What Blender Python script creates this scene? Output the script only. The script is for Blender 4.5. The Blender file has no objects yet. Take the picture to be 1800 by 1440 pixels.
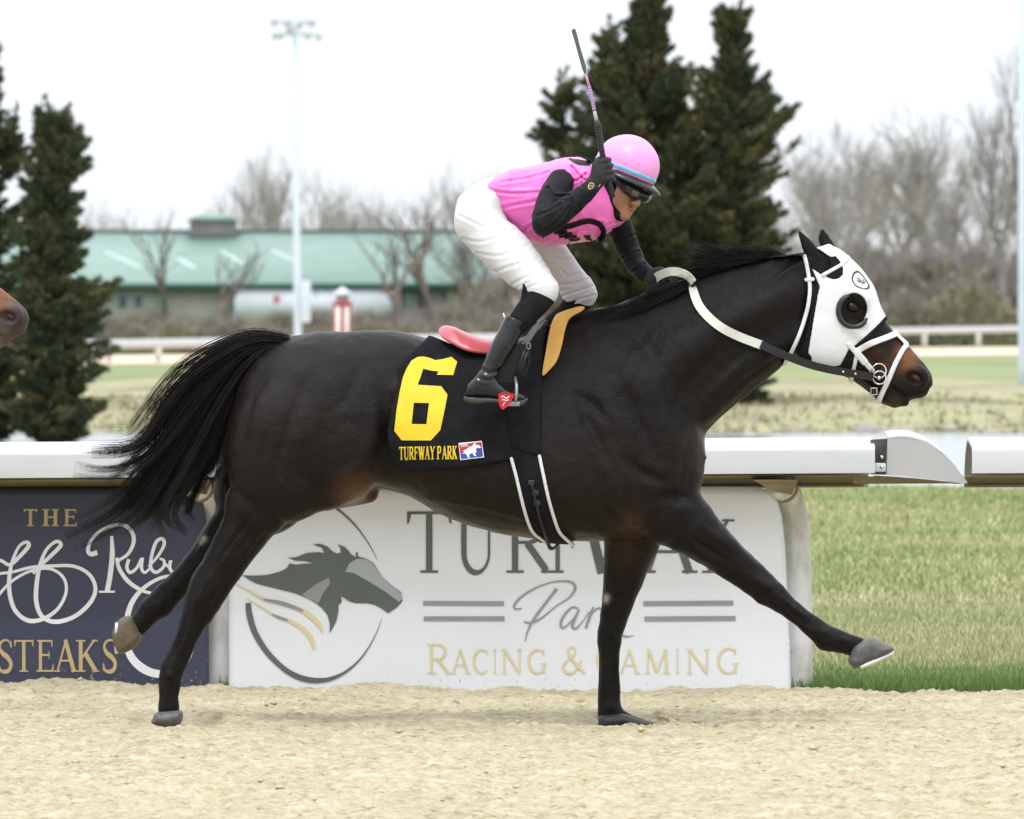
import bpy, math, random
import numpy as np
from mathutils import Vector, Matrix
from mathutils.bvhtree import BVHTree
from mathutils.geometry import delaunay_2d_cdt

random.seed(7)
RNG = np.random.default_rng(7)
SC = bpy.context.scene
COL = SC.collection

# ------------------------------------------------------------------ camera
FPX, CD, CH, HX, HY = 12000.0, 25.0, 1.5, 900.0, 555.0
cam_d = bpy.data.cameras.new("camera")
cam_d.sensor_width = 36.0
cam_d.lens = 240.0
cam_d.shift_y = -165.0 / 1800.0
cam_d.clip_start = 0.5
cam_d.clip_end = 3000.0
cam_d.dof.use_dof = True
cam_d.dof.focus_distance = 24.8
cam_d.dof.aperture_fstop = 8.5
cam = bpy.data.objects.new("camera", cam_d)
cam.location = (0, -CD, CH)
cam.rotation_euler = (math.radians(90), 0, 0)
COL.objects.link(cam)
SC.camera = cam

# ------------------------------------------------------------------ sky and sun (bright overcast)
SUN_EL, SUN_AZ = math.radians(66), math.radians(200)
world = bpy.data.worlds.new("World")
SC.world = world
world.use_nodes = True
_nt = world.node_tree
_nt.nodes.clear()
_out = _nt.nodes.new("ShaderNodeOutputWorld")
_bg = _nt.nodes.new("ShaderNodeBackground")
_sky = _nt.nodes.new("ShaderNodeTexSky")
_sky.sky_type = 'NISHITA'
_sky.sun_disc = False
_sky.sun_elevation = SUN_EL
_sky.sun_rotation = SUN_AZ
_sky.air_density = 1.0
_sky.dust_density = 4.0
_mix = _nt.nodes.new("ShaderNodeMix")
_mix.data_type = 'RGBA'
_mix.inputs[0].default_value = 0.86            # an even cloud deck over the blue
_mix.inputs[7].default_value = (9.6, 10.0, 10.5, 1)
_nt.links.new(_sky.outputs[0], _mix.inputs[6])
# an overcast dome is somewhat brighter overhead than at the horizon
_tc = _nt.nodes.new("ShaderNodeTexCoord"); _sep = _nt.nodes.new("ShaderNodeSeparateXYZ"); _mr = _nt.nodes.new("ShaderNodeMapRange")
_nt.links.new(_tc.outputs['Generated'], _sep.inputs[0]); _nt.links.new(_sep.outputs[2], _mr.inputs[0])
_mr.inputs[3].default_value = 0.95; _mr.inputs[4].default_value = 2.0
_mul = _nt.nodes.new("ShaderNodeMix"); _mul.data_type = 'RGBA'; _mul.blend_type = 'MULTIPLY'; _mul.inputs[0].default_value = 1.0
_nt.links.new(_mix.outputs[2], _mul.inputs[6]); _nt.links.new(_mr.outputs[0], _mul.inputs[7])
_nt.links.new(_mul.outputs[2], _bg.inputs[0])
_bg.inputs[1].default_value = 0.10
_nt.links.new(_bg.outputs[0], _out.inputs[0])
sun_d = bpy.data.lights.new("sun", 'SUN')
sun_d.energy = 1.3
sun_d.angle = math.radians(18)
sun_d.color = (1.0, 0.985, 0.96)
sun = bpy.data.objects.new("sun", sun_d)
sun.rotation_euler = (math.radians(24), 0, math.radians(-20))
sun.location = (0, -10, 30)
COL.objects.link(sun)
SC.view_settings.view_transform = 'Standard'
SC.view_settings.look = 'None'
SC.view_settings.gamma = 1.0
SC.view_settings.use_curve_mapping = False
SC.view_settings.exposure = 0.3
SC.cycles.max_bounces = 6
SC.cycles.use_denoising = True

# ------------------------------------------------------------------ helpers
def PX(px, py, Y=0.0):
    """the world point at depth Y behind a point of the 1800x1440 tracing"""
    d = Y + CD
    return ((px - HX) * d / FPX, Y, CH - (py - HY) * d / FPX)

def P2(pts, Y=0.0):
    a = np.array([PX(p[0], p[1], Y) for p in pts])
    return a[:, [0, 2]]

def S(px, Y=0.0):
    return px * (Y + CD) / FPX

def tag(o, label=None, cat=None, group=None, kind=None):
    if label: o["label"] = label
    if cat: o["category"] = cat
    if group: o["group"] = group
    if kind: o["kind"] = kind
    return o

def empty(name, loc=(0, 0, 0), label=None, cat=None, group=None):
    o = bpy.data.objects.new(name, None)
    o.location = loc
    o.empty_display_size = 0.2
    COL.objects.link(o)
    return tag(o, label, cat, group)

def link(name, me, mat=None, parent=None):
    o = bpy.data.objects.new(name, me)
    COL.objects.link(o)
    if mat is not None and not me.materials:
        me.materials.append(mat)
    if parent is not None:
        o.parent = parent
        # parents are placed before children are linked; keep world coordinates of the mesh
        m = Matrix.Identity(4)
        chain = []
        q = parent
        while q is not None:
            chain.append(Matrix.LocRotScale(q.location, q.rotation_euler, q.scale) if q.parent is None
                         else q.matrix_parent_inverse @ Matrix.LocRotScale(q.location, q.rotation_euler, q.scale))
            q = q.parent
        for c in reversed(chain):
            m = m @ c
        o.matrix_parent_inverse = m.inverted()
    return o

def mesh_np(name, V, F, smooth=True):
    """V (n,3); F either an (m,k) array or a list of index lists"""
    me = bpy.data.meshes.new(name)
    V = np.asarray(V, dtype=np.float32)
    if isinstance(F, np.ndarray):
        k = F.shape[1]
        loops = F.astype(np.int32).ravel()
        starts = np.arange(0, len(loops), k, dtype=np.int32)
    else:
        loops = np.array([i for f in F for i in f], dtype=np.int32)
        starts = np.cumsum([0] + [len(f) for f in F[:-1]]).astype(np.int32)
    me.vertices.add(len(V))
    me.vertices.foreach_set("co", V.ravel())
    me.loops.add(len(loops))
    me.loops.foreach_set("vertex_index", loops)
    me.polygons.add(len(starts))
    me.polygons.foreach_set("loop_start", starts)
    me.update(calc_edges=True)
    me.validate()
    if smooth:
        me.polygons.foreach_set("use_smooth", np.ones(len(me.polygons), dtype=bool))
    return me

def set_col(me, rgb):
    a = me.color_attributes.new("col", 'FLOAT_COLOR', 'POINT')
    c = np.ones((len(me.vertices), 4), dtype=np.float32)
    c[:, :3] = rgb
    a.data.foreach_set("color", c.ravel())

class MB:
    """collects boxes, tubes, sheets into one mesh"""
    def __init__(s): s.v = []; s.f = []
    def add(s, vs, fs):
        n = len(s.v); s.v += [tuple(v) for v in vs]; s.f += [[i + n for i in f] for f in fs]
    def box(s, a, b):
        x0, y0, z0 = a; x1, y1, z1 = b
        s.add([(x0,y0,z0),(x1,y0,z0),(x1,y1,z0),(x0,y1,z0),(x0,y0,z1),(x1,y0,z1),(x1,y1,z1),(x0,y1,z1)],
              [[3,2,1,0],[4,5,6,7],[0,1,5,4],[1,2,6,5],[2,3,7,6],[3,0,4,7]])
    def tube(s, pts, rad, n=8, cap=True, sx=1.0):
        pts = [Vector(p) for p in pts]
        if not hasattr(rad, '__len__'): rad = [rad] * len(pts)
        base = len(s.v); up = None
        for i, p in enumerate(pts):
            t = (pts[min(i+1, len(pts)-1)] - pts[max(i-1, 0)]).normalized()
            if up is None:
                up = t.orthogonal().normalized()
            up = (up - t * up.dot(t)).normalized()
            w = t.cross(up)
            for k in range(n):
                a = 2*math.pi*k/n
                s.v.append(tuple(p + up*math.cos(a)*rad[i] + w*math.sin(a)*rad[i]*sx))
        for i in range(len(pts)-1):
            for k in range(n):
                a = base+i*n+k; b = base+i*n+(k+1) % n
                s.f.append([a, b, b+n, a+n])
        if cap:
            s.f.append([base+k for k in range(n)][::-1])
            s.f.append([base+(len(pts)-1)*n+k for k in range(n)])
    def extrude(s, prof, x0, x1, axis='x'):
        """a closed profile (list of 2D) swept between x0 and x1"""
        n = len(prof); base = len(s.v)
        for x in (x0, x1):
            for (a, b) in prof:
                s.v.append((x, a, b) if axis == 'x' else (a, x, b))
        for k in range(n):
            j = (k+1) % n
            s.f.append([base+k, base+j, base+n+j, base+n+k])
        s.f.append([base+k for k in range(n)][::-1]); s.f.append([base+n+k for k in range(n)])
    def build(s, name, mat=None, parent=None, smooth=False):
        me = mesh_np(name, np.array(s.v), s.f, smooth)
        return link(name, me, mat, parent)

def auto_smooth(o, ang=35):
    me = o.data
    try:
        me.polygons.foreach_set("use_smooth", np.ones(len(me.polygons), dtype=bool))
        me.set_sharp_from_angle(angle=math.radians(ang))
    except Exception:
        pass
    return o

def bevel(o, w=0.004, seg=2):
    m = o.modifiers.new("bevel", 'BEVEL'); m.width = w; m.segments = seg; m.limit_method = 'ANGLE'
    return o

def catmull(pts, n=8, closed=False):
    P = [np.array(p, float) for p in pts]
    out = []
    N = len(P)
    rng = range(N if closed else N-1)
    for i in rng:
        if closed:
            p0, p1, p2, p3 = P[(i-1) % N], P[i], P[(i+1) % N], P[(i+2) % N]
        else:
            p1, p2 = P[i], P[i+1]
            p0 = P[i-1] if i > 0 else 2*p1-p2
            p3 = P[i+2] if i+2 < N else 2*p2-p1
        for k in range(n):
            t = k/n
            out.append(0.5*((2*p1)+(-p0+p2)*t+(2*p0-5*p1+4*p2-p3)*t*t+(-p0+3*p1-3*p2+p3)*t**3))
    if not closed: out.append(P[-1])
    return np.array(out)

def pchip(x, y, xs):
    """monotone cubic through (x,y)"""
    o = np.argsort(x); x = np.asarray(x, float)[o]; y = np.asarray(y, float)[o]
    h = np.diff(x); d = np.diff(y)/h
    m = np.zeros_like(y); m[0], m[-1] = d[0], d[-1]
    for i in range(1, len(x)-1):
        if d[i-1]*d[i] > 0:
            w1, w2 = 2*h[i]+h[i-1], h[i]+2*h[i-1]
            m[i] = (w1+w2)/(w1/d[i-1]+w2/d[i])
    xs = np.clip(xs, x[0], x[-1]); i = np.clip(np.searchsorted(x, xs)-1, 0, len(h)-1)
    t = (xs-x[i])/h[i]
    return ((1+2*t)*(1-t)**2*y[i]+t*(1-t)**2*h[i]*m[i]+t*t*(3-2*t)*y[i+1]+t*t*(t-1)*h[i]*m[i+1])

# ------------------------------------------------------------------ implicit modelling
def smin(a, b, k):
    if k <= 0: return np.minimum(a, b)
    h = np.clip(0.5+0.5*(b-a)/k, 0, 1)
    return b+(a-b)*h-k*h*(1-h)
def smax(a, b, k): return -smin(-a, -b, k)

class Grid:
    def __init__(s, lo, hi, h):
        s.h = h; s.lo = np.array(lo, float)
        s.n = np.ceil((np.array(hi)-s.lo)/h).astype(int)+1
        s.ax = [(s.lo[i]+np.arange(s.n[i])*h).astype(np.float32) for i in range(3)]
    def sub(s, lo, hi):
        a = [max(0, int(math.floor((lo[i]-s.lo[i])/s.h))) for i in range(3)]
        b = [min(s.n[i], int(math.ceil((hi[i]-s.lo[i])/s.h))+1) for i in range(3)]
        if any(b[i]-a[i] < 2 for i in range(3)): return None
        sl = tuple(slice(a[i], b[i]) for i in range(3))
        X = s.ax[0][sl[0]][:, None, None]; Y = s.ax[1][sl[1]][None, :, None]; Z = s.ax[2][sl[2]][None, None, :]
        return sl, X, Y, Z

class Prim:
    def __init__(s, lo, hi, fn, k=0.02, op='add'):
        s.lo, s.hi, s.fn, s.k, s.op = np.array(lo, float), np.array(hi, float), fn, k, op

def evaluate(prims, g):
    D = np.full(g.n, 0.25, np.float32)
    for p in prims:
        m = p.k+4*g.h
        r = g.sub(p.lo-m, p.hi+m)
        if r is None: continue
        sl, X, Y, Z = r
        d = p.fn(X, Y, Z)
        if p.op == 'add': D[sl] = smin(D[sl], d, p.k)
        else: D[sl] = smax(D[sl], -d, p.k)
    return D

def chain(pts, ys=1.0, k=0.02, op='add'):
    """round-cone chain; pts rows (x,y,z,r); ys stretches it sideways"""
    A = np.array(pts, float)
    R = A[:, 3].max()
    lo = A[:, :3].min(0)-R*max(1, ys); hi = A[:, :3].max(0)+R*max(1, ys)
    def fn(X, Y, Z):
        D = None
        rng = range(len(A)-1) if len(A) > 1 else [0]
        for i in rng:
            a = A[i]; b = A[min(i+1, len(A)-1)]
            # sideways axis measured in stretched units around the chain's own centreline
            ba = b[:3]-a[:3]; bs = ba.copy(); bs[1] /= ys
            L = float((bs*bs).sum())+1e-12
            px, py, pz = X-a[0], (Y-a[1])/ys, Z-a[2]
            t = np.clip((px*bs[0]+py*bs[1]+pz*bs[2])/L, 0, 1) if len(A) > 1 else 0*px
            d = np.sqrt((px-t*bs[0])**2+(py-t*bs[1])**2+(pz-t*bs[2])**2)-(a[3]+t*(b[3]-a[3]))
            D = d if D is None else np.minimum(D, d)
        return (D*min(1.0, ys)).astype(np.float32)
    return Prim(lo, hi, fn, k, op)

def pchain(rows, y0=0.0, ys=1.0, k=0.02, op='add'):
    """chain from tracing rows (px, py, r_px[, y])"""
    out = []
    for r in rows:
        y = r[3] if len(r) > 3 else y0
        p = PX(r[0], r[1], y)
        out.append((p[0], p[1], p[2], S(r[2], y)))
    return chain(out, ys, k, op)

def ellipsoid(c, rad, rot=None, k=0.02, op='add'):
    c = np.array(c, float); rad = np.array(rad, float)
    M = np.eye(3) if rot is None else np.array(rot, float)     # rows: local axes
    ext = np.sqrt(((M*rad[:, None])**2).sum(0))
    def fn(X, Y, Z):
        px, py, pz = X-c[0], Y-c[1], Z-c[2]
        l = [M[i, 0]*px+M[i, 1]*py+M[i, 2]*pz for i in range(3)]
        k0 = np.sqrt((l[0]/rad[0])**2+(l[1]/rad[1])**2+(l[2]/rad[2])**2)
        k1 = np.sqrt((l[0]/rad[0]**2)**2+(l[1]/rad[1]**2)**2+(l[2]/rad[2]**2)**2)
        return (k0*(k0-1)/np.maximum(k1, 1e-6)).astype(np.float32)
    return Prim(c-ext, c+ext, fn, k, op)

def pell(px, py, y, rx, rz, ry, ang=0, k=0.02, op='add'):
    """ellipsoid at a traced point; rx, rz in px in the picture plane, ry metres sideways, ang degrees (counter-clockwise)"""
    a = math.radians(ang)
    rot = [[math.cos(a), 0, math.sin(a)], [0, 1, 0], [-math.sin(a), 0, math.cos(a)]]
    return ellipsoid(PX(px, py, y), (S(rx, y), ry, S(rz, y)), rot, k, op)

def loft(top, bot, wid, ang=0, p=2.0, egg=None, k=0.03, yc=0.0, op='add'):
    """a body between two traced outlines; wid rows (px,py,half width m); ang = tilt of its long axis; egg rows (px,py,e): narrower on top"""
    a = math.radians(ang); ca, sa = math.cos(a), math.sin(a)
    T, B = P2(top, yc), P2(bot, yc)
    W = P2([w[:2] for w in wid], yc)
    u = lambda q: q[:, 0]*ca+q[:, 1]*sa
    v = lambda q: -q[:, 0]*sa+q[:, 1]*ca
    umin = max(u(T).min(), u(B).min()); umax = min(u(T).max(), u(B).max())
    us = np.linspace(umin, umax, 400)
    tv, bv = pchip(u(T), v(T), us), pchip(u(B), v(B), us)
    wv = pchip(u(W), [w[2] for w in wid], us)
    ev = pchip(u(P2([e[:2] for e in egg], yc)), [e[2] for e in egg], us) if egg else 0*us
    allp = np.vstack([T, B]); wm = max(w[2] for w in wid)*1.3
    lo = (allp[:, 0].min(), yc-wm, allp[:, 1].min()); hi = (allp[:, 0].max(), yc+wm, allp[:, 1].max())
    def fn(X, Y, Z):
        U = X*ca+Z*sa; V = -X*sa+Z*ca
        t = np.interp(U, us, tv); b = np.interp(U, us, bv); w = np.interp(U, us, wv); e = np.interp(U, us, ev)
        hh = np.maximum((t-b)/2, 0.004)
        vv = V-(t+b)/2
        q = vv/hh
        ww = w*np.clip(1-e*np.clip(q, -1.2, 1.2), 0.25, 1.5)
        yy = Y-yc
        f = (np.abs(q)**p+np.abs(yy/ww)**p)**(1.0/p)          # 1 on the surface
        r = np.sqrt(vv*vv+yy*yy)
        d = r-r/np.maximum(f, 1e-4)
        d = np.maximum(d, np.maximum(umin-U, U-umax))
        return np.clip(d, -0.3, 0.3).astype(np.float32)
    return Prim(lo, hi, fn, k, op)

def surface(D, g, smooth=2):
    """naive surface nets"""
    s = D < 0
    n = D.shape
    c = np.zeros((n[0]-1, n[1]-1, n[2]-1), np.int8)
    for i in (0, 1):
        for j in (0, 1):
            for k in (0, 1):
                c += s[i:n[0]-1+i, j:n[1]-1+j, k:n[2]-1+k]
    I, J, K = np.nonzero((c > 0) & (c < 8))
    vid = np.full(c.shape, -1, np.int32); vid[I, J, K] = np.arange(len(I))
    corn = [(i, j, k) for i in (0, 1) for j in (0, 1) for k in (0, 1)]
    vals = np.stack([D[I+i, J+j, K+k] for i, j, k in corn], 1)
    acc = np.zeros((len(I), 3)); cnt = np.zeros(len(I))
    for a in range(8):
        for b in range(a+1, 8):
            df = np.abs(np.array(corn[a])-np.array(corn[b]))
            if df.sum() != 1: continue
            va, vb = vals[:, a], vals[:, b]
            m = (va < 0) != (vb < 0)
            t = np.where(m, va/np.where(m, va-vb, 1), 0)
            p = np.array(corn[a])[None, :]+t[:, None]*(np.array(corn[b])-np.array(corn[a]))[None, :]
            acc += p*m[:, None]; cnt += m
    V = (np.stack([I, J, K], 1)+acc/cnt[:, None])*g.h+g.lo
    Q = []
    for ax in range(3):
        o1, o2 = [(1, 2), (2, 0), (0, 1)][ax]
        sl0 = [slice(1, None)]*3; sl1 = [slice(1, None)]*3
        sl0[ax] = slice(0, n[ax]-1); sl1[ax] = slice(1, n[ax])
        for q in (o1, o2):
            sl0[q] = slice(1, n[q]-1); sl1[q] = slice(1, n[q]-1)
        a, b = s[tuple(sl0)], s[tuple(sl1)]
        for flip, m in ((False, a & ~b), (True, ~a & b)):
            idx = list(np.nonzero(m))
            for q in (o1, o2): idx[q] = idx[q]+1
            def cell(d1, d2):
                c_ = [x.copy() for x in idx]; c_[o1] = c_[o1]-d1; c_[o2] = c_[o2]-d2
                return vid[c_[0], c_[1], c_[2]]
            quad = np.stack([cell(1, 1), cell(0, 1), cell(0, 0), cell(1, 0)], 1)
            Q.append(quad[:, ::-1] if flip else quad)
    F = np.concatenate(Q)
    F = F[(F >= 0).all(1)]
    if smooth:
        E = np.concatenate([F[:, [0, 1]], F[:, [1, 2]], F[:, [2, 3]], F[:, [3, 0]]])
        deg = np.bincount(E[:, 0], minlength=len(V))+np.bincount(E[:, 1], minlength=len(V))
        for it in range(smooth):
            for lam in (0.6, -0.62):
                av = np.stack([np.bincount(E[:, 0], V[E[:, 1], c_], len(V))+np.bincount(E[:, 1], V[E[:, 0], c_], len(V)) for c_ in range(3)], 1)
                V = V+lam*(av/np.maximum(deg, 1)[:, None]-V)
    return V, F

def blob(name, prims, h, mat=None, parent=None, smooth=2, lo=None, hi=None, mod=None):
    if lo is None:
        lo = np.min([p.lo for p in prims if p.op == 'add'], 0)-3*h-0.01
        hi = np.max([p.hi for p in prims if p.op == 'add'], 0)+3*h+0.01
    g = Grid(lo, hi, h)
    D = evaluate(prims, g)
    if mod is not None: D = mod(D, g)
    V, F = surface(D, g, smooth)
    return link(name, mesh_np(name, V, F), mat, parent)

def poly_sd(X, Z, P):
    """signed distance to a closed 2D polygon on broadcast arrays (negative inside)"""
    P = np.asarray(P, float)
    d = None; ins = None
    for i in range(len(P)):
        a, b = P[i], P[(i+1) % len(P)]
        e = b-a
        wx, wz = X-a[0], Z-a[1]
        t = np.clip((wx*e[0]+wz*e[1])/((e*e).sum()+1e-12), 0, 1)
        dd = (wx-e[0]*t)**2+(wz-e[1]*t)**2
        d = dd if d is None else np.minimum(d, dd)
        c = ((a[1] > Z) != (b[1] > Z)) & (X < (b[0]-a[0])*(Z-a[1])/(b[1]-a[1]+1e-12)+a[0])
        ins = c if ins is None else ins ^ c
    d = np.sqrt(d)
    return np.where(ins, -d, d)

def line_sd(X, Z, P, w):
    """distance to a polyline minus a half width (w one number or one per point)"""
    P = np.asarray(P, float)
    if not hasattr(w, '__len__'): w = [w]*len(P)
    d = None
    for i in range(len(P)-1):
        a, b = P[i], P[i+1]; e = b-a
        wx, wz = X-a[0], Z-a[1]
        t = np.clip((wx*e[0]+wz*e[1])/((e*e).sum()+1e-12), 0, 1)
        dd = np.sqrt((wx-e[0]*t)**2+(wz-e[1]*t)**2)-(w[i]+t*(w[i+1]-w[i]))
        d = dd if d is None else np.minimum(d, dd)
    return d

# ------------------------------------------------------------------ flat print
def ribbon(pts, w):
    """quads of a stroke with a width per point (2D)"""
    P = np.array(pts, float)
    if not hasattr(w, '__len__'): w = [w]*len(P)
    w = np.interp(np.linspace(0, 1, len(P)), np.linspace(0, 1, len(w)), w)
    T = np.gradient(P, axis=0)
    T /= np.linalg.norm(T, axis=1)[:, None]+1e-9
    N = np.stack([-T[:, 1], T[:, 0]], 1)
    L, R = P+N*w[:, None]/2, P-N*w[:, None]/2
    return [[L[i], R[i], R[i+1], L[i+1]] for i in range(len(P)-1)]

def union2d(polys, step=None):
    """one flat triangulation of overlapping polygons, optionally with inner points so that it can be draped"""
    vs, fs = [], []
    for p in polys:
        p = [Vector((float(q[0]), float(q[1]))) for q in p]
        ar = sum(p[i].x*p[(i+1) % len(p)].y-p[(i+1) % len(p)].x*p[i].y for i in range(len(p)))
        if abs(ar) < 1e-12: continue
        if ar < 0: p = p[::-1]
        if step:
            q = []
            for i in range(len(p)):
                a, b = p[i], p[(i+1) % len(p)]
                m = max(1, int((b-a).length/step))
                q += [a.lerp(b, j/m) for j in range(m)]
            p = q
        fs.append(list(range(len(vs), len(vs)+len(p)))); vs += p
    if step:
        A = np.array(vs); lo, hi = A.min(0), A.max(0)
        for i, x in enumerate(np.arange(lo[0], hi[0], step)):
            for z in np.arange(lo[1], hi[1], step):
                vs.append(Vector((x+(RNG.random()-.5)*step*.2, z+(RNG.random()-.5)*step*.2)))
    r = delaunay_2d_cdt(vs, [], fs, 1, 1e-6)
    V = np.array([(v.x, v.y) for v in r[0]]); F = [list(f) for f in r[2]]
    cen = V[np.array(F)].mean(1); keep = np.zeros(len(F), bool)
    for p in polys:
        p = np.array([(q[0], q[1]) for q in p], float); lo, hi = p.min(0), p.max(0)
        m = ~keep & (cen[:, 0] >= lo[0]) & (cen[:, 0] <= hi[0]) & (cen[:, 1] >= lo[1]) & (cen[:, 1] <= hi[1])
        if m.any(): keep[m] = poly_sd(cen[m, 0], cen[m, 1], p) < 0
    F = [f for f, k in zip(F, keep) if k]
    used = sorted({i for f in F for i in f}); mp = {o: i for i, o in enumerate(used)}
    return V[used], [[mp[i] for i in f] for f in F]

def print_flat(name, polys, Yfn, mat, parent, step=None):
    V, F = union2d(polys, step)
    y = np.array([Yfn(a, b) for a, b in V])
    V3 = np.stack([V[:, 0], y, V[:, 1]], 1)
    me = mesh_np(name, V3, F, False)
    o = link(name, me, mat, parent)
    return o

def normals(V, F):
    n = np.cross(V[F[:, 2]]-V[F[:, 0]], V[F[:, 3]]-V[F[:, 1]])
    N = np.zeros_like(V)
    for k in range(4):
        for c in range(3): N[:, c] += np.bincount(F[:, k], n[:, c], len(V))
    return N/(np.linalg.norm(N, axis=1)[:, None]+1e-12)

def relief(V, N, rows, Y=0.0, ymin=0.02):
    """sculpt along traced lines: rows (points px, half width px, height mm); both flanks"""
    side = np.clip(np.abs(N[:, 1])*1.6, 0, 1)*np.clip((np.abs(V[:, 1])-ymin)/.03, 0, 1)
    H = np.zeros(len(V))
    for pts, w, h in rows:
        P = P2(catmull(pts, 4) if len(pts) > 2 else pts, Y); w = S(w, Y)
        lo, hi = P.min(0)-3*w, P.max(0)+3*w
        m = (V[:, 0] > lo[0]) & (V[:, 0] < hi[0]) & (V[:, 2] > lo[1]) & (V[:, 2] < hi[1])
        if not m.any(): continue
        x, z = V[m, 0], V[m, 2]
        best = None; tt = None
        L = np.concatenate([[0], np.cumsum(np.linalg.norm(np.diff(P, axis=0), axis=1))])
        for i in range(len(P)-1):
            a, e = P[i], P[i+1]-P[i]
            t = np.clip(((x-a[0])*e[0]+(z-a[1])*e[1])/((e*e).sum()+1e-12), 0, 1)
            d = (x-a[0]-t*e[0])**2+(z-a[1]-t*e[1])**2
            l = (L[i]+t*(L[i+1]-L[i]))/max(L[-1], 1e-9)
            if best is None: best, tt = d, l
            else:
                q = d < best; best = np.where(q, d, best); tt = np.where(q, l, tt)
        fade = 1.0 if len(pts) < 2 else (0.25+0.75*np.sin(np.clip(tt, 0, 1)*math.pi))
        H[m] += np.exp(-best/(w*w))*h*.001*fade
    return V+N*(H*side)[:, None]

def bvh_of(o):
    me = o.data
    return BVHTree.FromPolygons([v.co for v in me.vertices], [p.vertices for p in me.polygons])

def drape_fn(bvhs, off=0.003, default=-0.3):
    st = {'y': default}
    def fn(x, z):
        best = None
        for b in bvhs:
            h = b.ray_cast(Vector((x, -3, z)), Vector((0, 1, 0)))
            if h[0] is not None and (best is None or h[0].y < best): best = h[0].y
        if best is None: best = st['y']
        st['y'] = best
        return best-off
    return fn
# ------------------------------------------------------------------ materials
class NT:
    def __init__(s, name):
        s.m = bpy.data.materials.new(name); s.m.use_nodes = True
        s.t = s.m.node_tree; s.t.nodes.clear()
        s.out = s.t.nodes.new("ShaderNodeOutputMaterial")
        s.b = s.t.nodes.new("ShaderNodeBsdfPrincipled")
        s.t.links.new(s.b.outputs[0], s.out.inputs[0])
    def n(s, typ, **kw):
        nd = s.t.nodes.new(typ)
        for k, v in kw.items(): setattr(nd, k, v)
        return nd
    def l(s, a, b): s.t.links.new(a, b)
    def coord(s, scale=(1, 1, 1), kind='Object'):
        c = s.n("ShaderNodeTexCoord"); m = s.n("ShaderNodeMapping")
        m.inputs['Scale'].default_value = scale
        s.l(c.outputs[kind], m.inputs[0]); return m.outputs[0]
    def noise(s, vec, scale, detail=4, rough=0.55):
        t = s.n("ShaderNodeTexNoise"); t.inputs['Scale'].default_value = scale
        t.inputs['Detail'].default_value = detail; t.inputs['Roughness'].default_value = rough
        if vec is not None: s.l(vec, t.inputs['Vector'])
        return t.outputs[0]
    def ramp(s, fac, stops):
        r = s.n("ShaderNodeValToRGB")
        e = r.color_ramp.elements
        while len(e) < len(stops): e.new(0.5)
        for el, (p, c) in zip(e, stops): el.position = p; el.color = (*c, 1)
        s.l(fac, r.inputs[0]); return r.outputs[0]
    def mixc(s, fac, a, b, mode='MIX'):
        m = s.n("ShaderNodeMix", data_type='RGBA', blend_type=mode)
        for i, v in ((0, fac), (6, a), (7, b)):
            if hasattr(v, 'links'): s.l(v, m.inputs[i])
            elif isinstance(v, (int, float)): m.inputs[i].default_value = v
            else: m.inputs[i].default_value = (*v, 1)
        return m.outputs[2]
    def bump(s, h, strength=0.3, dist=0.01):
        b = s.n("ShaderNodeBump"); b.inputs['Strength'].default_value = strength; b.inputs['Distance'].default_value = dist
        s.l(h, b.inputs['Height']); s.l(b.outputs[0], s.b.inputs['Normal'])
    def set(s, **kw):
        for k, v in kw.items():
            k = k.replace('_', ' ')
            if hasattr(v, 'links'): s.l(v, s.b.inputs[k])
            elif isinstance(v, tuple) and len(v) == 3 and 'Radius' not in k: s.b.inputs[k].default_value = (*v, 1)
            else: s.b.inputs[k].default_value = v
        return s

def simple(name, col, rough=0.5, var=0.12, nscale=20, bump=0.0, bscale=60, metal=0.0, **kw):
    t = NT(name); v = t.coord()
    nz = t.noise(v, nscale)
    lo = tuple(c*(1-var) for c in col); hi = tuple(min(1, c*(1+var)) for c in col)
    t.set(Base_Color=t.ramp(nz, [(0.3, lo), (0.7, hi)]), Roughness=rough, Metallic=metal, **kw)
    if bump: t.bump(t.noise(v, bscale), bump, 0.01)
    return t.m

def vcol_mat(name, rough=0.5, bump=0.2, bscale=(60, 60, 60), var=0.2, vs=8, **kw):
    t = NT(name); v = t.coord()
    a = t.n("ShaderNodeAttribute", attribute_name="col")
    nz = t.noise(v, vs)
    c = t.mixc(1.0, a.outputs[0], t.ramp(nz, [(0.3, (1-var,)*3), (0.7, (1+var,)*3)]), 'MULTIPLY')
    t.set(Base_Color=c, Roughness=rough, **kw)
    if bump: t.bump(t.noise(t.coord(bscale), 1.0, 3), bump, 0.004)
    return t.m

M = {}
def coat(name, rough, spec):
    t = NT(name)
    a = t.n("ShaderNodeAttribute", attribute_name="col")
    fine = t.noise(t.coord((90, 90, 240)), 1.0, 4, .7)            # lie of the hair
    mid = t.noise(t.coord((1, 1, 1)), 26, 5, .6)
    c = t.mixc(1.0, a.outputs[0], t.ramp(mid, [(0.3, (.78, .78, .78)), (0.7, (1.25, 1.2, 1.2))]), 'MULTIPLY')
    c = t.mixc(1.0, c, t.ramp(fine, [(0.3, (.7, .7, .7)), (0.7, (1.4, 1.35, 1.3))]), 'MULTIPLY')
    rg = t.n("ShaderNodeMapRange"); rg.inputs[3].default_value = rough-.08; rg.inputs[4].default_value = rough+.14; t.l(mid, rg.inputs[0])
    t.set(Base_Color=c, Roughness=rg.outputs[0], Specular_IOR_Level=spec)
    ad = t.n("ShaderNodeMath", operation='MULTIPLY_ADD'); t.l(mid, ad.inputs[0]); ad.inputs[1].default_value = 1.6; t.l(fine, ad.inputs[2])
    t.bump(ad.outputs[0], .55, .006); return t.m
M['coat'] = coat('dark bay coat', .29, .125)
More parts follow.
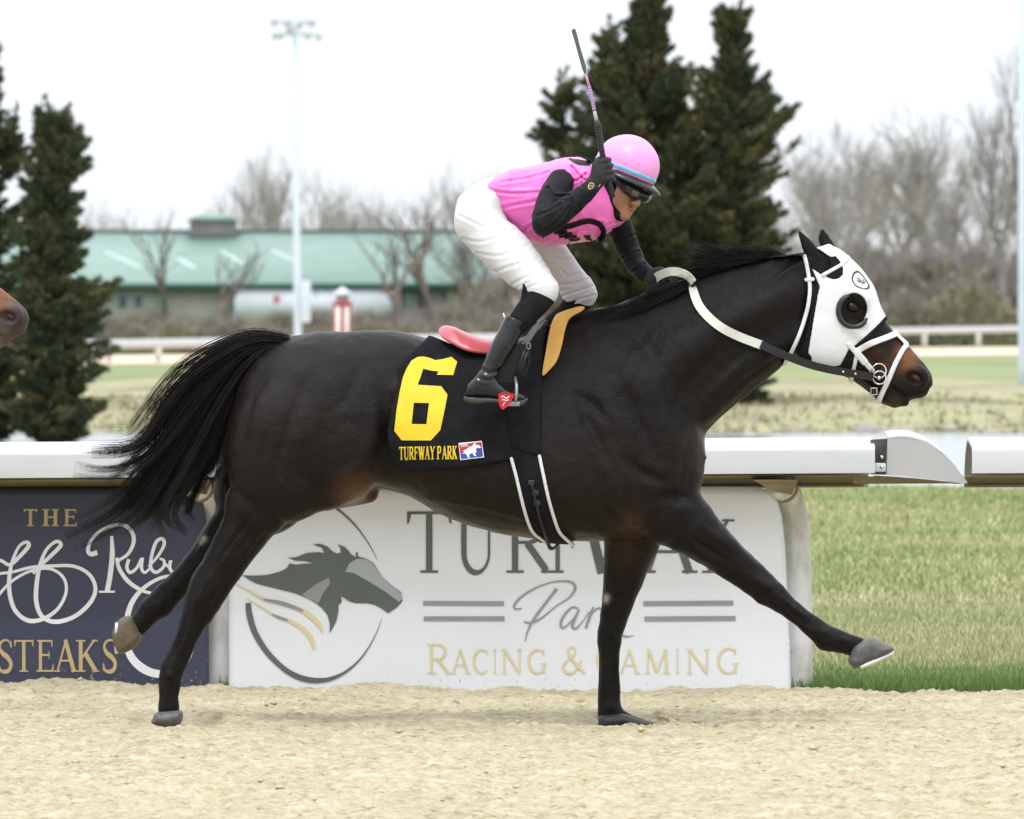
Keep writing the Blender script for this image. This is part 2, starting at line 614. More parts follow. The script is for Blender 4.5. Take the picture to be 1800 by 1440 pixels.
M['bay'] = coat('bright bay coat', .45, .35)
M['hair'] = simple('black horse hair', (0.012, 0.010, 0.009), 0.42, 0.3, 30, Specular_IOR_Level=0.22)
M['hoof'] = simple('grey horn hoof', (0.085, 0.082, 0.08), 0.5, 0.35, 45, 0.2, 120)
M['hoof_tan'] = simple('tan horn hoof', (0.105, 0.085, 0.048), 0.55, 0.3, 45, 0.2, 120)
M['hoof_black'] = simple('black horn hoof', (0.018, 0.017, 0.017), 0.5, 0.3, 45, 0.2, 120)
M['shoe'] = simple('aluminium shoe', (0.75, 0.76, 0.78), 0.35, 0.06, 20, metal=0.6)
M['eye'] = simple('dark eye', (0.012, 0.008, 0.006), 0.12, 0.1, Specular_IOR_Level=0.25)
M['nostril'] = simple('nostril lining', (0.045, 0.008, 0.007), 0.5, 0.3, 60)
M['white_cloth'] = simple('white nylon', (0.64, 0.655, 0.68), 0.6, 0.03, 12, 0.12, 90)
M['white_strap'] = simple('white biothane strap', (0.64, 0.65, 0.67), 0.42, 0.04, 30)
M['cream_rubber'] = simple('white rubber grip', (0.62, 0.63, 0.56), 0.55, 0.05, 40, 0.25, 260)
M['black_cloth'] = simple('black cloth', (0.012, 0.012, 0.014), 0.75, 0.25, 25, 0.25, 220, Specular_IOR_Level=0.06)
M['black_leather'] = simple('black leather', (0.015, 0.014, 0.014), 0.38, 0.25, 40, 0.1, 150, Specular_IOR_Level=0.3)
M['black_plastic'] = simple('black plastic', (0.014, 0.014, 0.015), 0.25, 0.15, 20)
M['steel'] = simple('polished steel', (0.62, 0.63, 0.64), 0.22, 0.05, 20, metal=1.0)
M['grey_metal'] = simple('grey stirrup metal', (0.28, 0.29, 0.31), 0.35, 0.1, 20, metal=0.7)
M['yellow'] = simple('yellow print', (0.72, 0.51, 0.012), 0.6, 0.05, 14, 0.15, 90)
M['pink'] = simple('pink silk', (0.83, 0.15, 0.52), 0.34, 0.05, 12, 0.08, 60, Sheen_Weight=0.15)
M['helmet_pink'] = simple('pink helmet silk', (0.78, 0.30, 0.62), 0.34, 0.03, 10, 0.05, 50)
M['breeches'] = simple('white breeches nylon', (0.60, 0.60, 0.625), 0.5, 0.03, 12, 0.1, 70)
M['skin'] = simple('brown skin', (0.31, 0.148, 0.09), 0.45, 0.12, 30, 0.08, 150, Subsurface_Weight=0.1, Subsurface_Radius=(0.01, 0.004, 0.002))
M['lip'] = simple('lips', (0.26, 0.085, 0.065), 0.4, 0.1, 40)
M['glove'] = simple('dark grey glove', (0.026, 0.028, 0.031), 0.6, 0.25, 60, 0.3, 200, Specular_IOR_Level=0.2)
M['sleeve'] = simple('black sleeve', (0.010, 0.010, 0.012), 0.55, 0.25, 30, 0.2, 120, Specular_IOR_Level=0.12)
M['patent'] = simple('black patent boot', (0.006, 0.007, 0.010), 0.15, 0.15, 15, 0.10, 22, Specular_IOR_Level=0.38, Coat_Weight=0.12, Coat_Roughness=0.05)
M['sole'] = simple('boot sole', (0.035, 0.033, 0.03), 0.5, 0.2, 40)
M['red_vinyl'] = simple('red saddle leather', (0.47, 0.075, 0.10), 0.32, 0.1, 12, 0.05, 60, Coat_Weight=0.6, Coat_Roughness=0.3)
M['red_metal'] = simple('red stirrup plate', (0.55, 0.01, 0.02), 0.25, 0.08, 30, metal=0.2)
M['tan_pad'] = simple('tan chamois foam', (0.62, 0.34, 0.075), 0.6, 0.1, 18, 0.15, 120)
M['gold'] = simple('gold print', (0.52, 0.40, 0.20), 0.5, 0.06, 20)
M['pale_gold'] = simple('pale gold print', (0.70, 0.60, 0.33), 0.5, 0.05, 20)
M['white_print'] = simple('white print', (0.80, 0.81, 0.83), 0.5, 0.03, 20)
M['grey_print'] = simple('slate print', (0.105, 0.12, 0.115), 0.5, 0.08, 4)
M['mid_print'] = simple('mid grey print', (0.28, 0.29, 0.30), 0.5, 0.06, 6)
M['pale_print'] = simple('pale grey print', (0.36, 0.39, 0.40), 0.5, 0.06, 6)
M['navy'] = simple('navy banner vinyl', (0.042, 0.048, 0.088), 0.55, 0.18, 1.6, 0.05, 8)
M['banner'] = simple('white banner vinyl', (0.76, 0.785, 0.83), 0.55, 0.025, 1.4, 0.05, 6)
M['badge_red'] = simple('badge red', (0.42, 0.02, 0.05), 0.6)
M['badge_blue'] = simple('badge blue', (0.03, 0.06, 0.32), 0.6)
M['blue_band'] = simple('light blue band', (0.16, 0.50, 0.80), 0.4, 0.15, 40)
M['blue_strap'] = simple('blue goggle strap', (0.04, 0.02, 0.36), 0.5)
M['whip_pink'] = simple('pink whip shaft', (0.62, 0.25, 0.46), 0.3)
M['whip_blue'] = simple('blue whip wrap', (0.22, 0.22, 0.55), 0.3)
M['whip_grey'] = simple('grey whip shaft', (0.30, 0.31, 0.34), 0.3)
M['whip_flap'] = simple('slate whip flap', (0.075, 0.085, 0.095), 0.5)

t = NT('goggle lens'); t.set(Base_Color=(0.05, 0.04, 0.035), Roughness=0.06, Specular_IOR_Level=0.8, Coat_Weight=0.7); M['lens'] = t.m
t = NT('clear lens'); t.set(Base_Color=(0.8, 0.85, 0.83), Roughness=0.04, Transmission_Weight=0.9, IOR=1.2, Alpha=0.55); M['clear'] = t.m

for nm, c0 in (('banner', (0.76, 0.785, 0.83)), ('navy', (0.042, 0.048, 0.088))):
    t = NT(nm+' vinyl splashed'); v = t.coord()
    b0 = t.ramp(t.noise(v, 1.5), [(0.3, tuple(c*.96 for c in c0)), (0.7, tuple(c*1.03 for c in c0))])
    sx = t.n("ShaderNodeSeparateXYZ"); t.l(v, sx.inputs[0])
    mr = t.n("ShaderNodeMapRange"); mr.inputs[1].default_value = .02; mr.inputs[2].default_value = .42; mr.inputs[3].default_value = .13; mr.inputs[4].default_value = -.06; t.l(sx.outputs[2], mr.inputs[0])
    ad = t.n("ShaderNodeMath", operation='ADD'); t.l(t.noise(v, 55, 6, .7), ad.inputs[0]); t.l(mr.outputs[0], ad.inputs[1])
    sp = t.ramp(ad.outputs[0], [(0.72, (0, 0, 0)), (0.80, (.8, .8, .8))])
    t.set(Base_Color=t.mixc(sp, b0, (0.60, 0.52, 0.36)), Roughness=.5); t.bump(t.noise(v, 7), .05, .01)
    M[nm] = t.m
# rail aluminium with light grime
t = NT('white painted rail'); v = t.coord()
base = t.ramp(t.noise(t.coord((0.6, 4, 4)), 3.0), [(0.3, (0.50, 0.515, 0.53)), (0.7, (0.555, 0.57, 0.58))])
gr = t.ramp(t.noise(t.coord((0.5, 6, 9)), 6.0, 8, 0.7), [(0.60, (1, 1, 1)), (0.78, (0.80, 0.78, 0.74))])
t.set(Base_Color=t.mixc(1.0, base, gr, 'MULTIPLY'), Roughness=0.36); t.bump(t.noise(v, 2.5), 0.05, 0.02); M['rail'] = t.m
t = NT('shade brown rail underside'); v = t.coord()
t.set(Base_Color=t.ramp(t.noise(t.coord((0.5, 8, 8)), 4, 6), [(0.3, (0.20, 0.155, 0.085)), (0.7, (0.34, 0.27, 0.16))]), Roughness=0.5, Metallic=0.15); M['rail_under'] = t.m  # brown tone carries the shade under the rail cover
t = NT('post paint'); v = t.coord((1, 1, 0.4))
t.set(Base_Color=t.ramp(t.noise(v, 7, 8, 0.7), [(0.35, (0.46, 0.43, 0.37)), (0.55, (0.70, 0.70, 0.70)), (0.75, (0.78, 0.79, 0.80))]), Roughness=0.45); M['post'] = t.m

# sand
t = NT('track sand'); v = t.coord((0.45, 1, 1))
c1 = t.ramp(t.noise(v, 34, 10, 0.75), [(0.30, (0.17, 0.125, 0.065)), (0.43, (0.40, 0.345, 0.222)), (0.55, (0.50, 0.452, 0.322)), (0.70, (0.585, 0.54, 0.41))])
c2 = t.ramp(t.noise(v, 5, 4), [(0.35, (0.90, 0.89, 0.88)), (0.65, (1.05, 1.04, 1.02))])
t.set(Base_Color=t.mixc(1.0, c1, c2, 'MULTIPLY'), Roughness=0.9, Specular_IOR_Level=0.2)
t.bump(t.noise(v, 60, 9, 0.75), 0.55, 0.018); M['sand'] = t.m
M['clod'] = simple('sand clod', (0.52, 0.43, 0.27), 0.95, 0.2, 30, 0.5, 120)

# turf
def turf(name, a, b, c, sc):
    t = NT(name); v = t.coord((0.35, 1, 1))
    n1 = t.ramp(t.noise(v, sc, 8, 0.65), [(0.32, a), (0.5, b), (0.7, c)])
    n2 = t.ramp(t.noise(v, sc*6, 6, 0.7), [(0.3, (0.82, 0.82, 0.82)), (0.7, (1.15, 1.15, 1.1))])
    t.set(Base_Color=t.mixc(1.0, n1, n2, 'MULTIPLY'), Roughness=0.9, Specular_IOR_Level=0.15)
    t.bump(t.noise(v, sc*14, 5, 0.7), 0.6, 0.05); return t.m
M['turf'] = turf('pale spring turf', (0.20, 0.25, 0.09), (0.31, 0.335, 0.155), (0.42, 0.40, 0.24), 0.55)
M['far_turf'] = turf('far turf', (0.115, 0.19, 0.05), (0.21, 0.26, 0.10), (0.30, 0.30, 0.16), 0.06)
M['turf_strip'] = turf('mown turf course', (0.16, 0.205, 0.085), (0.215, 0.25, 0.12), (0.28, 0.29, 0.16), 0.06)
M['bank'] = turf('rough bank', (0.22, 0.185, 0.125), (0.32, 0.30, 0.19), (0.33, 0.35, 0.19), 0.25)
M['far_sand'] = simple('far dirt track', (0.62, 0.50, 0.36), 0.9, 0.1, 0.3)
t = NT('pond water'); v = t.coord((0.3, 1, 1))
t.set(Base_Color=(0.30, 0.35, 0.38), Roughness=0.16, Specular_IOR_Level=0.7); t.bump(t.noise(v, 3, 4), 0.15, 0.02); M['water'] = t.m
def attr_leaf(name, rough=0.7, trans=0.0):
    t = NT(name); a = t.n("ShaderNodeAttribute", attribute_name="col")
    t.set(Base_Color=a.outputs[0], Roughness=rough, Specular_IOR_Level=0.2); return t.m
M['leaf'] = attr_leaf('foliage')
M['bark'] = simple('conifer bark', (0.10, 0.075, 0.055), 0.9, 0.3, 6, 0.4, 20)
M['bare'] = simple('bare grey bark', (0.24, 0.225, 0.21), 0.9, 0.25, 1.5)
M['bare_haze'] = simple('haze pale bark', (0.315, 0.29, 0.27), 0.9, 0.2, 1.5)  # bark lightened so the colour carries the distance haze
t = NT('barn roof metal'); v = t.coord((1, 1, 1))
t.set(Base_Color=t.ramp(t.noise(t.coord((0.25, 0.25, 0.02)), 3, 5), [(0.3, (0.185, 0.285, 0.242)), (0.7, (0.22, 0.325, 0.28))]), Roughness=0.5); M['roof'] = t.m
M['roof_edge'] = simple('green fascia', (0.035, 0.11, 0.085), 0.6)
M['roof_pale'] = simple('pale roof reflection', (0.50, 0.60, 0.56), 0.5)  # pale colour of the painted roof reflections
M['barn'] = simple('grey barn block', (0.36, 0.35, 0.33), 0.85, 0.12, 0.8)
M['cupola'] = simple('grey louvre', (0.24, 0.23, 0.25), 0.8, 0.1, 2)
M['window'] = simple('dark window', (0.10, 0.12, 0.16), 0.2)
M['far_white'] = simple('white sign sheet', (0.58, 0.62, 0.68), 0.6, 0.05, 0.6)
M['far_red'] = simple('red print', (0.55, 0.10, 0.09), 0.6)
M['far_blue'] = simple('faded blue print', (0.30, 0.40, 0.58), 0.6)
M['galv'] = simple('galvanised pole', (0.50, 0.58, 0.64), 0.45, 0.06, 2, metal=0.1)
M['lamp'] = simple('lamp head', (0.30, 0.38, 0.40), 0.4, 0.1, 4)
M['post_red'] = simple('red stripe', (0.42, 0.04, 0.05), 0.5)
M['post_white'] = simple('white stripe', (0.74, 0.72, 0.68), 0.5)
# ------------------------------------------------------------------ ground
def sheet(name, x0, x1, y0, y1, z, mat, nx=1, ny=1, kind='structure', hf=None):
    xs = np.linspace(x0, x1, nx+1); ys = np.linspace(y0, y1, ny+1)
    X, Y = np.meshgrid(xs, ys, indexing='ij'); Z = np.full_like(X, z)
    if hf is not None: Z = Z+hf(X, Y)
    V = np.stack([X, Y, Z], -1).reshape(-1, 3)
    i, j = np.meshgrid(np.arange(nx), np.arange(ny), indexing='ij')
    a = (i*(ny+1)+j).ravel()
    F = np.stack([a, a+ny+1, a+ny+2, a+1], 1)
    o = link(name, mesh_np(name, V, F, True), mat)
    return tag(o, kind=kind)

def vnoise(X, Y, seed, fx, fy=None):
    """smooth value noise on arrays"""
    fy = fy or fx
    r = np.random.default_rng(seed); T = r.random((256, 256))
    x, y = X*fx, Y*fy
    i, j = np.floor(x).astype(int), np.floor(y).astype(int); u, v = x-i, y-j
    u, v = u*u*(3-2*u), v*v*(3-2*v)
    g = lambda a, b: T[a % 256, b % 256]
    return (g(i, j)*(1-u)+g(i+1, j)*u)*(1-v)+(g(i, j+1)*(1-u)+g(i+1, j+1)*u)*v-.5

sheet("infield_ground", -900, 900, -80, 1600, -0.075, M['far_turf'])
TRACK_EDGE = 2.28
def sand_h(X, Y):
    h = .016*vnoise(X, Y, 1, 1.7, 2.2)+.016*vnoise(X, Y, 2, 5, 7)+.022*vnoise(X, Y, 3, 12, 18)+.024*np.abs(vnoise(X, Y, 4, 24, 38))+.016*vnoise(X, Y, 5, 55, 80)
    # loose sand thrown up against the rail
    e = np.clip((Y-(TRACK_EDGE-.75))/.6, 0, 1); e = e*e*(3-2*e)
    ridge = (-.012+.03*(vnoise(X, Y, 6, 2.2, 1)+.35)+.035*np.clip(vnoise(X, Y, 7, 6, 3)+.1, 0, 1))*e
    ridge = ridge+.024*np.clip((-X-.2)/1.5, -.3, 1)*e
    drop = np.clip((Y-(TRACK_EDGE+.02))/.18, 0, 1)
    # pressed flat where the hooves stand
    for hx, hy in ((PX(1085,1270,.12)[0], .12), (PX(297,1270,-.12)[0], -.12)):
        w = np.exp(-(((X-hx-.02)/.15)**4+((Y-hy)/.11)**4)); h = h*(1-w)-.014*w
        r_ = np.sqrt(((X-hx-.02)/1.3)**2+(Y-hy)**2); h = h+.02*np.clip((Y-hy)/.08, -.6, 1)*np.exp(-((r_-.20)/.05)**2)*(1+2*vnoise(X, Y, 8, 20))
    rim = np.clip((np.abs(X)-2.9)/.3, 0, 1)+np.clip((-5.8-Y)/.4, 0, 1)
    return h+ridge-drop*.10-.075*np.clip(rim, 0, 1)
trk = sheet("track", -3.2, 3.2, -6.2, TRACK_EDGE+.22, 0.0, M['sand'], 620, 760, hf=sand_h)
sheet("track", -80, 80, -60, TRACK_EDGE+.05, -0.045, M['sand'], 40, 20)
# clods kicked out of the surface
def clods():
    V, F = [], []
    for i in range(1100):
        x = RNG.uniform(-2.2, 2.2); y = RNG.uniform(-5.2, 2.2); r = .003+.011*RNG.random()**3
        if i < 60: x = PX(1170, 1270, .1)[0]+RNG.normal(0, .09); y = .1+RNG.normal(0, .08); r = .005+.012*RNG.random()
        z = float(sand_h(np.array([[x]]), np.array([[y]]))[0, 0])
        b = len(V)
        dirs = [(1,0,0),(-1,0,0),(0,1,0),(0,-1,0),(0,0,1),(0,0,-1)]
        for d in dirs:
            q = r*(.6+.7*RNG.random()); V.append((x+d[0]*q*1.4, y+d[1]*q, z+r*.15+d[2]*q*.7))
        for f in ((0,2,4),(2,1,4),(1,3,4),(3,0,4),(2,0,5),(1,2,5),(3,1,5),(0,3,5)): F.append([b+k for k in f])
    o = link("sand_clods", mesh_np("sand_clods", np.array(V), F, True), M['clod'])
    tag(o, "scattered clods of damp sand lying on the track", "sand", kind='stuff')
clods()

def lawn_h(X, Y): return .05*vnoise(X, Y, 11, .6)+.04*vnoise(X, Y, 12, .17)
sheet("lawn", -40, 40, TRACK_EDGE+.1, 35.0, -0.012, M['turf'], 260, 160, hf=lawn_h)
sheet("pond", -160, 160, 34.6, 63, -0.004, M['water'], 2, 2)
def bank_h(X, Y):
    e = np.clip((Y-61)/4, 0, 1)
    return e*(.10+.30*vnoise(X, Y, 21, .22, .3)+.16*vnoise(X, Y, 22, .8, .8)+.1)-.12*(1-e)-np.clip((Y-90)/20, 0, 1)*.12
sheet("bank", -160, 160, 59.5, 112, 0.0, M['bank'], 300, 90, hf=bank_h)
# beyond: mown turf, dirt course, turf again; both run slightly away to the right
def slanted(name, off0, off1, z, mat):
    """a band parallel to the far rail"""
    V = []
    for x in (-200, 260):
        y0 = 203+x*(102/47.0)*1.0
        V += [(x, y0+off0, z), (x, y0+off1, z)]
    return tag(link(name, mesh_np(name, np.array(V), [[0, 2, 3, 1]], False), mat), kind='structure')
# ------------------------------------------------------------------ the racehorse
NY, FY = -0.125, 0.125          # near and far legs
horse = empty("racehorse", PX(700, 1275, 0), "dark bay racehorse in full gallop carrying the jockey in pink", "horse")

HP = []                          # implicit pieces of the whole body
# barrel
HP.append(loft(
    top=[(403,775),(405,735),(410,695),(424,655),(448,624),(480,603),(520,590),(560,584),(620,582),(690,581),(745,594),(800,612),(860,619),(920,598),(960,574),(1000,556),(1050,546),(1100,556),(1150,590),(1200,655),(1232,745),(1240,800)],
    bot=[(403,785),(406,830),(414,865),(440,885),(500,892),(560,892),(611,889),(640,880),(662,861),(710,869),(771,902),(832,927),(896,941),(960,948),(1018,951),(1080,951),(1130,945),(1180,925),(1212,893),(1230,855),(1240,805)],
    wid=[(403,780,.07),(418,780,.165),(445,780,.225),(490,780,.265),(540,780,.285),(620,780,.285),(690,780,.262),(770,780,.275),(850,780,.295),(930,780,.30),(1000,780,.285),(1080,780,.262),(1150,780,.235),(1200,780,.20),(1240,780,.13)],
    egg=[(403,0,0.15),(560,0,0.22),(700,0,0.18),(850,0,0.22),(1000,0,0.42),(1100,0,0.4),(1240,0,0.2)], p=2.15, k=0.03))
# neck
HP.append(loft(
    top=[(1000,610),(1050,552),(1100,529),(1160,507),(1200,493),(1250,478),(1300,464),(1350,453),(1400,445),(1440,441),(1470,452)],
    bot=[(1130,880),(1190,850),(1222,810),(1235,780),(1246,755),(1290,715),(1330,681),(1370,648),(1397,622),(1430,600),(1480,580),(1540,560)],
    wid=[(1060,700,.225),(1120,690,.19),(1200,650,.145),(1280,590,.112),(1350,545,.095),(1430,510,.082),(1470,510,.075)],
    ang=26, egg=[(1000,700,.35),(1200,640,.35),(1400,520,.2),(1470,510,.1)], p=2.0, k=0.05))
# head
HP.append(loft(
    top=[(1395,462),(1420,447),(1445,437),(1472,440),(1506,466),(1531,502),(1547,545),(1561,570),(1577,592),(1600,613),(1622,637),(1634,654),(1638,668),(1638,676)],
    bot=[(1330,500),(1365,555),(1388,605),(1408,636),(1430,650),(1464,656),(1488,663),(1508,675),(1528,690),(1545,697),(1556,703),(1580,708),(1602,703),(1618,694),(1630,687),(1638,678)],
    wid=[(1410,520,.078),(1440,530,.088),(1475,545,.098),(1505,570,.094),(1535,605,.078),(1565,640,.062),(1595,662,.056),(1620,672,.052),(1638,674,.03)],
    ang=-50, egg=[(1410,520,-.1),(1500,560,.12),(1560,640,.1),(1640,674,0)], p=2.3, k=0.03))
# lower jaw / chin and lips
HP.append(pchain([(1530,672,14),(1556,694,17),(1573,703,15),(1590,706,9)], 0, 1.25, .008))
HP.append(pchain([(1602,662,26),(1612,672,22)], 0, 1.02, .02))
HP.append(pell(1616,688,0,17,12,.042,20,.008))
for sy in (-1, 1):
    # cheek, brow ridge, zygomatic line, nostril wing
    HP.append(pell(1440,602,sy*.055,42,46,.035,30,.03))
    HP.append(pell(1506,520,sy*.078,22,13,.024,-45,.02))
    HP.append(pchain([(1500,575,7,sy*.092),(1545,622,5,sy*.066)], 0, 1, .02))
    HP.append(pell(1609,660,sy*.043,25,20,.022,-35,.012))
    HP.append(pell(1607,665,sy*.070,17,11.5,.032,-28,.006,'sub'))
    HP.append(pchain([(1562,678,1.6,sy*.062),(1580,697,2.0,sy*.062),(1600,712,2.4,sy*.055)], 0, 3, .006, 'sub'))
    HP.append(pell(1497,540,sy*.118,18,14,.03,-30,.012,'sub'))
    HP.append(pchain([(1545,600,6,sy*.088),(1580,640,5,sy*.068)], 0, 1, .02, 'sub'))
    # neck muscle, shoulder, haunch masses
    HP.append(pchain([(1390,520,20,sy*.05),(1300,560,34,sy*.07),(1200,620,44,sy*.10),(1130,680,44,sy*.12)], 0, .9, .06))
    HP.append(pchain([(1395,590,10,sy*.06),(1300,660,15,sy*.085),(1235,720,18,sy*.09)], 0, .9, .05))
    HP.append(pchain([(1062,620,14,sy*.13),(1110,690,44,sy*.17),(1160,790,52,sy*.165),(1175,830,50,sy*.155)], 0, .75, .07))
    HP.append(pchain([(1065,770,34,sy*.19),(1100,840,46,sy*.19),(1130,890,40,sy*.17)], 0, .7, .06))
    HP.append(pchain([(1225,770,12,sy*.05),(1215,840,20,sy*.08)], 0, 1, .03))
    HP.append(pchain([(530,690,46,sy*.15),(490,760,74,sy*.15),(475,800,76,sy*.14)], 0, .9, .06))
    HP.append(pchain([(660,690,24,sy*.18),(630,750,50,sy*.18),(596,815,58,sy*.18),(570,850,46,sy*.17)], 0, .75, .06))
# sheath and girth line
HP.append(pchain([(650,868,16),(615,876,14),(575,884,12)], 0, 1.2, .02))
# near foreleg, reaching forward
HP.append(pchain([(1140,850,78,-.13),(1176,897,63,-.135),(1210,924,51,-.135),(1245,954,41,-.13),(1278,981,34.5,-.125),(1314,1008,29.5,-.12),(1338,1029,27,-.12),(1347,1038,26.5,-.12),(1362,1047,24,-.12),(1386,1067,18.5,-.12),(1413,1089,17.5,-.12),(1436,1108,19.5,-.12),(1452,1122,23,-.12),(1468,1126,21,-.12),(1488,1132,18.5,-.12),(1506,1138,19,-.12)], 0, .85, .025))
# far foreleg, planted
HP.append(pchain([(1120,860,70,.13),(1113,915,57,.13),(1110,952,49,.125),(1099,1000,38.5,.12),(1088,1049,29,.12),(1079,1085,25.5,.12),(1073,1112,22.5,.12),(1072,1130,21.5,.12),(1072,1150,18.5,.12),(1071,1192,18,.12),(1070,1230,19.5,.12),(1072,1252,21.5,.12)], 0, .9, .03))
HP.append(pchain([(1072,1252,20,.12),(1090,1262,15,.12),(1106,1268,12,.12)], 0, 1, .01))
# near hind leg, planted
HP.append(pchain([(510,770,104,-.14),(496,830,92,-.145),(455,888,59,-.14),(431,932,44,-.13),(407,970,38.5,-.125),(385,1006,36.5,-.12),(369,1030,36.5,-.12),(359,1052,34,-.12),(351,1072,29,-.12),(338,1098,22.5,-.12),(327,1125,19,-.12),(316,1152,19,-.12),(303,1178,21.5,-.12),(299,1200,20.5,-.12),(297,1225,17,-.12),(297,1246,18.5,-.12)], 0, .8, .03))
# far hind leg, folding behind
HP.append(pchain([(520,790,100,.14),(460,860,84,.14),(425,905,48,.13),(398,926,33,.125),(376,960,33,.12),(352,990,28,.12),(322,1019,23.5,.12),(298,1042,24.5,.12),(279,1064,26,.12),(268,1072,23,.12),(256,1086,19,.12),(244,1100,17.5,.12)], 0, .85, .03))
# ears
EARS = [pchain([(1444,474,15,-.055),(1431,452,14,-.062),(1418,430,10,-.066),(1409,415,6,-.066),(1404,406,2.5,-.064)], 0, .55, .015),
        pchain([(1464,450,14,.05),(1454,434,13,.056),(1448,418,10,.058),(1446,409,6,.056),(1446,404,2.5,.055)], 0, .55, .015)]
HP += EARS
HP.append(pchain([(1440,458,6,-.085),(1424,434,5,-.085),(1411,418,3,-.078)], 0, .6, .008, 'sub'))

def pigment(V, base, spots):
    c = np.tile(np.array(base, float), (len(V), 1))
    for (px, py, r, col, amt) in spots:
        p = PX(px, py, 0)
        d2 = ((V[:, 0]-p[0])**2+(V[:, 2]-p[2])**2)/(r/480.0)**2
        w = (np.exp(-d2)*amt)[:, None]
        c = c*(1-w)+np.array(col)[None, :]*w
    return c

_gl = np.array([-1.46, -0.42, -0.02]); _gh = np.array([1.60, 0.42, 1.86])
_g = Grid(_gl, _gh, 0.0066)
_D = evaluate(HP, _g)
HV, HF = surface(_D, _g, 3)
RELIEF = [
    # grooves
    ([(1385,615),(1310,672),(1250,722)],9,-7), ([(1012,700),(1035,745),(1062,800),(1085,850)],11,-7), ([(1000,690),(1030,700),(1062,735)],8,-6),
    ([(1085,655),(1120,735),(1152,800)],10,-5), ([(1090,800),(1130,830),(1170,845)],10,-7), ([(1050,880),(1085,915),(1120,940)],9,-6),
    ([(1150,640),(1130,600),(1100,570)],14,-4), ([(676,700),(688,760),(676,830)],20,-10), ([(640,640),(610,700),(590,720)],10,-4),
    ([(545,660),(515,740),(478,860)],10,-5), ([(470,650),(440,720),(428,800)],10,-4), ([(590,890),(560,850),(520,830)],12,-5),
    ([(1210,770),(1205,830),(1190,880)],8,-6), ([(1222,880),(1180,870),(1150,880)],10,-5), ([(1150,905),(1120,935),(1100,945)],8,-5),
    ([(1340,560),(1260,620),(1190,700)],16,-5), ([(1378,1066),(1425,1106)],3.2,-3.5), ([(1083,1130),(1083,1230)],3,-3.5), ([(331,1090),(298,1172)],3.5,-3.5),
    ([(760,660),(745,760),(715,850)],8,-2.5),([(800,660),(785,780),(760,870)],8,-2.5),([(840,680),(825,790),(800,890)],8,-2.5),([(880,700),(865,800),(845,910)],8,-2),
    ([(1420,500),(1418,560),(1425,620)],9,-6), ([(1500,590),(1540,630)],7,-3), ([(1562,677),(1580,693),(1600,708)],3.5,-6),
    ([(700,640),(720,690),(700,740)],9,-5),
    # ridges, tendons and veins
    ([(1325,1012),(1352,1034)],8,5),([(1330,1040),(1350,1052)],4,-4),([(1360,1040),(1420,1086)],4,3),([(1392,1080),(1432,1112)],3,3),([(1440,1105),(1456,1112)],6,4),([(1470,1118),(1496,1128)],4,3),([(1448,1140),(1460,1146)],4,3),
    ([(1230,920),(1290,970)],7,5),([(1200,960),(1270,995)],7,4),([(1215,945),(1280,985)],4,-5),
    ([(1066,1100),(1080,1122)],7,5),([(1060,1112),(1086,1112)],3,-3),([(1062,1140),(1062,1225)],4,3),([(1086,1140),(1086,1235)],3,3),([(1064,1240),(1080,1250)],6,4),([(1090,990),(1078,1070)],7,4),([(1110,970),(1100,1050)],6,-4),
    ([(360,1030),(345,1070)],7,5),([(385,1030),(372,1062)],4,-4),([(343,1085),(312,1160)],4,3),([(322,1100),(300,1168)],3,3),([(296,1178),(308,1190)],6,4),([(294,1205),(298,1230)],4,3),([(450,900),(405,960),(375,1005)],5,-5),([(470,920),(420,985)],6,4),
    ([(360,950),(345,980)],6,4),([(330,1005),(300,1040)],4,3),([(272,1060),(285,1070)],6,4),
    ([(1030,640),(1060,700),(1100,770)],16,4), ([(1130,650),(1165,730),(1185,790)],18,5), ([(1040,770),(1075,830),(1095,880)],16,5), ([(1180,830),(1195,870),(1210,905)],14,4),
    ([(660,700),(664,740),(650,800)],14,5), ([(595,640),(570,700),(545,770)],22,5), ([(505,650),(470,720),(455,800)],22,4), ([(650,780),(620,830),(590,865)],18,4),
    ([(1260,930),(1320,985)],8,4), ([(1190,940),(1250,975)],9,3), ([(1338,1024),(1350,1036)],10,3), ([(420,940),(385,990),(352,1040)],7,3),
    ([(1495,590),(1530,620),(1555,650)],4,3.5), ([(1350,600),(1290,650),(1240,700)],10,4), ([(1180,560),(1120,620),(1080,690)],14,4),
    ([(700,870),(800,880),(920,905),(1020,930)],5,2.5), ([(1120,870),(1105,905),(1085,930)],4,2.5), ([(690,690),(712,668),(716,655)],8,4),
]
HV = relief(HV, normals(HV, HF), [(p_, w_, d_*2.1) for p_, w_, d_ in RELIEF])
# fine irregularity of muscle under skin
from mathutils import noise as _mn
_nz = np.array([_mn.noise(Vector((v[0]*9, v[1]*9, v[2]*9)))+.5*_mn.noise(Vector((v[0]*24, v[1]*24, v[2]*24))) for v in HV])
HV = HV+normals(HV, HF)*(_nz*.0040)[:, None]
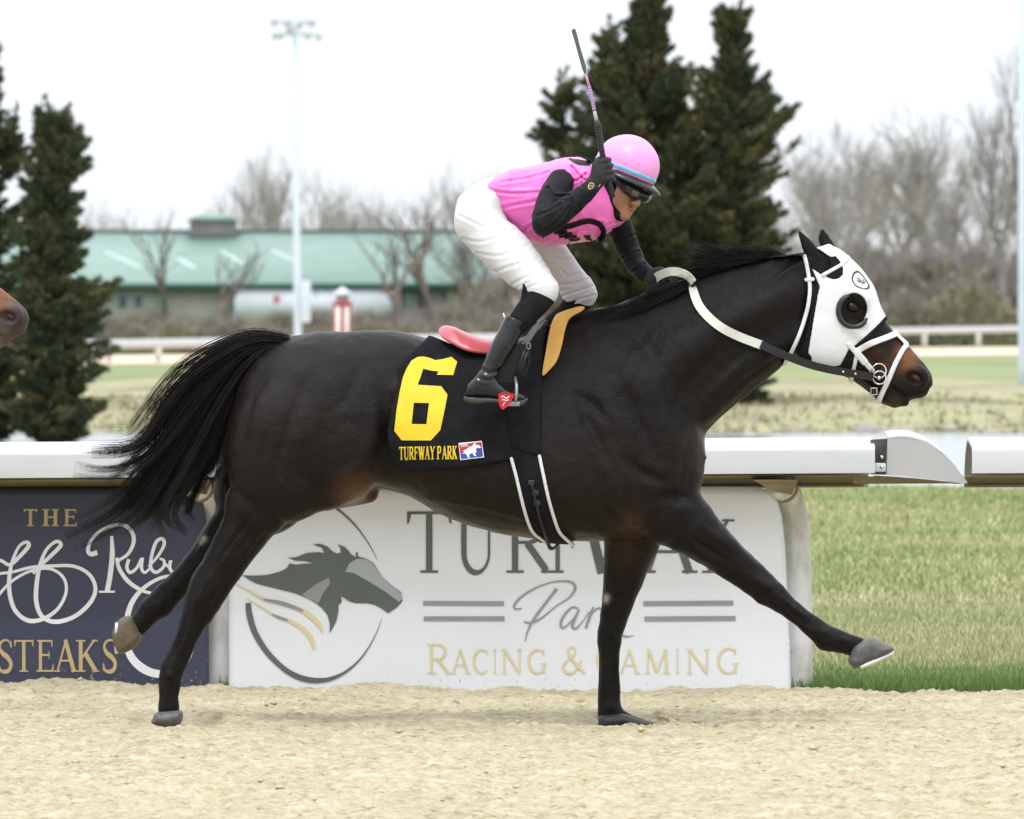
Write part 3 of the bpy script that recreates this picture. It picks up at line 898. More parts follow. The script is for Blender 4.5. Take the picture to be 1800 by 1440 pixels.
# keep only the largest connected piece count of the mesh (there is one); small relief: veins and skin folds
hme = mesh_np("body", HV, HF)
BR = (0.085, 0.038, 0.020)
set_col(hme, pigment(HV, (0.0072, 0.0060, 0.0056), [
    (632,872,36,(0.13,0.062,0.030),.85),(1104,918,26,(0.07,0.036,0.022),.6),(1095,965,34,(0.06,0.030,0.018),.6),
    (480,780,110,(0.018,0.011,0.0095),.5),(760,880,90,(0.017,0.0105,0.008),.6),(900,900,90,(0.016,0.010,0.0078),.6),(1040,860,80,(0.016,0.010,0.0078),.6),
    (1588,630,20,(0.22,0.090,0.038),.9),(1604,625,13,(0.19,0.075,0.035),.7),(1557,650,16,(0.11,0.046,0.026),.6),(1535,628,20,(0.055,0.028,0.02),.5),(1570,712,14,(0.075,0.04,0.026),.6),
    (1240,800,40,(0.045,0.024,0.018),.4),(1066,1052,6,(.34,.31,.27),1.0),(1065,1058,5,(.34,.31,.27),.9),(357,948,5,(.34,.31,.27),1.),(352,955,4,(.34,.31,.27),.8)]))
hbody = link("body", hme, M['coat'], horse)

# relief is in the mesh; hooves, shoes and eyes are parts
def hoof(name, poly, y, half, mat, parent, shoe=None, top=.8):
    """outline traced in the picture plane, made a rounded block"""
    P = P2(catmull(poly, 4, True), y)
    c = P.mean(0)
    lo = (P[:, 0].min()-.02, y-half-.02, P[:, 1].min()-.02); hi = (P[:, 0].max()+.02, y+half+.02, P[:, 1].max()+.02)
    g = Grid(lo, hi, .0032)
    X, Y, Z = g.ax[0][:, None, None], g.ax[1][None, :, None], g.ax[2][None, None, :]
    d2 = poly_sd(X[:, :, :], Z, P)
    t = np.clip(-d2/.03, 0, 1)
    wid = half*(0.25+0.75*np.sqrt(np.clip(1-(1-t)**2, 0, 1)))
    D = smax(d2+0*Y, np.abs(Y-y)-wid, .004).astype(np.float32)
    V, F = surface(D, g, 2)
    o = link(name, mesh_np(name, V, F), mat, parent)
    if shoe:
        a, b = P2(shoe, y)
        mb = MB(); n = 16; ctr = (a+b)/2; ax = (b-a)/2
        pts = []
        for i in range(n+1):           # a U round the toe
            th = math.pi*(-.5+.02)+(math.pi*.96)*i/n
            u = math.cos(th)*1.0; v = math.sin(th)
            pts.append((ctr[0]+ax[0]*(2*u-1)*.98, y+half*.86*v, ctr[1]+ax[1]*(2*u-1)*.98))
        mb.tube(pts, [.0075]*len(pts), 6)
        mb.build("horseshoe", M['shoe'], o, True)
    return o
hoof("hoof", [(1494,1152),(1500,1136),(1527,1121),(1545,1127),(1571,1143),(1510,1174),(1497,1172),(1490,1160)], -.12, .062, M['hoof'], horse, [(1507,1174),(1569,1147)])
hoof("hoof", [(1052,1262),(1060,1254),(1088,1252),(1112,1258),(1146,1271),(1136,1277),(1116,1284),(1098,1276),(1086,1279),(1056,1284),(1052,1278)], .12, .06, M['hoof_black'], horse)
hoof("hoof", [(277,1252),(318,1249),(318,1272),(300,1278),(278,1276),(266,1270),(268,1264)], -.12, .058, M['hoof'], horse)
hoof("hoof", [(214,1086),(232,1084),(246,1108),(249,1122),(238,1138),(214,1149),(203,1140),(197,1116),(204,1098)], .12, .06, M['hoof_tan'], horse, [(207,1090),(205,1147)])
for sy in (-1, 1):
    mb = bpy.data.meshes.new("eye")
    g = Grid(Vector(PX(1498,540,sy*.088))-Vector((.03,.03,.03)), Vector(PX(1498,540,sy*.088))+Vector((.03,.03,.03)), .003)
    D = evaluate([pell(1498,540,sy*.084,11,9,.018,-25,.001)], g)
    V, F = surface(D, g, 1); link("eye", mesh_np("eye", V, F), M['eye'], horse)
    p = PX(1606,666,sy*.045)
    g = Grid(Vector(p)-Vector((.04,.03,.04)), Vector(p)+Vector((.04,.03,.04)), .003)
    D = evaluate([pell(1612,664,sy*.040,11,7,.010,-28,.001)], g)
    V, F = surface(D, g, 1); link("nostril", mesh_np("nostril", V, F), M['nostril'], horse)

# ---- hair: thin tapered three-sided strands
def strands(name, guides, mat, parent, rad=.0011, seg=14):
    """guides: list of (n,3) arrays; one mesh"""
    N = len(guides); V = np.zeros((N, seg, 3, 3)); 
    for gi, gpts in enumerate(guides):
        gp = np.asarray(gpts); t = np.linspace(0, len(gp)-1, seg); i = np.clip(t.astype(int), 0, len(gp)-2); f = (t-i)[:, None]
        c = gp[i]*(1-f)+gp[i+1]*f
        r = rad*(1-np.linspace(0, 1, seg)**2*.85)
        T = np.gradient(c, axis=0); T /= np.linalg.norm(T, axis=1)[:, None]+1e-9
        up = np.array([.03, 1, .05]); A = np.cross(T, up); A /= np.linalg.norm(A, axis=1)[:, None]+1e-9; B = np.cross(T, A)
        for k in range(3):
            a = 2*math.pi*k/3
            V[gi, :, k] = c+(A*math.cos(a)+B*math.sin(a))*r[:, None]
    base = (np.arange(N)*seg*3)[:, None, None]; s_ = (np.arange(seg-1)*3)[None, :, None]; k = np.arange(3)[None, None, :]; k2 = (k+1) % 3
    a = base+s_+k; b = base+s_+k2
    F = np.stack([a, b, b+3, a+3], -1).reshape(-1, 4)
    return link(name, mesh_np(name, V.reshape(-1, 3), F, True), mat, parent)

def tail_guides():
    # key locks traced from root to tip: (points, weight, spread px at tip)
    L = [([(534,612),(500,600),(440,598),(372,632),(318,672),(272,735),(235,778),(160,782)],5,16),
         ([(534,612),(500,600),(430,602),(360,650),(300,720),(240,785),(180,795),(128,797)],4,12),
         ([(534,614),(500,602),(430,610),(360,670),(300,745),(250,800),(190,820),(132,812)],5,14),
         ([(534,614),(500,602),(432,612),(364,680),(310,770),(255,850),(205,905),(120,952)],11,15),
         ([(534,616),(500,604),(436,618),(372,690),(318,780),(270,860),(235,915),(200,945)],10,20),
         ([(534,616),(500,604),(438,622),(376,700),(325,790),(285,860),(250,910),(232,925)],9,18),
         ([(534,618),(500,606),(442,626),(382,710),(335,800),(300,850),(262,890),(240,900)],9,22),
         ([(534,618),(500,606),(446,630),(386,715),(345,800),(318,860),(300,905),(322,945)],8,16),
         ([(534,620),(500,608),(450,634),(392,720),(355,800),(325,850),(300,885),(345,905)],6,16),
         ([(534,620),(500,608),(454,638),(402,715),(372,790),(345,830),(328,850),(322,872)],8,20),
         ([(534,622),(500,610),(456,642),(412,715),(390,780),(372,815),(360,830),(352,842)],8,16),
         ([(534,624),(500,612),(456,646),(418,710),(400,770),(392,805),(388,825),(384,838)],6,9),
         ([(534,613),(500,601),(436,600),(366,640),(312,690),(285,730),(278,770),(300,800)],3,14),
         ([(534,616),(500,604),(446,622),(388,690),(348,760),(316,810),(290,850)],10,22),
         ([(534,618),(500,606),(450,634),(400,705),(366,775),(336,830),(310,870)],10,22),
         ([(534,614),(500,602),(440,612),(374,674),(318,742),(280,800),(240,850),(215,880)],10,22),
         ([(534,612),(500,600),(426,600),(352,648),(296,706),(276,735),(268,760),(262,790)],2,8)]
    out = []
    W = sum(l[1] for l in L)
    for pts, w, spread in L:
        P = catmull([(*p, 0.0) for p in pts], 6)
        n = int(5200*w/W)
        nl = max(6, n//40)
        locks = [(float(np.clip(RNG.normal(0, .9), -1.5, 1.5)), RNG.normal(0, 1), RNG.random()) for _ in range(nl)]
        for i in range(n):
            a, b, e = locks[i % nl]
            ja, b2 = RNG.normal(0, .42), b+RNG.normal(0, .3)
            a2 = a+ja*(1-.72*np.linspace(0, 1, len(P)))
            t = np.linspace(0, 1, len(P))
            s_ = 3+11*np.minimum(t*2.2, 1)+spread*1.25*t
            cut = 0.80+0.22*e+RNG.normal(0, .03)
            q = P.copy(); dx = np.gradient(P[:, 0]); dz = np.gradient(P[:, 1]); ln = np.hypot(dx, dz)+1e-6
            nx, nz = -dz/ln, dx/ln
            wob = 5*np.sin(t*6+RNG.random()*6+a*3)*t**2
            q[:, 0] += nx*(a2*s_*.62+wob); q[:, 1] += nz*(a2*s_*.62+wob)
            q = q[int(RNG.random()**1.2*.24*len(q)):max(8, int(len(q)*min(cut, 1.0)))]
            yy_ = None
            yy = b2*.03*(0.6+1.2*np.linspace(0, 1, len(q)))
            out.append(np.array([PX(q[j, 0], q[j, 1], yy[j]) for j in range(len(q))]))
    return out
tail = strands("tail", tail_guides(), M['hair'], horse, .0010, 14)
dock = blob("dock", [pchain([(535,606,8),(490,602,13),(430,618,16),(375,665,12),(345,715,8),(325,760,4)], 0, .8, .01)], .005, M['hair'], horse)

def mane_guides():
    crest = catmull([(1035,545),(1100,528),(1160,506),(1205,492),(1250,477),(1300,462),(1350,451),(1400,443),(1425,440)], 8)
    out = []
    N = 2400
    for i in range(N):
        u = RNG.random()**.9; j = u*(len(crest)-1); k = int(min(j, len(crest)-2)); f = j-k
        x, z = crest[k]*(1-f)+crest[k+1]*f
        lock = math.sin(u*70)*.5+math.sin(u*23+1)*.5
        fly = math.exp(-((x-1325)/80)**2)
        L = (35+RNG.random()*30)*(0.55+1.15*fly+.25*lock)
        up = fly*(0.08+.40*RNG.random()**1.3+.18*lock)-(0.16+.25*RNG.random())*(1-fly)
        if x > 1385: L *= .45; up = -.1
        t = np.linspace(0, 1, 8)
        px = x-L*1.15*t*(1-.15*t); pz = z+4-L*(up*1.5*t-up*.5*t*t)-3*np.sin(t*3)*lock
        pz = np.where(t > .4, pz+8*(t-.4)**2*(1-fly), pz)
        y0 = RNG.normal(0, .014); side = -abs(RNG.normal(0, .05))*(1-fly*.7)
        out.append(np.array([PX(px[q], pz[q], y0+side*t[q]*1.4) for q in range(8)]))
    # the long flat part lying back over the withers
    for i in range(700):
        a = RNG.random(); s_ = RNG.random()
        x0 = 1080+150*a; z0 = np.interp(x0, [1035,1100,1160,1230], [547,529,507,485])+3+RNG.random()*12
        L = 70+50*RNG.random()
        t = np.linspace(0, 1, 8)
        px = x0-L*t; pz = z0+np.interp(px, [960,1010,1050,1100,1230], [22,16,16,10,0])*t+ (np.interp(px, [960,1035,1100,1160,1230], [575,547,529,507,485])-np.interp(x0, [1035,1100,1160,1230], [547,529,507,485]))+RNG.normal(0,2)*t
        y0 = -.015-.05*s_
        out.append(np.array([PX(px[q], pz[q]+s_*10*t[q], y0-.02*t[q]) for q in range(8)]))
    return out
mane = strands("mane", mane_guides(), M['hair'], horse, .0012, 9)
# short fetlock feathers and belly hair tufts stay in the coat
hbv = bvh_of(hbody)

# ------------------------------------------------------------------ second horse: only its muzzle reaches into the frame
def second_horse():
    root = empty("racehorse", (-4.3, .35, 0), "bright bay horse of which only the muzzle shows, following at the left edge", "horse")
    piv = np.array(PX(1060, 690, 0))
    dx = -1591/480.0
    def bend(V):
        V = np.array(V, float).copy()
        w = np.clip((V[:, 0]-(piv[0]-.05))/.55, 0, 1)*np.clip((V[:, 2]-.62)/.25, 0, 1)
        w = w*w*(3-2*w); a = math.radians(10.5)*w
        rx, rz = V[:, 0]-piv[0], V[:, 2]-piv[2]
        c, s_ = np.cos(a), np.sin(a)
        V[:, 0] = np.where(w > 0, piv[0]+rx*c-rz*s_, V[:, 0]); V[:, 2] = np.where(w > 0, piv[2]+rx*s_+rz*c, V[:, 2])
        V[:, 0] -= .16*np.clip((.95-V[:, 2])/.4, 0, 1)*np.clip((V[:, 0]-.55)/.6, 0, 1)
        V[:, 0] += dx+.008; V[:, 1] += .35; V[:, 2] += .016*np.clip((V[:, 2]-1.0)/.3, 0, 1)
        return V
    me = mesh_np("body", bend(HV), HF)
    set_col(me, pigment(HV, (0.10, 0.040, 0.017), [(1588,606,46,(.27,.105,.038),.95),(1598,702,34,(.085,.068,.058),.9),(1612,668,33,(.032,.028,.028),.95),(1630,662,20,(.028,.026,.027),.9),(1570,712,14,(.13,.105,.09),.8),
        (1071,1190,90,(.015,.013,.012),1),(300,1180,100,(.015,.013,.012),1),(1450,1110,90,(.015,.013,.012),1),(280,1070,70,(.015,.013,.012),1)]))
    link("body", me, M['bay'], root)
    for o in list(horse.children):
        if o.name.split('.')[0] in ("eye", "nostril", "tail", "mane", "dock", "hoof"):
            co = np.empty(len(o.data.vertices)*3); o.data.vertices.foreach_get("co", co)
            m2 = o.data.copy(); m2.vertices.foreach_set("co", bend(co.reshape(-1, 3)).astype(np.float32).ravel()); m2.update()
            link(o.name.split('.')[0], m2, None, root)
    mb = MB(); n = 24
    c0 = np.array([PX(-2, 520, .35)[0], .35, PX(-2, 520, .35)[2]])
    mb.tube([(c0[0]-.03+.012*math.cos(a), .35+.072*math.sin(a), c0[2]+.035+.085*math.cos(a)) for a in np.linspace(0, 2*math.pi, n)], .009, 6, cap=False)
    mb.build("noseband", M['black_leather'], root, True)
    return root
bay = second_horse()
# ------------------------------------------------------------------ tack: shells laid over the horse's own surface
_CACHE = {}
def hgrid(lo, hi, h):
    key = (tuple(np.round(lo, 3)), tuple(np.round(hi, 3)), h)
    if key not in _CACHE:
        g = Grid(lo, hi, h); _CACHE[key] = (g, evaluate(HP, g))
    return _CACHE[key]

def shell(name, region, off, mat, parent, box, h=.005, Y=-.3, inner=.012, lift=None, smooth=2, halfY=.36, side=None, split=False):
    """region(X,Z) -> signed distance in metres in the side view"""
    (x0, y0), (x1, y1) = box
    a, b = PX(x0, y1, Y), PX(x1, y0, Y)
    g, D0 = hgrid((a[0], -halfY, a[2]), (b[0], halfY, b[2]), h)
    X, Yv, Z = g.ax[0][:, None, None], g.ax[1][None, :, None], g.ax[2][None, None, :]
    r = region(X, Z)
    o = off if lift is None else off+lift(X, Yv, Z)
    D = np.maximum(D0-o, -(D0+inner))
    D = smax(D, r+0*Yv, .003)
    if side is not None: D = np.maximum(D, side(X, Yv, Z))
    D = D.astype(np.float32)
    if split:
        res = None
        for sg in (1, -1):
            V, F = surface(np.maximum(D, Yv*sg).astype(np.float32), g, smooth)
            if len(V): res = link(name, mesh_np(name, V, F), mat, parent) if res is None else (link(name, mesh_np(name, V, F), mat, parent), res)[1]
        return res
    V, F = surface(D, g, smooth)
    return link(name, mesh_np(name, V, F), mat, parent)

def polyr(pts, Y, sm=3):
    P = P2(catmull(pts, sm, True) if sm else pts, Y)
    return lambda X, Z: poly_sd(X, Z, P)
def liner(pts, w, Y, sm=4):
    P = P2(catmull(pts, sm) if sm else pts, Y)
    return lambda X, Z: line_sd(X, Z, P, S(w, Y))

BX = ((660, 530), (1060, 985))           # saddle area
HB = ((1360, 395), (1665, 745))          # head area

# ---- saddle cloth
cloth = empty("saddle_cloth", PX(820, 700, -.3), "black saddle cloth with a big yellow 6 lying under the saddle", "saddle cloth")
CP = [(752,590),(744,600),(728,616),(712,630),(703,646),(694,690),(686,730),(681,758),(683,790),(691,822),(704,827),(735,828),(771,826),(812,822),(854,816),(904,806),(949,799),(951,720),(952,663),(955,608),(962,575),(975,540),(900,530),(800,540)]
def cloth_lift(X, Y, Z):
    return .0045*vnoise(X+Z*.6, Z, 31, 9)+.004*vnoise(X-Z*.8, Z+X*.2, 32, 17)+.003*np.sin((X*1.0+Z*.55)*42)*np.clip((Z-1.0)*2, 0, 1)
cl = shell("cloth", polyr(CP, -.3, 0), .015, M['black_cloth'], cloth, BX, .0055, lift=cloth_lift)
clb = bvh_of(cl)
dr = drape_fn([clb], .0022)
def c4(pts): return [(660+a*.27778, 580+b*.27778) for a, b in pts]
def poly_holes(outer, holes, step):
    """triangulate an outline with holes, with inner points, in world XZ"""
    vs, es = [], []
    def ring(p):
        p = [Vector(q) for q in p]; q = []
        for i in range(len(p)):
            a, b = p[i], p[(i+1) % len(p)]; m = max(1, int((b-a).length/step))
            q += [a.lerp(b, j/m) for j in range(m)]
        n = len(vs); vs.extend(q); es.extend([(n+i, n+(i+1) % len(q)) for i in range(len(q))])
    ring(outer)
    for h in holes: ring(h)
    A = np.array(outer); B = [np.array(h) for h in holes]
    gx, gz = np.meshgrid(np.arange(A[:, 0].min(), A[:, 0].max(), step), np.arange(A[:, 1].min(), A[:, 1].max(), step))
    gx, gz = gx.ravel(), gz.ravel()
    m = poly_sd(gx, gz, A) < -step*.4
    for b in B: m &= poly_sd(gx, gz, b) > step*.4
    vs.extend([Vector((x, z)) for x, z in zip(gx[m], gz[m])])
    r = delaunay_2d_cdt(vs, es, [], 0, 1e-6)
    V = np.array([(v.x, v.y) for v in r[0]]); F = np.array([list(f) for f in r[2]])
    c = V[F].mean(1)
    k = poly_sd(c[:, 0], c[:, 1], A) < 0
    for b in B: k &= poly_sd(c[:, 0], c[:, 1], b) > 0
    return V, F[k]
def drape_poly(name, outer, holes, Y, fn, mat, parent, step=.008):
    V, F = poly_holes([tuple(p) for p in P2(outer, Y)], [[tuple(p) for p in P2(h, Y)] for h in holes], step)
    y = np.array([fn(a, b) for a, b in V])
    return link(name, mesh_np(name, np.stack([V[:, 0], y, V[:, 1]], 1), F.astype(np.int32)), mat, parent)
drape_poly("number", c4([(195,245),(225,195),(265,172),(300,170),(340,178),(375,193),(420,187),(478,172),(515,203),(490,287),(388,285),(396,264),(345,258),(300,247),(283,300),(265,348),(415,358),(455,412),(432,530),(410,635),(350,700),(165,700),(118,640),(132,510),(150,400),(172,300)]),
           [c4([(242,462),(338,464),(330,530),(322,598),(228,596)])], -.31, dr, M['yellow'], cloth)

# ---- serif lettering by strokes
def R4(x0, x1, y0, y1): return [(x0, y0), (x1, y0), (x1, y1), (x0, y1)]
def glyph(ch, t=.13, n=.05):
    """polygons in a unit box, baseline 0, cap height 1; t thick, n thin strokes"""
    s = n*.8; P = []
    def ser(x, w, y, up): P.append(R4(x-w/2, x+w/2, y if up else y-s, y+s if up else y))
    def line(a, b, w): P.extend(ribbon([a, b], w))
    def arc(cx, cy, rx, ry, a0, a1, w, k=18):
        th = np.radians(np.linspace(a0, a1, k)); P.extend(ribbon(np.stack([cx+rx*np.cos(th), cy+ry*np.sin(th)], 1), w))
    sw = t+.24
    if ch == 'T':
        line((.5, 0), (.5, 1), t); P.append(R4(.03, .97, 1-n, 1)); ser(.5, sw, 0, 1)
        P.append([(.03, 1), (.03, .8), (.03+n*.7, .8), (.14, 1)]); P.append([(.97, 1), (.97, .8), (.97-n*.7, .8), (.86, 1)])
    elif ch == 'U':
        line((.18, .32), (.18, 1), t); line((.82, .32), (.82, 1), n*1.2)
        arc(.5, .34, .32, .32, 180, 360, [t, t*.8, n*1.2, n*1.2]); ser(.18, sw, 1, 0); ser(.82, .28, 1, 0)
    elif ch in 'RP':
        line((.2, 0), (.2, 1), t); ser(.2, sw, 0, 1); P.append(R4(.02, .2, 1-s, 1))
        P.append(R4(.2, .5, 1-n, 1)); P.append(R4(.2, .5, .47, .47+n))
        arc(.48, .735, .28, .24, -90, 90, [n, t*.9, t*.9, n])
        if ch == 'R': line((.45, .49), (.88, .03), t*.95); P.append(R4(.76, 1.02, 0, s))
    elif ch in 'FE':
        line((.22, 0), (.22, 1), t); ser(.22, sw, 0, 1); P.append(R4(.04, .22, 1-s, 1)); P.append(R4(.2, .86, 1-n, 1)); P.append(R4(.2, .68, .5, .5+n))
        P.append([(.86, 1), (.86, .78), (.86-n*.7, .78), (.76, 1)]); P.append(R4(.66, .66+n*.8, .4, .64))
        if ch == 'E': P.append(R4(.04, .92, 0, n)); P.append([(.92, 0), (.92, .24), (.92-n*.7, .24), (.8, 0)])
    elif ch == 'W':
        line((.1, 1), (.32, 0), t); line((.32, 0), (.52, .95), n*1.2); line((.46, 1), (.70, 0), t); line((.70, 0), (.92, 1), n*1.2); ser(.1, .26, 1, 0); ser(.46, .22, 1, 0); ser(.92, .22, 1, 0)
    elif ch == 'A':
        line((.5, 1), (.12, 0), n*1.3); line((.47, 1), (.86, 0), t); P.append(R4(.24, .74, .32, .32+n)); ser(.12, .26, 0, 1); ser(.86, .28, 0, 1)
    elif ch == 'Y':
        line((.14, 1), (.5, .46), t); line((.86, 1), (.5, .46), n*1.3); line((.5, 0), (.5, .48), t); ser(.5, sw, 0, 1); ser(.14, .28, 1, 0); ser(.86, .26, 1, 0)
    elif ch == 'K':
        line((.2, 0), (.2, 1), t); ser(.2, sw, 0, 1); ser(.2, sw, 1, 0); line((.24, .42), (.8, 1), n*1.3); line((.4, .58), (.86, .02), t); ser(.82, .26, 1, 0); ser(.88, .26, 0, 1)
    elif ch == 'H':
        line((.2, 0), (.2, 1), t); line((.8, 0), (.8, 1), t); P.append(R4(.2, .8, .48, .48+n))
        for x in (.2, .8): ser(x, sw, 0, 1); ser(x, sw, 1, 0)
    elif ch == 'I':
        line((.5, 0), (.5, 1), t); ser(.5, sw, 0, 1); ser(.5, sw, 1, 0)
    elif ch == 'N':
        line((.16, 0), (.16, 1), n*1.2); line((.16, 1), (.84, 0), t); line((.84, 0), (.84, 1), n*1.2); ser(.16, .26, 0, 1); ser(.84, .26, 1, 0); P.append(R4(.02, .16, 1-s, 1))
    elif ch == 'M':
        line((.13, 0), (.17, 1), n*1.2); line((.17, 1), (.5, .06), t); line((.5, .06), (.83, 1), n*1.2); line((.83, 1), (.87, 0), t); ser(.13, .24, 0, 1); ser(.87, .28, 0, 1)
    elif ch in 'CG':
        arc(.54, .5, .42, .48, 48, 312, [n, t*.9, t*1.05, t*.9, n]); P.append(R4(.80, .80+n*.9, .72, .98))
        if ch == 'G': line((.84, .02), (.84, .42), t*.9); ser(.84, .3, .42, 0)
    elif ch == 'S':
        P.extend(ribbon(catmull([(.78, .78), (.70, .93), (.5, .98), (.28, .9), (.22, .74), (.36, .58), (.6, .46), (.78, .28), (.70, .08), (.46, .02), (.26, .07), (.17, .26)], 6), [n, n, t*.7, t, t, t*.7, n]))
        P.append(R4(.15, .15+n*.8, .04, .28)); P.append(R4(.77, .77+n*.8, .74, .96))
    elif ch == '&':
        P.extend(ribbon(catmull([(.95, .02), (.70, .26), (.42, .6), (.34, .8), (.46, .96), (.60, .86), (.56, .68), (.30, .46), (.14, .24), (.28, .04), (.52, .04), (.74, .26), (.82, .5)], 6), [t, t, t*.8, n, n, n, t*.7, t, n, n]))
    return P
def word(items, Y, t=.13, n=.05, shear=0.0):
    """items: (letter, x0, x1, top, base) in tracing px -> polygons in world XZ"""
    out = []
    for ch, x0, x1, yt, yb in items:
        k = (yb-yt)/max(1e-6, (x1-x0))
        for p in glyph(ch, t*k if False else t, n):
            out.append([tuple(P2([(x0+(q[0]+shear*q[1])*(x1-x0), yb-q[1]*(yb-yt))], Y)[0]) for q in p])
    return out
def line_text(txt, x0, y0, x1, y1, h0, adv, Y, t, n, gap=.06):
    """letters along a slanted base line (x0,y0)-(x1,y1)"""
    W = sum(adv.get(c, 1.0) for c in txt); x = 0.0; it = []
    for c in txt:
        w = adv.get(c, 1.0)
        a, b = x/W, (x+w*(1-gap))/W; x += w
        if c == ' ': continue
        xb = x0+(x1-x0)*a; xe = x0+(x1-x0)*b; yb = y0+(y1-y0)*(a+b)/2
        it.append((c, xb, xe, yb-h0, yb))
    return word(it, Y, t, n)
V_, F_ = union2d(line_text("TURFWAY PARK", 701, 809, 804, 807, 23, {' ': .35, 'W': 1.25, 'F': .85}, -.31, .24, .10), .006)
link("lettering", mesh_np("lettering", np.stack([V_[:, 0], [dr(a, b) for a, b in V_], V_[:, 1]], 1), F_, True), M['yellow'], cloth)
dr2, dr3 = drape_fn([clb], .0038), drape_fn([clb], .0052)
bd = drape_poly("badge", [(806,779),(847,775),(851,804),(809,809)], [], -.31, dr, M['white_print'], cloth)
drape_poly("badge_field", [(807.5,781),(846,777),(847,786),(830,790),(818,795),(809,798)], [], -.31, dr2, M['badge_red'], bd, .005)
drape_poly("badge_field", [(809,798.6),(818,795.6),(830,790.6),(847.2,786.6),(849,802.5),(810.5,807)], [], -.31, dr2, M['badge_blue'], bd, .005)
drape_poly("badge_rider", [(814,792),(820,790),(824,786),(830,784),(833,780),(837,779),(836,783),(841,782),(846,786),(843,788),(839,787),(836,790),(838,794),(835,798),(838,802),(833,801),(831,797),(827,797),(824,801),(827,805),(822,804),(820,799),(817,797),(813,798),(816,794)], [], -.31, dr3, M['white_print'], bd, .005)
V_, F_ = union2d(line_text("NTRA", 810, 786, 823, 784.6, 5, {}, -.31, .22, .12), .006)
link("badge_lettering", mesh_np("badge_lettering", np.stack([V_[:, 0], [dr3(a, b) for a, b in V_], V_[:, 1]], 1), F_, True), M['white_print'], bd)

# ---- foam pad under the front of the saddle
tagpad = shell("saddle_pad", polyr([(1030,540),(1004,538),(986,545),(975,558),(967,580),(960,616),(953,660),(967,650),(980,633),(989,604),(994,580),(1003,560),(1021,549)], -.25, 3), .026, M['tan_pad'], None, BX, .0055, Y=-.25, smooth=3)
tag(tagpad, "tan foam pad showing in front of the saddle on the withers", "saddle pad")

# ---- saddle with girth, leathers and stirrups
saddle = empty("saddle", PX(870, 600, 0), "small red racing saddle strapped on the dark horse", "saddle")
def seat_surface():
    top = [(774,583),(778,576),(786,573),(798,575),(815,583),(838,592),(863,598),(895,600),(925,592),(948,575),(962,560)]
    low = [(775,590),(782,597),(793,604),(808,612),(825,618),(845,621),(865,622),(895,622),(925,612),(948,592),(962,578)]
    hw = [.05,.09,.12,.14,.15,.145,.13,.11,.10,.085,.05]
    T, L = catmull(top, 5), catmull(low, 5); W = np.interp(np.linspace(0, 1, len(T)), np.linspace(0, 1, len(hw)), hw)
    V, F = [], []; nv = 25
    for i in range(len(T)):
        for j in range(nv):
            v = -1+2*j/(nv-1); c = 1-abs(v)**2.4
            y = v*W[i]
            px = L[i, 0]+(T[i, 0]-L[i, 0])*c; pz = L[i, 1]+(T[i, 1]-L[i, 1])*c+4*math.exp(-(v/.35)**2)*min(1, i/12)
            V.append(PX(px, pz, y))
    for i in range(len(T)-1):
        for j in range(nv-1):
            a = i*nv+j; F.append([a, a+nv, a+nv+1, a+1])
    return np.array(V), F
v_, f_ = seat_surface()
def part_of(keep):
    ff = [f for f in f_ if keep(v_[f[0]][0])]; u = sorted({i for f in ff for i in f}); mp = {o: i for i, o in enumerate(u)}
    return v_[u], [[mp[i] for i in f] for f in ff]
XS = PX(874, 600, 0)[0]
for nm_, keep_, mt_ in (("seat", lambda x: x < XS, 'red_vinyl'), ("seat_front", lambda x: x >= XS, 'black_leather')):
    o_ = link(nm_, mesh_np(nm_, *part_of(keep_)), M[mt_], saddle)
    m_ = o_.modifiers.new("solid", 'SOLIDIFY'); m_.thickness = .016; m_.offset = 0
    m_ = o_.modifiers.new("sub", 'SUBSURF'); m_.levels = 1; m_.render_levels = 1
M['pommel'] = simple('grey blue vinyl', (0.20, 0.22, 0.26), 0.35, 0.08, 20)
def slab(name, pts, Y, th, mat, parent, sm=3, lean=None, smooth=True, bev=.003):
    """an outline traced in the picture plane given its own thickness"""
    P = catmull(pts, sm, True) if sm else np.array(pts, float)
    Q = P2(P, Y); n = len(Q); mb = MB()
    r = delaunay_2d_cdt([Vector(q) for q in Q], [(i, (i+1) % n) for i in range(n)], [], 1, 1e-7)
    V2 = [(v.x, v.y) for v in r[0]]; T = [list(f) for f in r[2]]
    m = len(V2)
    yo = (lambda x, z: 0) if lean is None else lean
    vs = [(x, Y+yo(x, z)-th/2, z) for x, z in V2]+[(x, Y+yo(x, z)+th/2, z) for x, z in V2]
    def ccw(f): return sum((V2[f[i]][0]*V2[f[(i+1) % 3]][1]-V2[f[(i+1) % 3]][0]*V2[f[i]][1]) for i in range(3)) > 0
    T = [f if ccw(f) else f[::-1] for f in T]
    fs = [f for f in T]+[[i+m for i in f[::-1]] for f in T]
    for i in range(n):
        j = (i+1) % n; fs.append([j, i, i+m, j+m] if True else None)
    mb.add(vs, fs)
    o = mb.build(name, mat, parent, False)
    if bev:
        b = o.modifiers.new("bevel", 'BEVEL'); b.width = bev; b.segments = 2; b.limit_method = 'ANGLE'; b.angle_limit = math.radians(50)
    return auto_smooth(o, 50)
slab("pommel_flap", [(918,607),(922,596),(930,583),(940,571),(950,563),(947,575),(939,590),(929,601)], -.285, .02, M['pommel'], saddle)
slab("flap", [(868,612),(905,606),(926,610),(924,650),(905,672),(880,668),(866,640)], -.322, .008, M['black_leather'], saddle)
og = shell("over_girth", polyr([(930,575),(960,552),(956,605),(952,660),(949,802),(925,796),(899,787),(890,722),(905,675),(916,640)], -.3, 0), .021, M['black_cloth'], saddle, BX, .0055, inner=-.006)
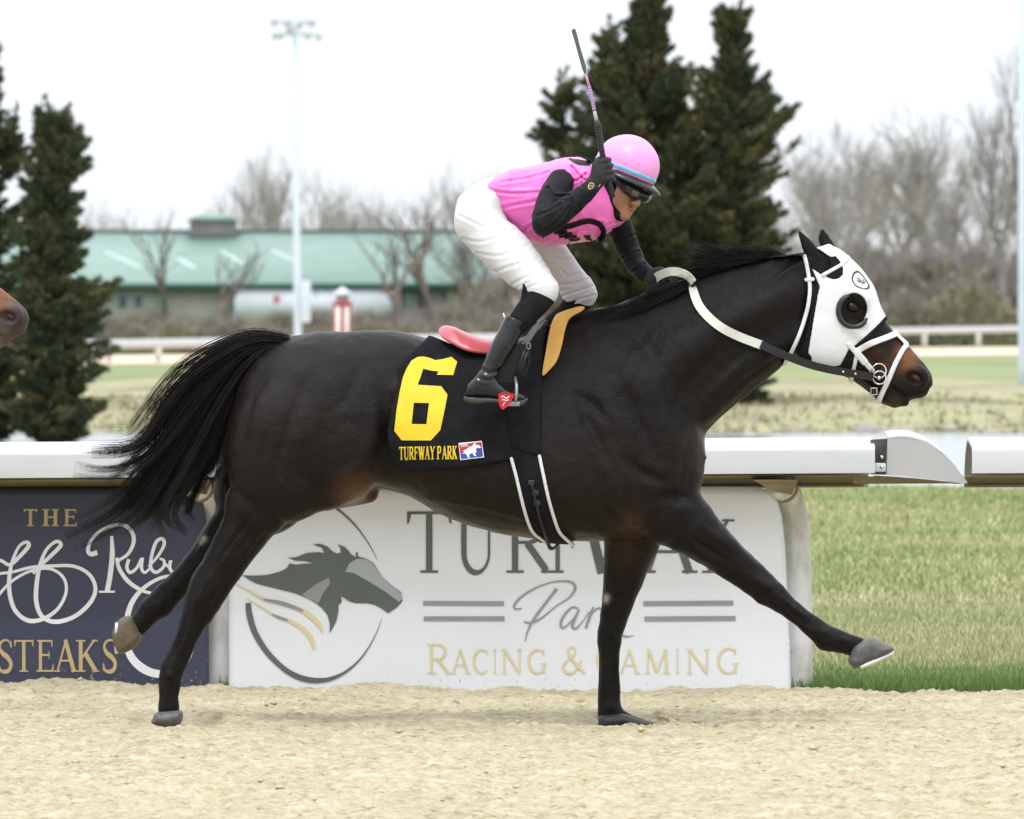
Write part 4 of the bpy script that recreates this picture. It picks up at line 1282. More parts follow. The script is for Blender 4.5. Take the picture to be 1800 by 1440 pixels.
gi = shell("girth", polyr([(899,784),(949,796),(955,832),(964,872),(973,905),(984,936),(1000,957),(1010,985),(960,985),(940,942),(925,908),(916,874),(907,836)], -.3, 0), .014, M['black_cloth'], saddle, BX, .0055)
for pts in ([(899,806),(907,836),(916,874),(925,908),(936,936),(952,951),(966,962)], [(948,801),(954,830),(963,872),(972,905),(983,936),(997,952),(1010,965)]):
    shell("girth_piping", liner(pts, 2.9, -.3), .021, M['white_strap'], gi, BX, .0042)
gb = bvh_of(gi); dg = drape_fn([gb], .006)
mb = MB()
for (x, y) in ((934,848),(941,866),(944,884)):
    p = P2([(x, y)], -.3)[0]; yy = dg(p[0], p[1]); mb.box((p[0]-.012, yy-.004, p[1]-.009), (p[0]+.012, yy+.004, p[1]+.009))
bevel(mb.build("girth_buckle", M['black_plastic'], gi), .002)
mb = MB(); pts = []
for (x, y, dy) in ((935,850,0),(942,880,0),(949,910,0),(957,935,.02)):
    p = P2([(x, y)], -.3)[0]; pts.append((p[0], dg(p[0], p[1])-.002, p[1]))
pts += [PX(963,955,-.12), PX(968,964,-.08), PX(976,962,-.04), PX(986,950,.02)]
mb.tube(catmull(pts, 5), [.008]*(5*7+1), 8, sx=.5); mb.build("girth_strap", M['black_leather'], gi, True)
# stirrup leathers and irons
for sy in (-1, 1):
    mb = MB(); y = sy*.345
    for a, b in (((926,606),(904,666)), ((931,610),(909,668))):
        q = ribbon([P2([a], y)[0], P2([b], y)[0]], S(5.5))[0]
        mb.add([(c[0], y+sy*(.012 if c[1] < 1.35 else 0)-.002, c[1]) for c in q]+[(c[0], y+sy*(.012 if c[1] < 1.35 else 0)+.002, c[1]) for c in q],
               [[0,1,2,3],[7,6,5,4],[0,4,5,1],[1,5,6,2],[2,6,7,3],[3,7,4,0]])
    mb.build("stirrup_leather", M['black_leather'], saddle)
    mb = MB(); mb.tube([PX(928,603,y-.004*sy), PX(931,618,y), PX(930,640,y), PX(922,660,y-.004), PX(926,668,y)], .0028, 6); mb.build("leather_end", M['black_leather'], saddle, True)
    mb = MB(); c = PX(929,608,y+.003*sy); mb.tube([(c[0]+.007*math.cos(t_), y+.006*sy, c[2]+.012*math.sin(t_)) for t_ in np.linspace(0, 6.4, 14)], .002, 6); mb.build("buckle", M['grey_metal'], saddle, True)
    ir = None
    mb = MB(); yi = sy*.375
    arch = [PX(906,705,yi+sy*.055), PX(908,692,yi+sy*.056), PX(908,678,yi+sy*.045), PX(906,667,yi+sy*.012), PX(906,665,yi-sy*.012), PX(907,676,yi-sy*.045), PX(906,692,yi-sy*.056), PX(904,705,yi-sy*.055)]
    mb.tube(catmull(arch, 5), [.0055]*(5*7+1), 8)
    ir = mb.build("stirrup_iron", M['grey_metal'], saddle, True)
    mb = MB(); a, b = PX(884,706,yi), PX(914,714,yi); mb.box((a[0], yi-.055, b[2]), (b[0], yi+.055, a[2])); bevel(mb.build("tread", M['grey_metal'], ir), .003)
    pl = slab("end_plate", [(876,698),(879,692),(888,690),(903,693),(899,704),(892,714),(884,719),(878,713)], yi+sy*.06, .006, M['red_metal'], ir, 2)
    mk = ribbon(catmull(P2([(881,698),(885,696),(888,699),(892,699),(895,696)], yi), 4), .0035)+ribbon(catmull(P2([(882,703),(886,702),(890,704),(894,702)], yi), 4), .0032)+ribbon(P2([(884,713),(887,707)], yi), .0028)
    if sy < 0: print_flat("plate_mark", mk, lambda a, b: yi-.0638-.001, M['white_print'], ir)

# ---- blinker hood
hood = empty("blinker_hood", PX(1480, 540, 0), "white blinker hood with black eye cups over the horse's head", "hood")
EYE = P2([(1504,541)], -.1)[0]
def hood_region(X, Z):
    r = poly_sd(X, Z, P2([(1436,436),(1460,428),(1482,440),(1502,458),(1516,472),(1536,497),(1550,524),(1567,556),(1535,580),(1504,607),(1493,611),(1486,626),(1477,643),(1464,646),(1445,641),(1426,635),(1417,622),(1422,596),(1429,556),(1436,522),(1441,505),(1434,488),(1427,472),(1436,478),(1443,483),(1452,480),(1462,468),(1460,452)], -.08))
    e = (np.sqrt(((X-EYE[0]+S(2.5))/S(23))**2+((Z-EYE[1]+S(2))/S(27.5))**2)-1)*S(23)
    return smax(r, -e, .004)
hd = shell("hood", hood_region, .0085, M['white_cloth'], hood, HB, .0036, Y=-.08, halfY=.17, inner=.004, lift=lambda X, Y, Z: .0016*vnoise(X+Z, Z-X, 41, 14)+.0005*vnoise(X, Z, 42, 70), smooth=3)
hbv2 = bvh_of(hd)
for pts, nm in (([(1502,607),(1533,581),(1560,553),(1564,559),(1538,586),(1507,612)], "edge_binding"), ([(1427,494),(1434,508),(1437,522),(1430,565),(1421,620),(1427,627),(1427,636),(1414,632),(1402,628),(1414,600),(1423,562),(1426,530)], "edge_binding"),
                ([(1494,611),(1503,622),(1500,648),(1478,648),(1463,649),(1463,644),(1478,642)], "edge_binding"), ([(1456,451),(1470,450),(1478,460),(1483,472),(1482,483),(1475,490),(1465,492),(1454,488),(1446,482),(1453,476),(1459,466)], "ear_patch")):
    shell(nm, polyr(pts, -.08, 0), .0105, M['black_cloth'], hood, HB, .0036, Y=-.08, halfY=.17, inner=.004, split=nm == 'ear_patch' or pts[0][0] in (1494, 1427))
for sy in (-1, 1):
    y = sy*.102
    arc = []
    for k_ in range(15):
        th = math.radians(108+222*k_/14); e = min(1, min(k_, 14-k_)/2.2+.45)
        arc.append((1500.5+26.5*math.cos(th), 546.5-28*math.sin(th), 5.6*e, sy*(.103-.006*abs(k_-7)/7)))
    blob("eye_cup", [pchain(arc, 0, 1.7, .004)], .003, M['black_plastic'], hood, 2)
dh = drape_fn([hbv2], .0022, -.08); dh2 = drape_fn([hbv2], .0032, -.08)
def c2(pts): return [(1360+a*.25, 380+b*.25) for a, b in pts]
em = catmull(c2([(550,455),(552,420),(568,392),(596,384),(622,405),(650,440),(676,482),(676,505),(655,516),(615,510),(575,492)]), 4, True)
ctr_ = em.mean(0)
drape_poly("emblem", [tuple(p) for p in em], [[tuple(ctr_+(p-ctr_)*.84) for p in em]], -.08, dh, M['black_plastic'], hood, .005)
mk = []
for a in ([(585,432),(605,470),(612,445),(628,482),(632,450)], [(596,428),(618,462),(628,438),(646,476),(648,452)], [(588,452),(640,470)]):
    mk += ribbon(P2(c2(a), -.08), .0022)
V_, F_ = union2d(mk, .006)
link("emblem_letters", mesh_np("emblem_letters", np.stack([V_[:, 0], [dh2(a, b) for a, b in V_], V_[:, 1]], 1), F_, True), M['black_plastic'], hood)

# ---- bridle and reins
bridle = empty("bridle", PX(1545, 640, 0), "white race bridle with steel bit rings and long rein", "bridle")
def strap(name, pts, w, off=.011, mat='white_strap', parent=None, side=None, sm=4, split=False):
    return shell(name, liner(pts, w, -.07, sm), off, M[mat], parent or bridle, HB, .0036, Y=-.08, halfY=.17, inner=-.001, side=side, split=split)
strap("browband", [(1446,484),(1462,475),(1482,463),(1492,452)], 3.3, .014)
strap("throat_latch", [(1414,450),(1418,467),(1422,492),(1423,512),(1420,537),(1414,560),(1405,587),(1392,617),(1380,640)], 3.5, .012)
strap("keeper", [(1417,492),(1428,491)], 3.6, .015, sm=0, split=True)
strap("noseband", [(1508,616),(1530,604),(1560,593),(1592,580)], 5.4, .0125)
strap("noseband_drop", [(1506,622),(1501,645),(1496,676)], 3.9, .011)
strap("cheek_strap", [(1492,606),(1510,626),(1533,651)], 4.8, .0145, split=True)
strap("keeper", [(1507,622),(1520,637)], 6.2, .016, sm=0, split=True)
strap("nose_strap", [(1582,590),(1590,598),(1595,606),(1587,616),(1573,642),(1561,670),(1549,696),(1546,706)], 4.4, .0125)
strap("chin_strap", [(1512,668),(1528,680),(1544,690)], 3.6, .010, 'black_leather', split=True)
for sy in (-1, 1):
    for cx, cy, r in ((1545,652,12.5), (1546,664,11.5)):
        mb = MB(); y = sy*(.083 if cy < 660 else .088)
        c = PX(cx, cy, y); rr = S(r)
        mb.tube([(c[0]+rr*math.cos(a), y-sy*.004*math.sin(a*2), c[2]+rr*math.sin(a)) for a in np.linspace(0, 2*math.pi, 25)], .0026, 8, cap=False); mb.build("bit_ring", M['steel'], bridle, True)
    mb = MB(); y = sy*.078; c = PX(1536,688,y); mb.box((c[0]-.011, y-.006, c[2]-.013), (c[0]+.011, y+.006, c[2]+.013)); bk = bevel(mb.build("curb_buckle", M['black_leather'], bridle), .003)
    mb = MB(); y = sy*.0865; k = [(-.011,-.012),(.011,-.012),(.011,.012),(-.011,.012),(-.011,-.012)]; mb.tube([(c[0]+a, y, c[2]+b) for a, b in k], .0022, 6); mb.build("curb_frame", M['steel'], bridle, True)
mb = MB(); mb.tube([PX(1545,664,-.085), PX(1545,666,-.03), PX(1545,668,.03), PX(1545,664,.085)], .008, 8); mb.build("mouthpiece", M['steel'], bridle, True)

def rein(name, pts, wpx, mat, y_of, th=.005, roll=0.0):
    """a flat strap; pts (px,py), y_of list of depths"""
    P = catmull([(*p, y) for p, y in zip(pts, y_of)], 8)
    W = np.array([PX(p[0], p[1], p[2]) for p in P])
    T = np.gradient(W, axis=0); T /= np.linalg.norm(T, axis=1)[:, None]
    mb = MB(); n = len(W); up = np.array([0, 1.0, 0])
    vs = []; fs = []
    for i in range(n):
        ro = roll if not hasattr(roll, '__len__') else np.interp(i/(n-1), np.linspace(0, 1, len(roll)), roll)
        side = np.cross(T[i], up); side /= np.linalg.norm(side)
        nor = np.cross(side, T[i])
        s2 = side*math.cos(ro)+nor*math.sin(ro); n2 = np.cross(s2, T[i])
        a = s2*S(wpx)/2; b = n2*th/2
        vs += [W[i]-a-b, W[i]+a-b, W[i]+a+b, W[i]-a+b]
    for i in range(n-1):
        for k in range(4):
            fs.append([i*4+k, i*4+(k+1) % 4, i*4+4+(k+1) % 4, i*4+4+k])
    fs += [[3, 2, 1, 0], [4*n-4, 4*n-3, 4*n-2, 4*n-1]]
    mb.add(vs, fs)
    return auto_smooth(mb.build(name, M[mat], bridle, False), 50)
def ny(px, py, off):
    p = P2([(px, py)], -.1)[0]; h = hbv.ray_cast(Vector((p[0], -3, p[1])), Vector((0, 1, 0)))
    return (h[0].y if h[0] else -.08)-off
rp = [(1217,494),(1219,512),(1228,536),(1246,558),(1270,577),(1300,592),(1339,607)]
rein("rein", [(1148,494),(1158,485),(1178,477.5),(1198,480),(1212,488),(1219,497)], 15, 'cream_rubber', [.02,.0,-.04,-.065,-.08,-.085], roll=[.3,.15,0,-.3,-.6,-.9])
rein("rein", rp, 15.5, 'cream_rubber', [ny(x, y, .012) for x, y in rp], roll=[.9,.3,0,0,0,0])
rp2 = [(1337,606),(1362,617),(1395,631),(1430,643),(1465,651),(1500,657),(1535,663)]
rb = rein("rein_end", rp2, 14, 'black_leather', [ny(1337,606,.013), -.135, -.135, -.13, -.122, -.108, -.092])
rp3 = [(1217,494),(1240,520),(1290,560),(1340,600),(1400,630),(1470,652),(1535,663)]
rein("rein_end", rp3, 13, 'black_leather', [.10,.16,.15,.13,.13,.12,.092])
for (x, y) in ((1482,654),(1504,657.5)):
    mb = MB(); c = PX(x, y, -.121); mb.tube([(c[0], -.124 if x < 1490 else -.115, c[2]), (c[0], -.119 if x < 1490 else -.108, c[2])], .0045, 8)
    mb.build("rein_stud", M['steel'], rb, True)
# ------------------------------------------------------------------ the jockey
jk = empty("person", PX(960, 480, 0), "jockey in pink silks and white breeches crouched over the dark horse, whip raised", "person")
u_t = math.radians(22); yaw = math.radians(40)
HU = np.array([math.sin(u_t), 0, math.cos(u_t)]); F0 = np.array([math.cos(u_t), 0, -math.sin(u_t)])
HFW = math.cos(yaw)*F0+math.sin(yaw)*np.array([0, -1.0, 0]); HS = np.cross(HFW, HU)     # towards the camera side
if HS[1] > 0: HS = -HS
HC = np.array(PX(1103, 291, -.07))
def HL(a, b, c): return HC+a*HFW+b*HS+c*HU
ROT = [HFW, HS, HU]
def hell(a, b, c, ra, rb, rc, k=.01, op='add', tilt=None): return ellipsoid(HL(a, b, c), (ra, rb, rc), ROT, k, op)
def hch(rows, k=.008, op='add'): return chain([(*HL(a, b, c), r) for a, b, c, r in rows], 1.0, k, op)

HEAD = [hell(-.005, 0, -.01, .098, .078, .09), hell(.025, 0, -.085, .068, .060, .07, .03),
    hch([(.05,-.035,-.13,.028),(.070,0,-.168,.024),(.05,.035,-.13,.028)], .025),       # jaw and chin
    hell(.076, 0, -.178, .018, .02, .014, .012),
    hch([(.086,0,-.06,.010),(.101,0,-.095,.0115),(.110,0,-.117,.0118)], .012),          # nose
    hell(.100, .014, -.122, .011, .009, .009, .006), hell(.100, -.014, -.122, .011, .009, .009, .006),
    hell(.110, .007, -.130, .006, .0045, .004, .003, 'sub'), hell(.110, -.007, -.130, .006, .0045, .004, .003, 'sub'),
    hell(.06, .040, -.098, .028, .022, .022, .02), hell(.06, -.040, -.098, .028, .022, .022, .02),   # cheeks
    hell(.078, .028, -.066, .012, .020, .014, .01, 'sub'), hell(.078, -.028, -.066, .012, .020, .014, .01, 'sub'),
    hch([(.074,.04,-.048,.010),(.084,.02,-.046,.010),(.084,-.02,-.046,.010),(.074,-.04,-.048,.010)], .01),
    hch([(.078,.024,-.150,.006),(.091,.009,-.145,.008),(.091,-.009,-.145,.008),(.078,-.024,-.150,.006)], .006),   # lips
    hch([(.077,.020,-.159,.006),(.087,.006,-.160,.0075),(.087,-.006,-.160,.0075),(.077,-.020,-.159,.006)], .006),
    hch([(.082,.027,-.1535,.0022),(.0965,.010,-.1525,.0026),(.0965,-.010,-.1525,.0026),(.082,-.027,-.1535,.0022)], .003, 'sub'),
    hch([(.094,.017,-.128,.003),(.082,.030,-.145,.003)], .008, 'sub'), hch([(.094,-.017,-.128,.003),(.082,-.030,-.145,.003)], .008, 'sub'),
    hell(-.01, .078, -.075, .018, .010, .03, .006), hell(-.01, -.078, -.075, .018, .010, .03, .006)]
NECK = [chain([(*HL(-.03, 0, -.12), .054), (*PX(1030, 345, -.03), .060), (*PX(1005, 335, 0), .08)], 1, .03)]
TORSO = [loft(top=[(838,336),(857,320),(880,306),(900,296),(930,290),(955,286),(980,280),(1002,277),(1022,280),(1042,292),(1065,312),(1090,340)],
              bot=[(845,352),(862,358),(870,370),(880,385),(897,401),(916,415),(938,428),(965,431),(1000,428),(1032,422),(1062,413),(1085,396),(1102,372)],
              wid=[(840,345,.10),(870,350,.135),(920,355,.15),(980,355,.172),(1030,350,.175),(1070,355,.15),(1100,356,.09)], ang=-14, p=2.3, k=.03),
         pchain([(990,318,30,-.12),(1000,322,30,.10)], 0, 1, .04), pchain([(1060,360,24,-.06),(1080,370,24,.10)], 0, 1, .04)]
NTH = [(842,393,41,-.10),(866,420,43,-.13),(891,442,42.5,-.17),(917,469,38.5,-.22),(938,492,33,-.26),(954,511,29,-.285)]
FTH = [(852,393,38,.10),(900,405,34,.14),(945,428,28,.18),(972,447,27,.21),(998,484,27,.23),(1014,508,30,.25),(1022,518,27,.25)]
PELV = [pell(846,372,0,46,46,.165,-30,.03), pell(836,392,-.075,34,36,.10,0,.03), pell(836,390,.075,34,36,.10,0,.03), pell(866,350,0,34,38,.14,0,.03)]
NSH = [(954,512,24,-.285),(940,535,23,-.30),(918,558,20,-.325),(900,585,18.5,-.345),(884,610,18,-.36),(869,637,16,-.365),(860,660,15,-.365)]
FSH = [(1022,520,24,.25),(1000,552,22,.29),(965,580,19,.32),(930,610,17,.345),(905,640,15,.36),(893,662,14,.365)]
NARM = [(985,322,25,-.16),(970,352,26,-.235),(958,382,23.5,-.295),(956,394,22,-.315),(975,383,22,-.325),(1003,361,20,-.32),(1026,342,17,-.31),(1042,327,14,-.30)]
FARM = [(1075,368,24,.13),(1092,405,23,.17),(1106,443,20,.17),(1118,466,18.5,.13),(1133,481,16.5,.08),(1147,489,14,.05)]

# gloved hands: palm, four wrapped fingers, thumb
def fist(cpx, cpy, cy, s=1.0, ax=(-.24, 0, .97), back=-1):
    """ax: direction of the held stick; back: side (in y) on which the back of the hand lies"""
    c = np.array(PX(cpx, cpy, cy)); ax = np.array(ax)/np.linalg.norm(ax)
    v = np.array([ax[2], 0, -ax[0]])               # across the stick, to the right in the picture
    w = np.array([0, back, 0.0])
    pr = [ellipsoid(c+w*.012-v*.010, (.030*s, .016*s, .042*s), [v, w, ax], .012)]
    for i, off in enumerate((.031, .011, -.010, -.029)):
        L = (1.0, 1.08, 1.02, .85)[i]
        b = c+ax*off*s
        pts = [b+w*.016-v*.004, b+w*.013+v*.022*L, b-w*.012+v*.030*L, b-w*.026+v*.012, b-w*.022-v*.010]
        pr.append(chain([(*p, r*s) for p, r in zip(pts, (.0095, .0105, .0098, .009, .008))], 1, .004))
        pr.append(ellipsoid(b+w*.0155+v*.020*L, (.0115*s,)*3, None, .005))
    th = [c-ax*.006+w*.004-v*.026, c+ax*.024+w*.002-v*.022, c+ax*.042-w*.012-v*.006, c+ax*.046-w*.018+v*.012]
    pr.append(chain([(*p, r*s) for p, r in zip(th, (.015, .0125, .0105, .009))], 1, .006))
    return pr
NHAND = fist(1060, 300, -.305, 1.06)
FHAND = fist(1156, 490, .035, 1.0, ax=(.85, -.1, .5))
WR_N = [pchain([(1040,329,14.5,-.302),(1053,311,15,-.304)], 0, 1, .015)]
WR_F = [pchain([(1144,488,14,.055),(1156,490,12,.04)], 0, 1, .015)]

def pc(rows, ys=1, k=.03, dr=0): return pchain([(a, b, max(3, r-dr), y) for a, b, r, y in rows], 0, ys, k)
# the body: one continuous figure, slimmer than its clothes
def shrink(p, d):
    f = p.fn; return Prim(p.lo, p.hi, (lambda X, Y, Z: f(X, Y, Z)+d) if p.op == 'add' else f, p.k, p.op)
BODY = [shrink(p, .012) for p in TORSO+PELV+NECK]+[pc(NTH, 1, .03, 5), pc(FTH, 1, .03, 5), pc(NSH, 1, .02, 5), pc(FSH, 1, .02, 5), pc(NARM, 1, .02, 4), pc(FARM, 1, .02, 4)]
BODY += [pchain([(858,662,10,-.365),(838,692,9,-.365),(880,697,10,-.368),(915,706,8,-.37)], 0, 1, .01), pchain([(892,664,10,.365),(872,692,9,.365),(914,699,10,.368),(940,706,8,.37)], 0, 1, .01)]
BODY += [shrink(p, .003) for p in NHAND+FHAND]+HEAD
blob("body", BODY, .0052, M['skin'], jk, 2)
# mouth tint as a thin piece of lip skin
link_l = blob("lips", [hch([(.0795,.022,-.150,.0052),(.0925,.009,-.1455,.0072),(.0925,-.009,-.1455,.0072),(.0795,-.022,-.150,.0052)], .004), hch([(.079,.018,-.159,.005),(.0885,.006,-.160,.0065),(.0885,-.006,-.160,.0065),(.079,-.018,-.159,.005)], .004),
    hch([(.082,.027,-.1535,.0022),(.0985,.010,-.1525,.0026),(.0985,-.010,-.1525,.0026),(.082,-.027,-.1535,.0022)], .003, 'sub')], .0022, M['lip'], jk, 1)

def folds(amp, rows=(), seed=51, f=(18, 40), gain=1.5):
    """cloth irregularity: noise plus creases along traced lines (points, width px, depth mm)"""
    R = [(P2(catmull(p, 4), -.2), S(w), d*.001*gain) for p, w, d in rows]
    def mod(D, g):
        X, Y, Z = g.ax[0][:, None, None], g.ax[1][None, :, None], g.ax[2][None, None, :]
        n = amp*(vnoise(X+Y*.7, Z+Y*.3, seed, f[0])+.5*vnoise(X-Y*.4, Z+X*.5, seed+1, f[1]))
        for P, w, d in R:
            l = line_sd(X, Z, P, 0); n = n+d*(np.exp(-(l/w)**2)-.8*np.exp(-((l-2.1*w)/w)**2))
        return (D+n).astype(np.float32)
    return mod
def cut(fn):
    """keep where fn(X,Y,Z) < 0"""
    def mod(D, g):
        return smax(D, fn(g.ax[0][:, None, None], g.ax[1][None, :, None], g.ax[2][None, None, :]).astype(np.float32), .004).astype(np.float32)
    return mod
def both(*m):
    def f(D, g):
        for q in m: D = q(D, g)
        return D
    return f
def halfp(a, b, Y=-.2):
    """signed: negative to the left of the traced line a->b seen in the picture"""
    p, q = P2([a], Y)[0], P2([b], Y)[0]; t = (q-p)/np.linalg.norm(q-p)
    return lambda X, Y_, Z: t[0]*-(Z-p[1])+t[1]*(X-p[0])

# breeches
brc = [([(812,350),(850,372),(905,392)],2.4,3),([(806,378),(850,400),(900,420)],2.6,3.2),([(812,420),(850,425),(905,405)],2.5,2.6),([(838,445),(880,450),(930,430)],2.4,2.6),([(870,478),(900,468),(945,455)],2.6,3),([(900,500),(930,485),(960,470)],2.4,3.2),([(915,512),(945,500),(975,496)],2.0,2.8),([(905,455),(912,478),(912,505)],2.4,2.2),([(880,395),(905,430),(925,460)],2.8,2),([(985,470),(1000,485),(1020,480)],2.2,3),([(985,500),(1010,498),(1036,490)],2,4),([(990,520),(1015,512),(1045,502)],1.8,4.5),([(996,536),(1020,526),(1048,518)],1.8,4.5),([(960,445),(985,455),(1005,455)],2.4,3)]
blob("breeches", PELV+[pc(NTH), pc(FTH)], .0046, M['breeches'], jk, 2,
     mod=both(cut(lambda X, Y, Z: np.where(Y < 0, np.maximum(halfp((905,506),(980,536))(X, Y, Z), -1), -1)), cut(lambda X, Y, Z: np.where(Y > .02, halfp((985,556),(1060,530), .25)(X, Y, Z), -1)), folds(.0035, brc, 51, (12, 30), .7)))
# pink silks
jr = [([(862,335),(900,340),(950,338)],2.4,2.5),([(868,368),(905,360),(950,352)],2.6,2.6),([(880,320),(930,312),(965,302)],2.2,2),([(990,300),(1010,318),(1030,305)],2,3.5),([(1005,292),(1022,312),(1036,318)],2,3.2),([(920,405),(950,385),(965,360)],2.6,2.6),([(1000,425),(1020,400),(1060,392)],2.4,2.6),([(960,428),(1000,412),(1040,402)],2.2,2),([(1040,420),(1060,400),(1085,388)],2,2)]
jersey = blob("silks", TORSO, .0046, M['pink'], jk, 2, mod=both(folds(.011, jr, 61, (15, 34), 2.2), cut(halfp((854,316),(868,372)))))
jb = bvh_of(jersey); dj = drape_fn([jb], .0055, -.15)
def c1(pts): return [(760+a*.27778, 20+b*.27778) for a, b in pts]
pr_ = []
for pts, w in (([(690,1425),(720,1400),(790,1375),(880,1358),(950,1335),(1010,1330),(1060,1352),(1086,1395),(1075,1430),(1050,1445)], 26), ([(770,1400),(850,1388)], 20), ([(850,1388),(800,1420)], 14), ([(800,1420),(885,1412)], 22), ([(885,1412),(840,1438)], 12), ([(915,1425),(880,1428),(870,1442),(905,1447),(935,1437)], 13), ([(960,1425),(1000,1425),(975,1440),(1010,1442)], 11)):
    pr_ += ribbon(catmull(P2(c1(pts), -.15), 5) if len(pts) > 2 else P2(c1(pts), -.15), S(w*.36))
V_, F_ = union2d(pr_, .0055)
link("silks_print", mesh_np("silks_print", np.stack([V_[:, 0], [dj(a, b) for a, b in V_], V_[:, 1]], 1), F_, True), M['sleeve'], jersey)
pr_ = ribbon(catmull(P2(c1([(860,925),(900,945),(950,955),(1003,958)]), -.1), 5), [S(3), S(10), S(8)])
V_, F_ = union2d(pr_, .006)
link("silks_print", mesh_np("silks_print", np.stack([V_[:, 0], [dj(a, b) for a, b in V_], V_[:, 1]], 1), F_, True), M['sleeve'], jersey)
# black undershirt sleeves and neck
sl = [([(962,330),(975,345),(1000,345)],2,3),([(945,380),(965,372),(985,360)],2.2,2.6),([(960,405),(985,385),(1000,365)],2,2.4),([(995,385),(1005,365),(1003,350)],2,2.4),([(1018,368),(1022,350),(1016,335)],1.8,2)]
blob("sleeve", [pc(NARM, 1, .02)], .004, M['sleeve'], jk, 2, mod=folds(.0035, sl, 71, (26, 60)))
blob("sleeve", [pc(FARM, 1, .02)], .004, M['sleeve'], jk, 2, mod=folds(.004, [([(1085,420),(1105,418),(1120,410)],2,2.5),([(1095,455),(1110,445),(1125,440)],2,2.5),([(1110,480),(1122,472),(1135,462)],2,2.5)], 75, (26, 60)))
blob("neck_gaiter", [shrink(NECK[0], -.002), hch([(-.02,0,-.10,.066),(.02,0,-.135,.058),(.052,0,-.165,.036)], .02), hch([(.02,-.055,-.10,.026),(.035,-.045,-.14,.022),(.062,0,-.178,.020),(.035,.045,-.14,.022),(.02,.055,-.10,.026)], .015)], .004, M['black_cloth'], jk, 2, mod=folds(.003, [], 81, (30, 60)))
for rows in (NHAND+WR_N, FHAND+WR_F):
    gl = blob("glove", rows, .0028, M['glove'], jk, 1)
    if rows[0] is NHAND[0]:
        glb = bvh_of(gl); dgl = drape_fn([glb], .0018, -.32)
        lg = ribbon(catmull(P2([(1034,327),(1038,322),(1044,324),(1041,331),(1035,332),(1034,327)], -.32), 4), .003)+ribbon(catmull(P2([(1037,329),(1040,326),(1043,327)], -.32), 3), .003)+ribbon(P2([(1052,329),(1055,324)], -.32), .0035)
        V_, F_ = union2d(lg, .004)
        slv = bvh_of([o for o in jk.children if o.name.startswith("sleeve")][0]); dgl = drape_fn([glb, slv], .0018, -.34)
        link("glove_mark", mesh_np("glove_mark", np.stack([V_[:, 0], [dgl(a, b) for a, b in V_], V_[:, 1]], 1), F_, True), M['gold'], gl)
# gaiters and boots
blob("sock", [pchain([(956,514,25,-.285),(944,530,24.5,-.30),(928,548,23,-.315),(908,572,19.5,-.34)], 0, 1, .01), pchain([(921,497,2,-.315),(923,512,6,-.313),(925,528,10,-.31)], 0, .6, .006)], .004, M['black_cloth'], jk, 2)
blob("sock", [pchain([(1020,524,24,.25),(1000,552,22,.29),(962,582,20,.32)], 0, 1, .01)], .005, M['black_cloth'], jk, 2)
def boot(sy, dx, dy):
    Y = sy*.368
    q = lambda rows: [(a+dx, b+dy, r, y*(-sy)) for a, b, r, y in rows]
    sh = lambda pts: [(a+dx, b+dy) for a, b in pts]
    pr = [pchain(q([(906,566,20.5,-.340),(896,586,20,-.347),(883,609,19.5,-.358),(871,632,17.5,-.365),(862,650,15.5,-.367),(857,664,17,-.367)]), 0, 1, .012),
          loft(top=sh([(818,690),(822,678),(832,666),(844,656),(861,661),(878,672),(890,682),(902,687),(916,692),(926,699)]), bot=sh([(817,696),(822,699),(840,700),(862,701),(890,704),(912,707),(926,703)]),
               wid=[(818+dx,690+dy,.022),(835+dx,690+dy,.034),(870+dx,690+dy,.036),(900+dx,690+dy,.044),(926+dx,700+dy,.02)], ang=-8, p=2.2, yc=Y, k=.012)]
    cr = [([(846,648),(862,655),(886,648)],3,4),([(842,664),(858,668),(876,662)],2.6,2.6),([(870,594),(885,600),(905,612)],.8,1.6)]
    b = blob("boot", pr, .0034, M['patent'], jk, 2, mod=both(cut(lambda X, Y_, Z: halfp((880+dx,550+dy),(935+dx,572+dy))(X, Y_, Z)*-1 if False else -halfp((935+dx,574+dy),(880+dx,548+dy))(X, Y_, Z)*-1), folds(.0012, [([(a+dx, b_+dy) for a, b_ in p], w, d) for p, w, d in cr], 91, (30, 60), .55)))
    blob("sole", [loft(top=sh([(815,695),(820,697),(840,698.5),(862,700),(890,702.5),(915,703),(928,699)]), bot=sh([(815,703),(820,708),(838,710.5),(860,708),(878,709),(898,714),(918,714),(928,704)]), wid=[(815+dx,700+dy,.026),(835+dx,700+dy,.036),(870+dx,700+dy,.034),(900+dx,700+dy,.045),(928+dx,702+dy,.026)], ang=-4, p=4, yc=Y, k=.01)], .0034, M['sole'], b, 1)
    mb = MB(); mb.tube([PX(885+dx,551+dy,Y), PX(887+dx,559+dy,Y-.01)], .003, 6); mb.build("pull_tab", M['white_strap'], b, True)
    return b
boot(-1, 0, 0); boot(1, 34, 2)

# ---- helmet, goggles: worn, but lift off as one piece each
hel = empty("helmet", tuple(HL(0, 0, .02)), "pink silk covered jockey helmet with a light blue band", "helmet")
def hcut(c0, above=True, slope=0.0):
    def f(X, Y, Z):
        c = (X-HC[0])*HU[0]+(Y-HC[1])*HU[1]+(Z-HC[2])*HU[2]; a = (X-HC[0])*HFW[0]+(Y-HC[1])*HFW[1]+(Z-HC[2])*HFW[2]
        return (c0+slope*a-c) if above else (c-c0-slope*a)
    return f
DOME = hell(0, 0, 0, .124, .108, .113, .01)
blob("shell", [DOME], .004, M['helmet_pink'], hel, 2, mod=both(cut(hcut(-.045)), folds(.0012, [([(1092,290),(1098,262),(1106,246)],.8,1.2)], 95, (25, 50))))
blob("band", [shrink(DOME, -.0022)], .003, M['blue_band'], hel, 1, mod=both(cut(hcut(-.026)), cut(hcut(-.010, False))))
